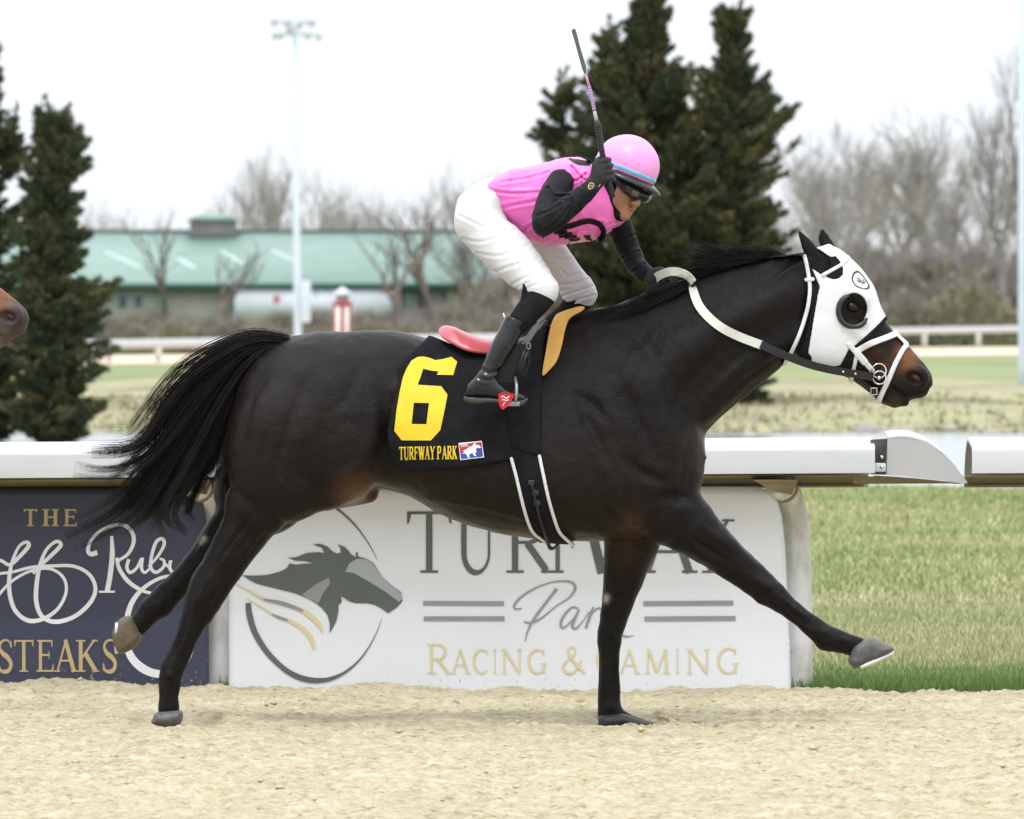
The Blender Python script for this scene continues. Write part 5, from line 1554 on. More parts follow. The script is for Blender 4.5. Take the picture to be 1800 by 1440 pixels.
blob("liner", [shrink(DOME, .004)], .004, M['black_cloth'], hel, 1, mod=both(cut(hcut(-.062)), cut(hcut(-.040, False))))
def peak():
    mb = MB(); n = 17; vs = []; fs = []
    for i in range(n):
        th = math.radians(-72+144*i/(n-1))
        for (e, dz) in ((-.004, -.034), (.022+.016*math.cos(th), -.052-.006*math.cos(th))):
            ra, rb = .124+e, .108+e
            vs.append(HL(ra*math.cos(th), rb*math.sin(th), dz))
    for i in range(n-1): fs.append([2*i, 2*i+1, 2*i+3, 2*i+2])
    mb.add(vs, fs); o = mb.build("peak", M['black_plastic'], hel, True)
    m = o.modifiers.new("solid", 'SOLIDIFY'); m.thickness = .006; m.offset = 0
    return o
peak()
gg = empty("goggles", tuple(HL(.09, 0, -.07)), "dark racing goggles strapped over the jockey's eyes", "goggles")
def arcs(ra, rb, c, a0, a1, n=20): return [HL(ra*math.cos(t_), rb*math.sin(t_), c+(.006 if abs(t_) > .9 else 0)) for t_ in np.radians(np.linspace(a0, a1, n))]
blob("frame", [hch([(.045,.080,-.066,.014),(.086,.056,-.078,.024),(.102,.022,-.084,.026),(.102,-.022,-.084,.026),(.086,-.056,-.078,.024),(.045,-.080,-.066,.014)], .01), hch([(.114,0,-.118,.014)], .006, 'sub')], .003, M['black_plastic'], gg, 2)
blob("lens", [hell(.106, .029, -.084, .020, .028, .021, .004), hell(.106, -.029, -.084, .020, .028, .021, .004)], .0028, M['lens'], gg, 1)
mb = MB(); P_ = [HL(.112-.012*(abs(b_)/.055)**2, b_, c_) for b_, c_ in ((-.055,-.050),(-.063,-.070),(-.052,-.094),(-.018,-.097))]+[HL(.112, -.010, -.060)]
mb.tube(P_+[P_[0]], .0022, 6); mb.build("spare_rim", M['white_strap'], gg, True)
mb = MB(); mb.add([tuple(p) for p in P_]+[tuple(np.array(p)+HFW*.002) for p in P_], [[0,1,2,3,4],[9,8,7,6,5]]+[[i,(i+1)%5,(i+1)%5+5,i+5] for i in range(5)]); mb.build("spare_lens", M['clear'], gg)
def belt(name, c0, c1, half, grow, mat, parent):
    """a strap lying on the helmet from the back (c0) to the front (c1)"""
    mb = MB(); vs = []; fs = []; th = np.radians(np.linspace(-180, 180, 49))
    for t_ in th:
        c = c0+(c1-c0)*(.5+.5*math.cos(t_)); k = math.sqrt(max(.05, 1-(c/.113)**2))+grow
        for dc in (-half, half): vs.append(HL(.124*k*math.cos(t_), .108*k*math.sin(t_), c+dc))
    for i in range(48): fs.append([2*i, 2*i+1, 2*i+3, 2*i+2])
    mb.add(vs, fs); o = mb.build(name, M[mat], parent, True); m = o.modifiers.new("solid", 'SOLIDIFY'); m.thickness = .003; return o
belt("strap", -.034, -.056, .008, .03, 'blue_strap', gg)
mk = MB(); 
for k_ in range(6):
    a0 = math.radians(20+k_*6)
    mk.add([tuple(HL(.124*1.0*math.cos(a), .108*1.0*math.sin(a), c)*1.0+np.array([0,-.012,0])) for a, c in ((a0, -.056), (a0+.07, -.056), (a0+.07, -.047), (a0, -.047))], [[0,1,2,3]])
mk.build("strap_mark", M['white_print'], gg)

# ---- whip
whip = empty("whip", PX(1060, 300, -.305), "black racing whip with slate flap held upright in the right hand", "whip")
wy = -.305
def wt(name, pts, r, mat, n=10):
    mb = MB(); P_ = [PX(a, b, wy) for a, b in pts]; mb.tube(P_, [S(q) for q in r], n); return mb.build(name, M[mat], whip, True)
wt("grip", [(1077,348),(1075,342),(1068,312),(1057,262),(1051,222),(1049,213)], [4.5,5.8,5,5.2,5.4,4.6], 'black_leather')
mb = MB()
for k_ in range(9):
    t_ = k_/8; a, b = 1051+6.5*t_, 222+42*t_
    p = np.array(PX(a, b, wy)); mb.tube([p+np.array([.0008, 0, -.004]), p, p+np.array([-.0008, 0, .004])], [S(5), S(6.1), S(5)], 10)
mb.build("grip_ring", M['black_leather'], whip, True)
wt("shaft", [(1049.5,216),(1045,196)], [3.6,3.0], 'whip_grey')
wt("shaft", [(1045,196),(1036,154)], [3.0,2.6], 'whip_blue')
for k_ in range(9):
    t_ = k_/8; a, b = 1044.2-8*t_, 192-37*t_
    wt("stripe", [(a, b), (a-.5, b-2.2)], [3.3, 3.2], 'whip_pink')
wt("shaft", [(1036,154),(1028,124)], [2.6,1.6], 'whip_pink')
slab("flap", [(1028,130),(1023,120),(1010,72),(1005,56),(1007,52),(1012,53),(1019,80),(1030,118),(1029.5,127)], wy, .008, M['whip_flap'], whip, 2)
# ------------------------------------------------------------------ running rail (near) and its banners
def rail_profile():
    """cross-section (y, z): a front beam whose cover slopes away behind"""
    return None
RY = 2.06
def running_rail(x0, x1, label, tilt=0.0, end_right=False, end_left=False, posts=()):
    root = empty("running_rail", ((x0+x1)/2, RY+.2, 0), label, "rail", "sections of the near running rail")
    zt = lambda x: tilt*x
    def sweep(name, prof, mat, xa=x0, xb=x1, n=6):
        mb = MB(); m = len(prof); xs = np.linspace(xa, xb, n+1)
        vs = [(x, a, b+zt(x)) for x in xs for a, b in prof]; fs = []
        for i in range(n):
            for k in range(m):
                j = (k+1) % m; fs.append([i*m+k, i*m+j, (i+1)*m+j, (i+1)*m+k])
        fs.append(list(range(m))[::-1]); fs.append([n*m+k for k in range(m)])
        mb.add(vs, fs); return auto_smooth(mb.build(name, mat, root, False), 40)
    # hollow front beam: outer skin with rounded top edge
    f = RY
    r = [(f, .868), (f, .955), (f+.006, .970), (f+.02, .978), (f+.25, 1.006), (f+.262, 1.0), (f+.262, .992), (f+.022, .966), (f+.012, .955), (f+.012, .868)]
    sweep("beam", r, M['rail'])
    sweep("beam_bottom", [(f+.0125, .8655), (f+.10, .8655), (f+.10, .872), (f+.0125, .872)], M['rail_under'])
    sweep("beam_web", [(f+.095, .8725), (f+.10, .8725), (f+.10, .972), (f+.095, .972)], M['rail_under'])
    # the cover falling away behind, its inner face seen under the beam
    cv = [(f+.264, 1.003), (f+.34, .985), (f+.42, .940), (f+.475, .870), (f+.50, .802), (f+.492, .799), (f+.466, .866), (f+.414, .932), (f+.336, .977), (f+.264, .995)]
    sweep("cover", cv, M['rail'], x0, x1)
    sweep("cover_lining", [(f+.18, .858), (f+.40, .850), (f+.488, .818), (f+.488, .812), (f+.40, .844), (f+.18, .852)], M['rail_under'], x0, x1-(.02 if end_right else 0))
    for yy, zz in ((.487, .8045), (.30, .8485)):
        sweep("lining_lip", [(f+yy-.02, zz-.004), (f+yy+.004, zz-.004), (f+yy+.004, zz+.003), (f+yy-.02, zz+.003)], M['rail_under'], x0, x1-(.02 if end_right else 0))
    return root
TILT = .0058
right_end = PX(1538, 790, RY)[0]
near_rail = running_rail(-3.4, right_end, "long white running rail behind the dark horse, ending in a rounded plate", TILT, True)
M['end_grey'] = simple('grey end plate', (0.41, 0.41, 0.42), 0.45, 0.04, 3)
M['web_dark'] = simple('shade dark inner fill', (0.075, 0.072, 0.062), 0.6, 0.4, 14)  # dark colour stands for shade inside the open beam end
def end_plate():
    Yp = RY+.05
    slab("end_plate", [(1561,771),(1580,768.5),(1602,770),(1630,779),(1655,796),(1676,818),(1692,840),(1699,849),(1660,846),(1600,839.5),(1558,834)], Yp, .012, M['end_grey'], near_rail, 0, bev=.002)
    # rolled lip over the arc
    mb = MB(); pts = catmull([(1561,771),(1580,768),(1602,769.5),(1630,778.5),(1655,795.5),(1676,817.5),(1692,839.5),(1700,849)], 4)
    for p in pts:
        w = PX(p[0], p[1], Yp); mb.v += [(w[0], Yp+.006, w[2]), (w[0], Yp+.27, w[2]+.018), (w[0], Yp+.27, w[2]+.023), (w[0], Yp+.006, w[2]+.005)]
    n = len(pts)
    for i in range(n-1):
        for k in range(4): mb.f.append([i*4+k, i*4+(k+1) % 4, i*4+4+(k+1) % 4, i*4+4+k])
    auto_smooth(mb.build("end_lip", M['rail'], near_rail), 40)
    # floor of the end piece, its shade put into the brown colour
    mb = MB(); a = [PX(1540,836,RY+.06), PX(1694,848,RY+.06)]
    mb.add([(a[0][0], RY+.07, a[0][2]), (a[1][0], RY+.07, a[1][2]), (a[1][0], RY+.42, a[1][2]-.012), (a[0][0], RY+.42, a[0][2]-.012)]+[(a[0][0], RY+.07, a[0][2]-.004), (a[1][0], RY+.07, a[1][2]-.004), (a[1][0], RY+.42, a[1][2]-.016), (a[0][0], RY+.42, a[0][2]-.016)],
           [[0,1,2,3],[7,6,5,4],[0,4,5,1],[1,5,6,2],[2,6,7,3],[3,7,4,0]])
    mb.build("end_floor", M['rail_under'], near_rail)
    slab("end_shade_wedge", [(1500,838),(1558,837),(1610,841),(1660,846),(1697,849),(1660,850),(1500,851)], RY+.20, .01, M['rail_under'], near_rail, 0, bev=0)  # upright dark wedge painted in for the shaded underside
    # dark plate painted as the shade inside the beam's open end; bracket and bolts
    slab("end_shade_fill", [(1530,773),(1562,771),(1562,835),(1530,834)], RY+.075, .01, M['web_dark'], near_rail, 0, bev=0)
    mb = MB(); x = right_end
    mb.box((x-.03, RY+.03, .880), (x+.045, RY+.06, .915)); bevel(mb.build("end_bracket", M['galv'], near_rail), .004)
    for z in (.900, .938):
        mb = MB(); mb.tube([(x+.028, RY+.062, z), (x+.028, RY+.025, z)], .008, 6); mb.build("bolt", M['steel'], near_rail)
end_plate()
def far_rail_piece():
    # the next section starts at the right edge of the frame
    x0 = PX(1709, 790, RY)[0]
    return running_rail(x0, 7.0, "short stretch of white rail entering at the right edge beyond the gap", .004)
next_rail = far_rail_piece()

# gooseneck posts
def rail_post(px, root, Yb=2.44):
    base = PX(px, 1212, Yb)
    pts = [(base[0], Yb, -.05), (base[0]-.003, Yb, .35), (base[0]-.012, Yb, .60), (base[0]-.028, Yb-.02, .72), (base[0]-.055, Yb-.07, .79), (base[0]-.10, Yb-.15, .835)]
    mb = MB(); P_ = catmull(pts, 6); mb.tube(P_, [.054]*len(P_), 18, sx=1.0)
    o = mb.build("post", M['post'], root, True)
    mb = MB(); k = len(P_)-6; mb.tube([P_[k], P_[k+1]], .0575, 18); mb.build("post_collar", M['rail_under'], o, True)
    # bracket under the rail: a dark tapering plate
    b = base; mb = MB()
    mb.add([(b[0]-.20, Yb-.30, .848), (b[0]-.02, Yb-.30, .848), (b[0]-.04, Yb-.20, .785), (b[0]-.12, Yb-.20, .80),
            (b[0]-.20, Yb-.02, .848), (b[0]-.02, Yb-.02, .848), (b[0]-.04, Yb-.05, .785), (b[0]-.12, Yb-.05, .80)],
           [[0,3,2,1],[4,5,6,7],[0,1,5,4],[1,2,6,5],[2,3,7,6],[3,0,4,7]])
    bevel(mb.build("bracket", M['rail_under'], o), .004)
    return o
for px in (1406, 384, -640):
    rail_post(px, near_rail)
rail_post(2440, next_rail)

# ---- banners
BY = 2.33
def banner_sheet(name, outline, mat, parent, seed):
    """vinyl sheet with slight ripples and real thickness"""
    Q = P2(outline, BY)
    V, F = poly_holes([tuple(p) for p in Q], [], .03)
    y = BY+banner_y(V[:, 0], V[:, 1])
    o = link(name, mesh_np(name, np.stack([V[:, 0], y, V[:, 1]], 1), F.astype(np.int32)), mat, parent)
    m = o.modifiers.new("solid", 'SOLIDIFY'); m.thickness = .003; m.offset = 1 if False else -1
    return o
def banner_y(x, z):
    x = np.asarray(x, float); z = np.asarray(z, float)
    return .010*vnoise(x+z*.4, z, 101, 1.6, 2.2)+.005*vnoise(x-z*.6, z, 102, 4.5, 4)+.006*np.exp(-((z-.70+.01*np.sin(x*3))/.016)**2)+.004*np.exp(-((z-.38-.05*x)/.03)**2)
fl = lambda lift: (lambda x, z: BY+float(banner_y(np.array([x]), np.array([z]))[0])-lift)
def bprint(name, polys, mat, parent, lift=.0035, step=.05):
    V, F = union2d(polys, step)
    y = BY+banner_y(V[:, 0], V[:, 1])-lift
    return link(name, mesh_np(name, np.stack([V[:, 0], y, V[:, 1]], 1), F, True), mat, parent)
def st_(pts, w, Y=None, k=8): return ribbon(catmull(P2(pts, BY), k), [S(q, BY) for q in (w if hasattr(w, '__len__') else [w])] if hasattr(w, '__len__') else S(w, BY))

wb = empty("banner", PX(900, 1040, BY), "white racing and gaming banner hung under the rail behind the horse's belly", "banner", "banners along the near rail")
banner_sheet("sheet", [(403,856),(1330,856),(1352,862),(1366,880),(1374,905),(1380,960),(1386,1080),(1391,1240),(403,1240)], M['banner'], wb, 1)
def c6(pts): return [(400+a*.27778, 860+b*.27778) for a, b in pts]
def c7(pts): return [(860+a*.31111, 880+b*.31111) for a, b in pts]
# emblem: ring, horse head, two ribbons
el = []
for k in range(41):
    a = math.radians(72-150*k/40 if False else 78+ (360-100)*k/40)
bprint("emblem_ring", st_(c6([(130,720),(140,800),(175,910),(250,1030),(350,1130),(430,1180),(500,1203),(570,1210),(650,1200),(740,1160),(830,1085),(900,990),(950,890),(975,820)]), [9.5,11,10.5,10,9,10,10,9,7,4.5,3,2,1.2,.7]), M['grey_print'], wb)
bprint("emblem_ring", st_(c6([(600,60),(690,122),(760,180),(830,255),(890,340),(930,410),(945,445)]), [4,4.6,3.6,2.6,1.8,1,.6]), M['grey_print'], wb)
HH = [(95,543),(160,547),(250,543),(330,522),(375,500),(392,470),(430,477),(480,472),(550,470),(490,455),(430,453),(378,432),(430,432),(500,404),(570,398),(612,404),(598,372),(540,350),(585,345),(632,362),(662,392),(692,407),(717,402),(714,372),(694,347),(742,366),(772,396),(782,413),(815,430),(811,410),(820,392),(828,427),(870,437),(920,465),(950,510),(980,560),(1050,620),(1100,655),(1106,710),(1075,745),(1017,785),(980,758),(930,732),(880,722),(810,722),(770,710),(735,685),(716,678),(724,712),(702,735),(700,780),(690,830),(670,870),(645,912),(648,860),(635,800),(600,755),(560,722),(500,687),(420,657),(330,635),(250,615),(180,597),(128,568)]
bprint("emblem_head", [[tuple(p) for p in P2(c6(HH), BY)]], M['grey_print'], wb)
bprint("emblem_face", [[tuple(p) for p in P2(c6([(745,522),(800,530),(900,588),(1000,650),(1088,716),(1105,690),(1098,660),(1050,622),(985,568),(950,515),(915,467),(870,442),(820,440),(770,470)]), BY)]], M['pale_print'], wb, .005)
bprint("emblem_neck", [[tuple(p) for p in P2(c6([(470,668),(560,600),(640,560),(650,600),(610,650),(575,722),(500,687)]), BY)]], M['mid_print'], wb, .005)
bprint("emblem_ribbon", st_(c6([(20,585),(120,635),(230,695),(350,722),(470,768),(545,820),(590,875),(600,912)]), [2,3,5,7,8,9,7,1.5]), M['pale_gold'], wb)
bprint("emblem_ribbon", st_(c6([(120,690),(210,745),(300,800),(390,832),(470,878),(520,930),(542,985),(545,1020)]), [1.2,2.5,4,6,7,8,6,1.5]), M['pale_gold'], wb)
bprint("emblem_ribbon_shade", st_(c6([(230,699),(300,712),(350,724),(420,748),(478,772)]), [3,6,6.5,6,4]), M['mid_print'], wb, .005)
bprint("emblem_ribbon_shade", st_(c6([(280,790),(330,812),(380,830)]), [3,5,4]), M['mid_print'], wb, .005)
bprint("lettering", word([('T',713,796,899,1007),('U',803,872,899,1009),('R',889,971,899,1007),('F',968,1024,899,1007),('W',1020,1140,899,1008),('A',1128,1226,899,1007),('Y',1208,1292,913,1007)], BY, .135, .05), M['grey_print'], wb, .0035, .04)
bars = []
for (a, b, y0, y1, th) in ((744,886,1060.5,1061,8),(745,887,1087.5,1087.5,8),(1131,1289,1061,1060,8.4),(1133,1293,1088,1087,8.4)):
    bprint("rule", ribbon(np.linspace(P2([(a,y0)],BY)[0], P2([(b,y1)],BY)[0], 12), S(th, BY)), M['mid_print'], wb)

ps = []
for pts, w in (([(210,688),(240,690),(300,660),(380,595),(450,550),(485,500),(470,465),(410,455),(330,468),(240,505),(170,555),(140,595),(150,612),(185,608)], [3,4,3,2.2,3,4.5,4,3,2.4,3,4,4,3,2]), ([(382,498),(330,565),(280,630),(240,690),(215,745),(203,795)], [5,4.5,4.5,4,3,1.5]), ([(195,683),(230,692),(255,685)], [2,4,2]),
               ([(500,610),(470,602),(430,640),(404,690),(412,718),(440,705),(490,650),(508,612)], [3,3,4,4.5,4,2.5,2,3]), ([(508,612),(478,680),(470,712),(490,722),(530,680),(565,628)], [3,5,5,3,1.6,1.6]), ([(588,600),(570,650),(545,722)], [3,5,4]), ([(552,690),(580,640),(612,608),(632,612)], [1.5,2,3,3.5]),
               ([(700,500),(668,600),(640,722)], [3,5,4]), ([(650,690),(700,640),(735,612)], [2,3,4]), ([(690,652),(715,700),(755,762),(790,766),(818,763)], [4,5,4,2.4,1])):
    ps += st_(c7(pts), w, k=6)
bprint("script", ps, M['mid_print'], wb, .0035, .04)
row = [('R',750,793,1132,1184),('A',792,828,1141,1184),('C',829,862,1141,1184),('I',862,878,1141,1184),('N',880,920,1141,1184),('G',925,962,1141,1184),('&',983,1030,1135,1184),('G',1045,1086,1133,1184),('A',1087,1126,1141,1184),('M',1132,1178,1141,1184),('I',1182,1200,1141,1184),('N',1205,1250,1141,1184),('G',1258,1300,1139,1184)]
for part_ in (row[:6], row[6:7], row[7:]):
    bprint("lettering", word(part_, BY, .10, .05), M['pale_gold'], wb, .0035, .04)

nb = empty("banner", PX(180, 1040, BY), "navy stakes banner with gold capitals and white script at the lower left", "banner", "banners along the near rail")
banner_sheet("sheet", [(-760,859),(352,859),(361,905),(366,1000),(368,1240),(-760,1240)], M['navy'], nb, 2)
def c5(pts): return [(a*.38886, 740+b*.38889) for a, b in pts]
bprint("lettering", word([('T',41,66,895,925),('H',75,103,895,925),('E',112,137,895,925)], BY, .22, .09), M['gold'], nb, .0035, .03)
bprint("lettering", word([('S',-8,27,1124,1182),('T',24,60,1125,1181),('E',64,97,1125,1181),('A',96,136,1125,1181),('K',134,174,1125,1181),('S',176,210,1124,1182)], BY, .17, .06), M['gold'], nb, .0035, .03)
sc = []
for pts, w in (([(-60,640),(0,630),(45,650),(90,612),(130,565),(118,548),(85,570),(55,640),(42,720),(48,800),(75,865),(130,903),(200,893),(265,845),(300,770),(285,705),(225,668),(140,678),(60,720),(0,780),(-40,840)], [6,6,6,7,7.5,6,5,6,7.5,7.5,7.5,8,7,6,5.5,5.5,5,5,5,5,5]),
               ([(150,690),(190,648),(235,605),(275,562),(255,545),(212,580),(182,650),(166,740),(165,820),(190,883),(250,908),(335,885),(405,825),(432,760),(405,695),(335,657),(240,655),(140,662),(60,682),(0,690),(-50,700)], [5,6,7,7.5,6,5.5,7,8,8,7.5,8,7.5,7.5,7,6.5,6,5.5,5.5,5,5,4]),
               ([(505,520),(508,600),(498,700),(484,775)], [5,9,9,9]), ([(448,772),(520,772)], [3.5,3.5]),
               ([(440,595),(412,602),(398,585),(410,545),(450,500),(510,474),(562,472),(598,505),(604,550),(580,600),(535,632)], [9,8,7,5.5,5.5,6,6.5,7,7,6,5]), ([(528,618),(540,668),(580,725),(640,765),(700,782)], [6,7,7.5,6.5,4.5]),
               ([(583,625),(574,660),(588,685),(618,665),(641,620)], [6,6,6,5,5]), ([(644,618),(640,665),(655,685),(680,665)], [6,6,5,4]),
               ([(672,660),(715,610),(742,560),(735,533),(708,545),(688,600),(682,660),(705,684),(738,662),(742,632),(722,622)], [4,5,6,6,6,6,6,6,5.5,5,4]), ([(742,640),(765,660),(772,630),(768,665),(790,685),(825,640)], [4,5,6,6,5.5,5]), ([(838,620),(840,700),(800,780)], [6,7,7]),
               ([(860,700),(790,698),(720,712),(650,755),(600,815),(575,890),(568,980),(590,1060),(640,1115),(710,1143),(790,1135),(850,1080),(880,1000)], [4,5,6,7,9,10,12,13.5,15,14,10,6,4])):
    sc += st_(c5(pts), w, k=7)
bprint("script", sc, M['white_print'], nb, .0035, .04)
# ------------------------------------------------------------------ infield beyond the pond
def quad(name, pts, mat, kind='structure'):
    return tag(link(name, mesh_np(name, np.array(pts), [[0, 1, 2, 3]], False), mat), kind=kind)
def gp(px, py, z=0.0):
    """the ground point seen at a traced pixel"""
    d = (CH-z)*FPX/(py-HY); return ((px-HX)*d/FPX, d-CD, z)
quad("turf_course", [gp(-900, 712, -.04), gp(2700, 690, -.04), gp(2700, 612, -.04), gp(-900, 640, -.04)], M['turf_strip'])
quad("dirt_course", [gp(-700, 650, -.012), gp(2500, 617, -.012), gp(2500, 603, -.012), gp(-700, 633, -.012)], M['far_sand'])

# rough tussocks and stones along the pond's far bank
def tussocks(name, n, region, hgt, cols, seed, hf=None, wid=.02, blades=7, spread=.08, kind_label=None, patch=None):
    r = np.random.default_rng(seed)
    V = np.zeros((n*blades, 3, 3)); C = np.zeros((n*blades, 3, 3))
    cx, cy = region(r, n)
    z0 = hf(cx, cy) if hf is not None else np.zeros(n)
    cols = np.array(cols); ci = r.integers(0, len(cols), n)
    if patch:      # straw and green in drifts
        q = vnoise(cx*.5, cy, 301, patch)+.6*vnoise(cx*.5, cy, 302, patch*3.1)+.25*r.normal(0, 1, n)
        o_ = np.argsort(cols.sum(1)); ci = o_[np.clip(((q+.75)/1.5*len(cols)).astype(int), 0, len(cols)-1)]
    for b in range(blades):
        h = hgt*(.4+.9*r.random(n)**1.4); a = r.random(n)*2*math.pi; s_ = spread*np.sqrt(r.random(n)); le = (.15+.7*r.random(n))*h
        bx, by = cx+s_*np.cos(a), cy+s_*np.sin(a); a2 = r.random(n)*2*math.pi
        w = wid*(.6+.8*r.random(n))
        k = slice(b*n, (b+1)*n)
        V[k, 0] = np.stack([bx-w*np.cos(a2), by-w*np.sin(a2)*.5, z0-.01], 1); V[k, 1] = np.stack([bx+w*np.cos(a2), by+w*np.sin(a2)*.5, z0-.01], 1)
        V[k, 2] = np.stack([bx+le*np.cos(a), by+le*np.sin(a), z0+h], 1)
        c = cols[ci]*(.8+.4*r.random(n))[:, None]
        C[k] = c[:, None, :]
    me = mesh_np(name, V.reshape(-1, 3), np.arange(n*blades*3, dtype=np.int32).reshape(-1, 3), False)
    set_col(me, C.reshape(-1, 3))
    return tag(link(name, me, M['leaf']), kind_label, "grass", kind='stuff')
G1, G2, G3, G4 = (.19,.30,.095), (.22,.275,.105), (.36,.365,.195), (.45,.42,.27)
def reg(x0, x1, y0, y1, p=1.0, wide=0.0):
    def f(r, n):
        y = y0+(y1-y0)*r.random(n)**p; k = (y+CD)/(y0+CD)
        return (x0+(x1-x0)*r.random(n))*(1+(k-1)*wide), y
    return f
tussocks("rail_grass", 11000, reg(-1.2, 4.5, TRACK_EDGE+.12, TRACK_EDGE+1.5, 1.7), .05, [G1, G1, G2, (.15,.26,.07)], 201, lawn_h, .004, 7, .05, "fresh green grass growing along the foot of the rail")
tussocks("lawn_grass", 22000, reg(-1.5, 5, TRACK_EDGE+.5, 10, 1.3, .8), .034, [G2, (.26,.31,.13), (.31,.345,.17), G3, (.41,.39,.225), G4], 202, lawn_h, .006, 7, .09, "short patchy spring grass of the infield", .9)
tussocks("lawn_grass", 22000, reg(-2, 6, 10, 34, 1.2, .9), .04, [(.24,.30,.12), (.28,.325,.145), (.33,.355,.175), (.39,.38,.21), (.45,.425,.27)], 203, lawn_h, .014, 5, .16, "short patchy spring grass of the infield farther off", .45)
tussocks("bank_grass", 8000, reg(-14, 14, 60, 80, 1.5, .5), .065, [(.28,.29,.15), (.36,.33,.22), (.27,.225,.16), (.38,.36,.24), (.24,.28,.12), (.32,.28,.21)], 204, bank_h, .03, 5, .25, "dry rough grass on the far bank of the pond")
def stones():
    V, F = [], []
    r = np.random.default_rng(205)
    for i in range(260):
        y = 60.3+r.random()**2*5; x = r.uniform(-12, 12)*(1+(y-60)/85); s_ = .06+.22*r.random()**2.2
        z = float(bank_h(np.array([x]), np.array([y]))[0]); b = len(V)
        for k in range(6):
            d = [(1,0,0),(-1,0,0),(0,1,0),(0,-1,0),(0,0,1),(0,0,-1)][k]; q = s_*(.6+.7*r.random()); V.append((x+d[0]*q*1.4, y+d[1]*q, z+d[2]*q*.7))
        for f in ((0,2,4),(2,1,4),(1,3,4),(3,0,4),(2,0,5),(1,2,5),(3,1,5),(0,3,5)): F.append([b+k for k in f])
    tag(link("bank_stones", mesh_np("bank_stones", np.array(V), F, True), simple('bank stone', (.30, .27, .24), .9, .3, 2)), "grey brown stones at the water line of the far bank", "stones", kind='stuff')
stones()

# ------------------------------------------------------------------ far running rail
def far_rail():
    root = empty("far_running_rail", gp(400, 630), "distant white rail of the far course, running behind trees and horse", "rail")
    A, B = np.array(gp(170, 637)), np.array(gp(1790, 612))
    def at(px):
        """point on the rail's ground line at a traced px"""
        t = (px-HX)/FPX
        k = (t*(A[1]+CD)-A[0])/((B[0]-A[0])-t*(B[1]-A[1])); return A+(B-A)*k, k
    top = lambda k: .715+(1.03-.715)*k
    pts = []
    for px in range(-900, 2700, 30):
        p, k = at(px); pts.append((p[0], p[1], max(.45, top(k))-.13))
    mb = MB(); n = len(pts)
    for p in pts: mb.v += [(p[0], p[1]-.12, p[2]-.17), (p[0], p[1]-.12, p[2]+.09), (p[0], p[1]+.12, p[2]+.13), (p[0], p[1]+.12, p[2]-.17)]
    for i in range(n-1):
        for k in range(4): mb.f.append([i*4+k, i*4+4+k, i*4+4+(k+1) % 4, i*4+(k+1) % 4])
    mb.build("beam", M['rail'], root)
    px = 20
    me = None
    while px < 1900:
        p, k = at(px); h = max(.45, top(k))-.25
        o = None
        if me is None:
            m2 = MB(); m2.tube([(0, 0, -.05), (0, 0, 1)], .10, 8); o = m2.build("post", M['post'], root, True); me = o.data
            o.matrix_parent_inverse = Matrix.Identity(4)
        else:
            o = bpy.data.objects.new("post", me); COL.objects.link(o); o.parent = root
        o.location = Vector(p)-root.location; o.scale = (1, 1, h)
        px += 86+10*max(0, k)
far_rail()

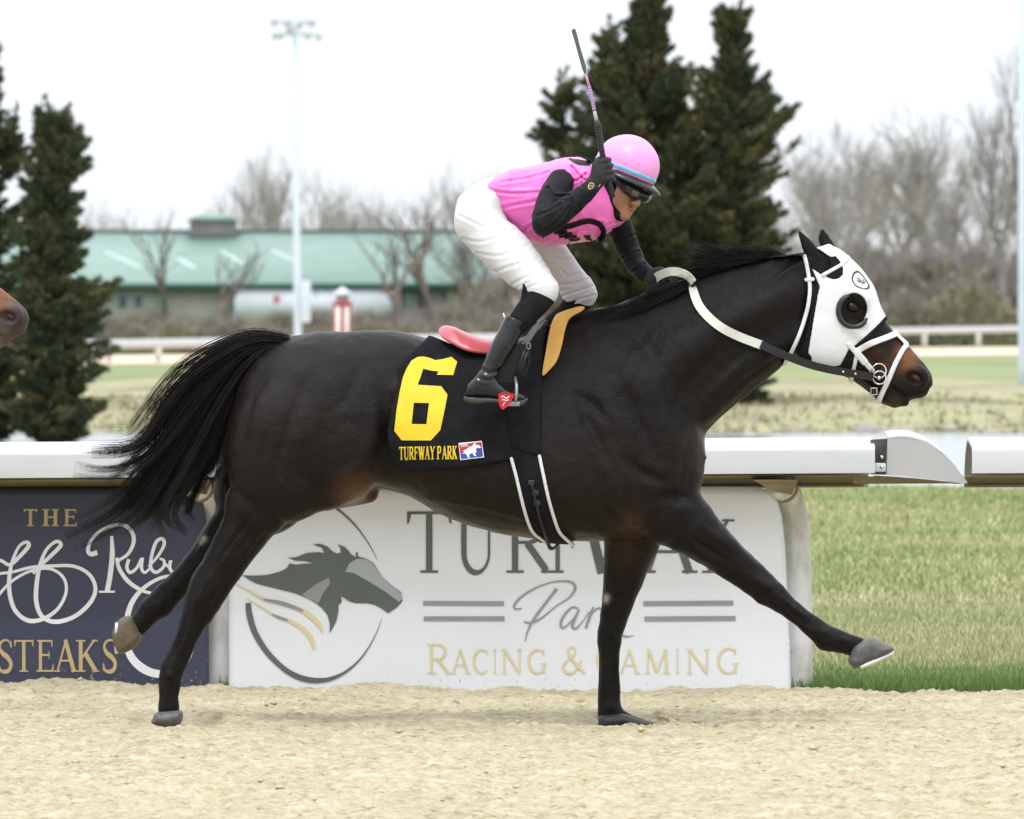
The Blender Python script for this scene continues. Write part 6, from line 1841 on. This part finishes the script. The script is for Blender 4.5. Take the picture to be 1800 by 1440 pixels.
# ------------------------------------------------------------------ barn
def barn():
    YB = 305
    root = empty("barn", PX(450, 590, YB), "long low grey barn with a pale green metal roof and a small cupola", "barn")
    def q3(name, pts, mat, parent=root, th=.12):
        o = link(name, mesh_np(name, np.array(pts), [[0, 1, 2, 3]], False), mat, parent)
        m = o.modifiers.new("solid", 'SOLIDIFY'); m.thickness = th; m.offset = -1; return o
    x0, x1 = PX(-420, 500, YB)[0], PX(868, 500, YB)[0]
    ze, zr = 3.05, 5.62
    yr = YB+8.5
    mb = MB(); mb.box((x0+.4, YB+.7, -.1), (x1-.4, YB+16.3, ze)); mb.build("wall", M['barn'], root)
    kr = (yr+CD)/(YB+CD)
    rf = q3("roof", [(x0, YB, ze), (x1, YB, ze), (x1, yr, zr), (x0, yr, zr)], M['roof'])
    q3("roof", [(x1, yr+8.5, ze), (x0, yr+8.5, ze), (x0, yr, zr), (x1, yr, zr)], M['roof'])
    mb = MB(); mb.box((x0, YB-.06, ze-.24), (x1, YB-.003, ze+.02)); mb.build("fascia", M['roof_edge'], root)
    mb = MB(); mb.tube([(x0, yr, zr+.06), (x1, yr, zr+.06)], .09, 6); mb.build("ridge_cap", M['roof_edge'], rf)
    mb = MB()
    for x in (x0+.4, x1-.4): mb.add([(x, YB+.7, ze), (x, YB+16.3, ze), (x, yr, zr-.12)], [[0, 1, 2]])
    # standing seams, one part
    mb = MB(); n = 150
    for i in range(n):
        x = x0+(x1-x0)*(i+.5)/n; mb.add([(x-.02, YB, ze+.012), (x+.02, YB, ze+.012), (x+.02, yr, zr+.012), (x-.02, yr, zr+.012)], [[0, 1, 2, 3]])
    sm = mb.build("roof_seams", M['roof'], rf); sm["kind"] = 'stuff'
    roofp = lambda px, py: ((px-HX)*((YB+CD)+8.5*(t_ := np.clip((497-py)/92, 0, 1)))/FPX, YB+8.5*t_, ze+(zr-ze)*t_+.03)
    for (ax, ay, bx, by) in ((180,440,242,470),(300,448,338,470),(384,438,424,464),(472,438,522,462)):  # pale strips stand in for reflections on the roof
        a, b = roofp(ax, ay), roofp(bx, by)
        mb = MB(); mb.add([(a[0], a[1], a[2]), (a[0]+.22, a[1], a[2]), (b[0]+.22, b[1], b[2]), (b[0], b[1], b[2])], [[0, 3, 2, 1]]); mb.build("roof_glint", M['roof_pale'], rf)
    # cupola
    cx = PX(375, 400, yr)[0]; w = 1.12
    mb = MB(); mb.box((cx-w, yr-1.1, zr-.5), (cx+w, yr+1.1, zr+.58)); cu = mb.build("cupola", M['cupola'], root)
    for k in range(5):
        mb = MB(); mb.box((cx-w+.12, yr-1.16, zr+.02+k*.1), (cx+w-.12, yr-1.1, zr+.07+k*.1)); mb.build("louvre", M['barn'], cu)
    mb = MB(); z = zr+.583; mb.add([(cx-w-.2, yr-1.3, z), (cx+w+.2, yr-1.3, z), (cx+w+.2, yr+1.3, z), (cx-w-.2, yr+1.3, z), (cx-.35, yr, z+.42), (cx+.35, yr, z+.42)], [[0,1,5,4],[1,2,5],[2,3,4,5],[3,0,4],[3,2,1,0]]); mb.build("cupola_roof", M['roof'], cu)
    # windows and door posts
    yw = YB+.7
    for px in (216, 243, 96, 60):
        a, b = PX(px-7, 521, yw), PX(px+7, 541, yw)
        mb = MB(); mb.box((a[0]-.06, yw-.05, b[2]-.06), (b[0]+.06, yw-.003, a[2]+.06)); f = mb.build("window", M['far_white'], root)
        mb = MB(); mb.box((a[0], yw-.06, b[2]), (b[0], yw-.053, a[2])); mb.build("pane", M['window'], f)
    for px in (180, 282, 404, 720, 790):
        a = PX(px, 500, yw); mb = MB(); mb.box((a[0]-.09, YB+.1, -.1), (a[0]+.09, YB+.3, ze-.25)); mb.build("veranda_post", M['roof_edge'], root)
    # white sheet with faded print along the wall
    ys = YB+.05
    a, b = PX(412, 493, ys), PX(700, 546, ys)
    mb = MB(); mb.box((a[0], ys, b[2]-.5), (b[0], ys+.04, ze-.26)); sg = mb.build("wall_sign", M['far_white'], root)
    for k, (pts, w_, mt) in enumerate((([(480,532),(492,522),(484,520)],5,'far_red'),([(482,520),(490,534)],4,'far_red'),([(672,514),(684,500),(692,497)],6,'far_red'),([(676,502),(690,512)],4,'far_red'),([(535,505),(545,512),(536,522)],6,'far_blue'),([(556,502),(556,522)],5,'far_blue'),([(566,510),(580,510)],4,'far_blue'))):
        P_ = ribbon(P2(pts, ys), S(w_, ys)); V, F = union2d(P_)
        link("sign_mark", mesh_np("sign_mark", np.stack([V[:, 0], np.full(len(V), ys-.01), V[:, 1]], 1), F, False), M[mt], sg)
    a, b = PX(735, 484, yw), PX(756, 540, yw); mb = MB(); mb.box((a[0], yw-.04, -.05), (b[0], yw-.003, ze-.3)); mb.build("door", M['window'], root)
barn()

# ------------------------------------------------------------------ lighting masts and the striped post
def mast(px, ptop, pbase, Y, wt, wb, label, heads, cab=None):
    b, t = PX(px+ (6 if cab else 0), pbase, Y), PX(px, ptop, Y)
    root = empty("light_mast", (b[0], Y, 0), label, "light mast")
    mb = MB(); mb.tube([(b[0], Y, -.2), (b[0], Y, .5), (t[0], Y, t[2])], [wb*1.1, wb, wt], 12); mb.build("pole", M['galv'], root, True)
    for z, w in heads['arms']:
        p = PX(px, z, Y); mb = MB(); mb.tube([(p[0]-w, Y, p[2]), (p[0]+w, Y, p[2])], .06, 6); mb.build("cross_arm", M['galv'], root, True)
    for hx, hz in heads['lamps']:
        p = PX(hx, hz, Y); mb = MB()
        mb.tube([(p[0], Y+.05, p[2]+.06), (p[0], Y-.12, p[2]+.01), (p[0], Y-.28, p[2]-.04)], [.05, .11, .14], 10); lh = mb.build("lamp_head", M['lamp'], root, True)
        mb = MB(); mb.tube([(p[0], Y-.282, p[2]-.041), (p[0], Y-.29, p[2]-.045)], [.13, .11], 10); mb.build("lamp_glass", M['galv'], lh, True)
    if cab:
        a, c = PX(cab[0], cab[1], Y-.3), PX(cab[2], cab[3], Y-.3); mb = MB(); mb.box((a[0], Y-.45, c[2]), (c[0], Y-.12, a[2])); bevel(mb.build("cabinet", M['galv'], root), .02)
mast(518, 26, 592, 226, .085, .155, "tall pale lighting mast with a cluster of lamps rising above the barn", {'arms': [(38, .78), (60, .72)], 'lamps': [(482,38),(493,62),(506,40),(509,50),(527,43),(541,62),(548,40),(560,64),(484,62)]}, (529, 494, 546, 567))
mast(1797, -420, 690, 108, .06, .085, "slim grey lighting pole cut off by the right edge of the picture", {'arms': [(-410, .8)], 'lamps': [(1760,-410),(1834,-410)]})
def striped_post():
    Y = 195; c = PX(602, 600, Y); root = empty("furlong_post", (c[0], Y, 0), "red and white striped post with a white cap beyond the horse's back", "marker post")
    r = S(16.5, Y); zt = PX(602, 533, Y)[2]
    n = 12
    mb = MB(); mb.tube([(c[0], Y, -.1), (c[0], Y, zt)], r*.97, 24); mb.build("shaft", M['post_white'], root, True)
    for k in range(6):
        a = 2*math.pi*k/6; mb = MB(); vs = []
        for z in (0.0, zt-.08):
            for q in (-.22, 0, .22): vs.append((c[0]+r*math.sin(a+q), Y-r*math.cos(a+q), z))
        mb.add(vs, [[0,1,4,3],[1,2,5,4]]); mb.build("stripe", M['post_red'], root, True)
    mb = MB(); mb.tube([(c[0], Y, zt-.08), (c[0], Y, zt+.05)], r*1.04, 24); mb.build("collar", M['post_red'], root, True)
    mb = MB(); mb.tube([(c[0], Y, zt+.05), (c[0], Y, zt+.27)], [r*.62, r*.72], 18); mb.build("neck", M['barn'], root, True)
    mb = MB(); mb.tube([(c[0], Y, zt+.26), (c[0], Y, zt+.32), (c[0], Y, zt+.52)], [r*1.05, r*1.0, .02], 18); mb.build("cap", M['far_white'], root, True)
striped_post()

# ------------------------------------------------------------------ conifers: dark junipers of many small sprays
def conifer(px, pbase, ptop, prof, label, seed, leaders=(), group=None, sprays=330, name="juniper_tree"):
    r = np.random.default_rng(seed)
    d = CH*FPX/(pbase-HY); Y = d-CD; sc = d/FPX
    bx = (px-HX)*sc; H = CH-(ptop-HY)*sc
    root = empty(name, (bx, Y, 0), label, "tree", group)
    mb = MB(); mb.tube([(bx, Y, -.1), (bx+.03, Y, H*.35), (bx-.02, Y, H*.7), (bx, Y, H*.97)], [.13, .10, .06, .012], 8)
    tips = []
    VV, CC = [], []
    hs = np.array([p[0] for p in prof]); ws = np.array([p[1] for p in prof])      # height fraction -> half width px
    def spray(c, dirn, L, wid, col, n):
        """an elongated tuft of needle faces"""
        dirn = dirn/np.linalg.norm(dirn); a = np.cross(dirn, [0, 0, 1.0]); a /= np.linalg.norm(a)+1e-9; b = np.cross(a, dirn)
        t = r.random(n)**.8; w = wid*np.clip(1.15-t, 0, 1)**.8*np.clip(t*5+.25, 0, 1)+.012
        th = r.random(n)*2*math.pi; q = np.sqrt(r.random(n))
        P = c+dirn*(t*L)[:, None]+a*(w*q*np.cos(th))[:, None]+b*(w*q*np.sin(th)*.55)[:, None]
        dd = dirn+r.normal(0, .55, (n, 3))+np.array([0, 0, .25]); dd /= np.linalg.norm(dd, axis=1)[:, None]
        s_ = np.cross(dd, r.normal(0, 1, (n, 3))); s_ /= np.linalg.norm(s_, axis=1)[:, None]+1e-9
        ln = (.05+.055*r.random(n))[:, None]; wd = (.011+.011*r.random(n))[:, None]
        VV.append(np.stack([P-s_*wd, P+s_*wd, P+dd*ln], 1))
        k = (.7+.55*r.random(n))[:, None]*np.array(col)[None, :]
        CC.append(np.repeat(k[:, None, :], 3, 1))
    cols = [(.066,.080,.034), (.086,.094,.040), (.050,.064,.032), (.104,.102,.044), (.074,.088,.040), (.118,.106,.046)]
    def column(cx, cz0, cz1, hs, ws, count, top=True):
        for i in range(count):
            h = r.random()**1.3; z = cz0+(cz1-cz0)*h
            W = np.interp(h, hs, ws)*sc
            az = r.random()*2*math.pi
            lump = .45+1.1*(vnoise(np.array([az*1.2+seed]), np.array([z*2.9]), seed, 1.0)[0]+.5)
            R = W*lump*(.80+.30*r.random())*(1.0 if r.random() > .35 else .3+.5*r.random())
            el = .22+.6*h+r.normal(0, .13)
            dirn = np.array([math.cos(az), math.sin(az), math.tan(np.clip(el, -.3, 1.25))])
            dirn /= np.linalg.norm(dirn)
            L = max(.30, R*.72)
            hr = max(0, R-L*math.hypot(dirn[0], dirn[1]))
            c = np.array([cx+math.cos(az)*hr, Y+math.sin(az)*hr, z-L*dirn[2]*.5])
            tips.append((np.array([cx, Y, max(.1, z-R*.45)]), c+dirn*L*.5))
            spray(c, dirn, L, (.08+.17*min(1.1, L)), cols[r.integers(0, len(cols))], int(110+150*min(1.3, L)))
        if top:
            for k in range(7): spray(np.array([cx+r.normal(0, .04), Y, cz1-.62+.08*k]), np.array([r.normal(0, .22), r.normal(0, .22), 1.0]), .42, .07, cols[k % 5], 45)
    column(bx, .05, H, hs, ws, sprays)
    for (lx, lt, lb, w, n) in leaders:
        x = (lx-HX)*sc; z1 = CH-(lt-HY)*sc; z0 = CH-(lb-HY)*sc
        mb.tube([(bx, Y, max(.2, z0-1.0)), ((bx+x)/2, Y, z0-.3), (x, Y, z0+.2), (x, Y, z1-.1)], [.06, .05, .04, .01], 6)
        column(x, z0, z1, np.array([0, .5, .85, 1]), np.array([w, w*.8, w*.4, 4]), n)
    mb.build("trunk", M['bark'], root, True)
    ml = MB()
    for a, b in tips[::3]: ml.tube([a, (a+b)/2+np.array([0, 0, .03]), b], [.018, .012, .006], 4, cap=False)
    ml.build("branches", M['bark'], root, True)
    V = np.concatenate(VV).reshape(-1, 3); C = np.concatenate(CC).reshape(-1, 3)
    me = mesh_np("crown", V, np.arange(len(V), dtype=np.int32).reshape(-1, 3), False); set_col(me, C)
    link("crown", me, M['leaf'], root)
    return root
PA = [(0,120),(.08,150),(.3,180),(.45,180),(.58,185),(.66,180),(.72,140),(.80,100),(.85,62),(.9,48),(.94,40),(.975,24),(1,8)]
conifer(1140, 746, 4, PA, "tallest dark juniper, with two tops, standing behind the jockey's helmet", 11, [(1072,64,230,52,46),(985,150,260,60,30)], "dark junipers on the infield", 900)
PB = [(0,60),(.05,82),(.25,93),(.4,86),(.5,79),(.6,72),(.68,74),(.76,79),(.82,62),(.86,38),(.9,33),(.95,22),(1,6)]
conifer(1288, 748, 28, PB, "dark juniper with sky gaps, right of the tallest one and above the horse's neck", 23, [], "dark junipers on the infield", 680)
PL = [(0,50),(.06,71),(.2,84),(.38,82),(.5,71),(.65,55),(.8,44),(.9,25),(.96,15),(1,4)]
conifer(92, 778, 206, PL, "dense dark juniper left of the barn, its narrow top split in two", 31, [(118,236,300,26,20)], "dark junipers on the infield", 430)
conifer(-32, 776, 92, PL, "dark juniper cut off by the left edge, taller than its neighbour", 41, [(14,225,310,20,14)], "dark junipers on the infield", 400)

# ------------------------------------------------------------------ bare trees
def bare_mesh(seed, H, spread, levels=5, dense=1.0):
    """trunk and crown as two meshes around the origin"""
    r = np.random.default_rng(seed)
    T, K = MB(), MB()
    def grow(p, d, L, rad, lev):
        n = 3; pts = [p]; q = p.copy(); dd = d.copy()
        for i in range(n):
            dd = dd+r.normal(0, .10+.03*lev, 3); dd[2] += .05 if lev > 0 else .1; dd /= np.linalg.norm(dd)
            q = q+dd*L/n; pts.append(q.copy())
        rr = np.linspace(rad, rad*(.62 if lev < levels else .3), n+1)
        (T if lev == 0 else K).tube(pts, rr, 7 if lev == 0 else (5 if lev < 3 else 3), cap=False)
        if lev >= levels: return
        kids = [4, 4, 4, 3, 3, 2][lev]
        kids = max(2, int(round(kids*dense)))
        for k in range(kids):
            f = .35+.65*(k+1)/kids if lev else .45+.55*(k+1)/kids
            i = min(n-1, int(f*n-1e-6)); t = f*n-i; b = pts[i]*(1-t)+pts[i+1]*t
            az = r.random()*2*math.pi; up = .55+.35*r.random()
            side = np.array([math.cos(az), math.sin(az), 0])*spread
            nd = dd*up+side*(.65 if lev else .55)+np.array([0, 0, .18]); nd /= np.linalg.norm(nd)
            grow(b, nd, L*(.58+.2*r.random()), max(.018, rad*(.46+.1*r.random())), lev+1)
    grow(np.array([0, 0, -.2]), np.array([r.normal(0, .08), 0, 1.0]), H*.36, H*.027, 0)
    z = max(v[2] for v in K.v)
    return mesh_np("trunk", np.array(T.v), T.f, True), mesh_np("crown", np.array(K.v), K.f, True), z
BASE = [bare_mesh(s_, 12, sp, 5, de) for s_, sp, de in ((1,.85,1),(2,.6,1.05),(3,1.0,1),(4,.7,.9))]+[bare_mesh(s_, 12, sp, 4, .8) for s_, sp in ((5,.9),(6,.75))]
def bare(px, ptop, Y, base, label, mat='bare', group="bare trees beyond the far course", rot=0.0, wide=1.0, lean=0.0):
    tm, cm, z = BASE[base]
    X = (px-HX)*(Y+CD)/FPX; H = CH-(ptop-HY)*(Y+CD)/FPX
    s_ = H/z
    root = empty("bare_tree", (X, Y, 0), label, "tree", group)
    root.rotation_euler = (0, lean, rot); root.scale = (s_*wide, s_*wide, s_)
    for nm, me in (("trunk", tm), ("crown", cm)):
        if me.materials.get(M[mat].name) is None and len(me.materials) == 0: me.materials.append(M[mat])
        o = bpy.data.objects.new(nm, me); COL.objects.link(o); o.parent = root
        if me.materials[0] is not M[mat]:
            o.material_slots[0].link = 'OBJECT'; o.material_slots[0].material = M[mat]
    return root
LB = "bare tree"
for a in ((405,262,400,1,.3,.8,"slender bare tree rising just right of the barn's cupola"),(470,240,410,0,1.2,.8,"tall broad bare tree behind the barn roof, left of the lighting mast"),(560,282,405,2,2.1,.8,"bare tree behind the barn roof, just right of the lighting mast"),
          (628,318,395,3,.7,.85,"low bare tree showing over the barn roof above the striped post"),(690,330,400,0,2.6,.9,"bushy bare tree behind the right half of the barn roof"),(185,340,390,2,.4,.9,"faint bare tree over the barn roof beside the left juniper"),
          (275,360,385,3,1.9,.7,"small bare tree peeping over the barn ridge left of the cupola"),(845,290,400,1,.9,.9,"bare tree behind the jockey's white breeches"),(790,268,410,3,2.2,.8,"tall thin bare tree behind the barn's right end")):
    bare(a[0], a[1], a[2], a[3], a[6], 'bare_haze', rot=a[4], wide=a[5])
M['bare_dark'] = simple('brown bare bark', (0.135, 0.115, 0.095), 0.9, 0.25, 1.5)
for a in ((300,352,262,4,.5,.75,-.06,"leaning bare tree in front of the barn, left of the cupola"),(372,400,265,5,1.3,1.0,.10,"low spreading bare tree in front of the barn roof under the cupola"),(705,378,258,5,2.4,1.2,-.1,"thick bare tree with a long low branch in front of the barn"),(770,300,262,4,.2,.9,-.12,"dark bare tree leaning left in front of the barn's right end"),(828,372,255,0,1.6,1.0,.05,"dark bare tree beside the jockey's thigh")):
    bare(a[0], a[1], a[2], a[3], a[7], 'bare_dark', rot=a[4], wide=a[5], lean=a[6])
for a in ((1405,230,400,0,.4,1.0,"bare tree nearest the right juniper, above the horse's ears"),(1475,205,420,2,1.5,.9,"wide bare tree above the horse's forehead"),(1540,200,415,1,2.2,.9,"upright bare tree above the horse's nose"),(1610,178,405,3,.9,1.0,"broad bare tree, highest in the middle of the right wood"),(1668,172,400,0,2.8,1.0,"dark bare tree left of the tall forked one at the right"),
          (1730,215,410,2,.1,.9,"bare tree behind the tall forked one near the right edge"),(1782,240,395,1,1.1,.9,"bare tree partly behind the grey pole at the right edge"),(1440,300,390,3,2.0,1.0,"lower bare tree in front of the right wood, over the blinker hood"),(1570,290,385,2,.6,1.0,"lower bare tree in the middle of the right wood"),(1700,300,380,0,1.9,1.0,"lower bare tree at the right of the wood, near the pole")):
    bare(a[0], a[1], a[2], a[3], a[6], 'bare_haze', rot=a[4], wide=a[5])
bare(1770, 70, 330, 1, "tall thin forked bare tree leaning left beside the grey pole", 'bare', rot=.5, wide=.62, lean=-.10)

# ------------------------------------------------------------------ scrub in front of the barn and below the wood
def shrub_mesh(seed, cols, leafy=.5):
    r = np.random.default_rng(seed); VV, CC = [], []
    n = 1500
    th = r.random(n)*2*math.pi; q = np.sqrt(r.random(n)); zz = r.random(n)
    rad = np.sqrt(np.clip(1-(zz*1.0)**2.2, .03, 1))*(.75+.35*np.sin(th*3+seed)+.15*r.random(n))
    P = np.stack([q*rad*np.cos(th), q*rad*np.sin(th), zz], 1)
    d = P+np.array([0, 0, .7])+r.normal(0, .4, (n, 3)); d /= np.linalg.norm(d, axis=1)[:, None]
    s_ = np.cross(d, r.normal(0, 1, (n, 3))); s_ /= np.linalg.norm(s_, axis=1)[:, None]
    tw = r.random(n) > leafy
    ln = np.where(tw, .22+.2*r.random(n), .07+.06*r.random(n))[:, None]; wd = np.where(tw, .009, .045)[:, None]
    V = np.stack([P-s_*wd, P+s_*wd, P+d*ln], 1)
    c = np.array(cols)[r.integers(0, len(cols), n)]*(.7+.6*r.random(n))[:, None]
    c = np.where(tw[:, None], np.array([.25, .225, .205])*(.7+.6*r.random(n))[:, None], c)
    me = mesh_np("twigs", V.reshape(-1, 3), np.arange(n*3, dtype=np.int32).reshape(-1, 3), False)
    set_col(me, np.repeat(c[:, None, :], 3, 1).reshape(-1, 3)); me.materials.append(M['leaf'])
    return me
GRN = [(.20,.215,.10), (.25,.24,.12), (.18,.19,.10), (.25,.21,.15)]
BRN = [(.26,.215,.18), (.22,.185,.155), (.30,.255,.215), (.24,.225,.15)]
SH = [shrub_mesh(1, GRN, .6), shrub_mesh(2, BRN, .35), shrub_mesh(3, GRN+BRN, .5), shrub_mesh(4, BRN, .2)]
def scrub():
    """a continuous belt that reads as one mass"""
    r = np.random.default_rng(77)
    parts = []
    def belt(px0, px1, Y0, Y1, n, h0, h1, kinds, w=1.3):
        for i in range(n):
            px = px0+(px1-px0)*(i+r.random())/n; Y = r.uniform(Y0, Y1); h = r.uniform(h0, h1)
            parts.append((kinds[r.integers(0, len(kinds))], ((px-HX)*(Y+CD)/FPX, Y, -.1), r.random()*6.28, (h*w*r.uniform(.7, 1.2), h*w*r.uniform(.7, 1.2), h)))
    belt(-1200, 1000, 262, 288, 140, .9, 1.7, (0, 2, 0, 1)); belt(-1200, 1000, 244, 262, 140, .7, 1.35, (0, 2, 2))
    belt(850, 1400, 270, 330, 40, 2.0, 3.6, (0, 1, 2)); 
    belt(1300, 2500, 340, 372, 58, 3.0, 5.2, (1, 3, 1, 2)); belt(1300, 2500, 318, 340, 80, 1.6, 3.2, (0, 2, 1))
    V, C = [], []
    for k, loc, rz, sc_ in parts:
        me = SH[k]; co = np.empty(len(me.vertices)*3); me.vertices.foreach_get("co", co); co = co.reshape(-1, 3)*np.array(sc_)
        c, s_ = math.cos(rz), math.sin(rz)
        V.append(np.stack([co[:, 0]*c-co[:, 1]*s_, co[:, 0]*s_+co[:, 1]*c, co[:, 2]], 1)+np.array(loc))
        cc = np.empty(len(me.vertices)*4); me.color_attributes["col"].data.foreach_get("color", cc); C.append(cc.reshape(-1, 4)[:, :3]*r.uniform(.85, 1.15))
    V = np.concatenate(V); me = mesh_np("undergrowth", V, np.arange(len(V), dtype=np.int32).reshape(-1, 3), False); set_col(me, np.concatenate(C))
    tag(link("undergrowth", me, M['leaf']), "olive and brown scrub belt below the bare wood and barn", "undergrowth", kind='stuff')
scrub()
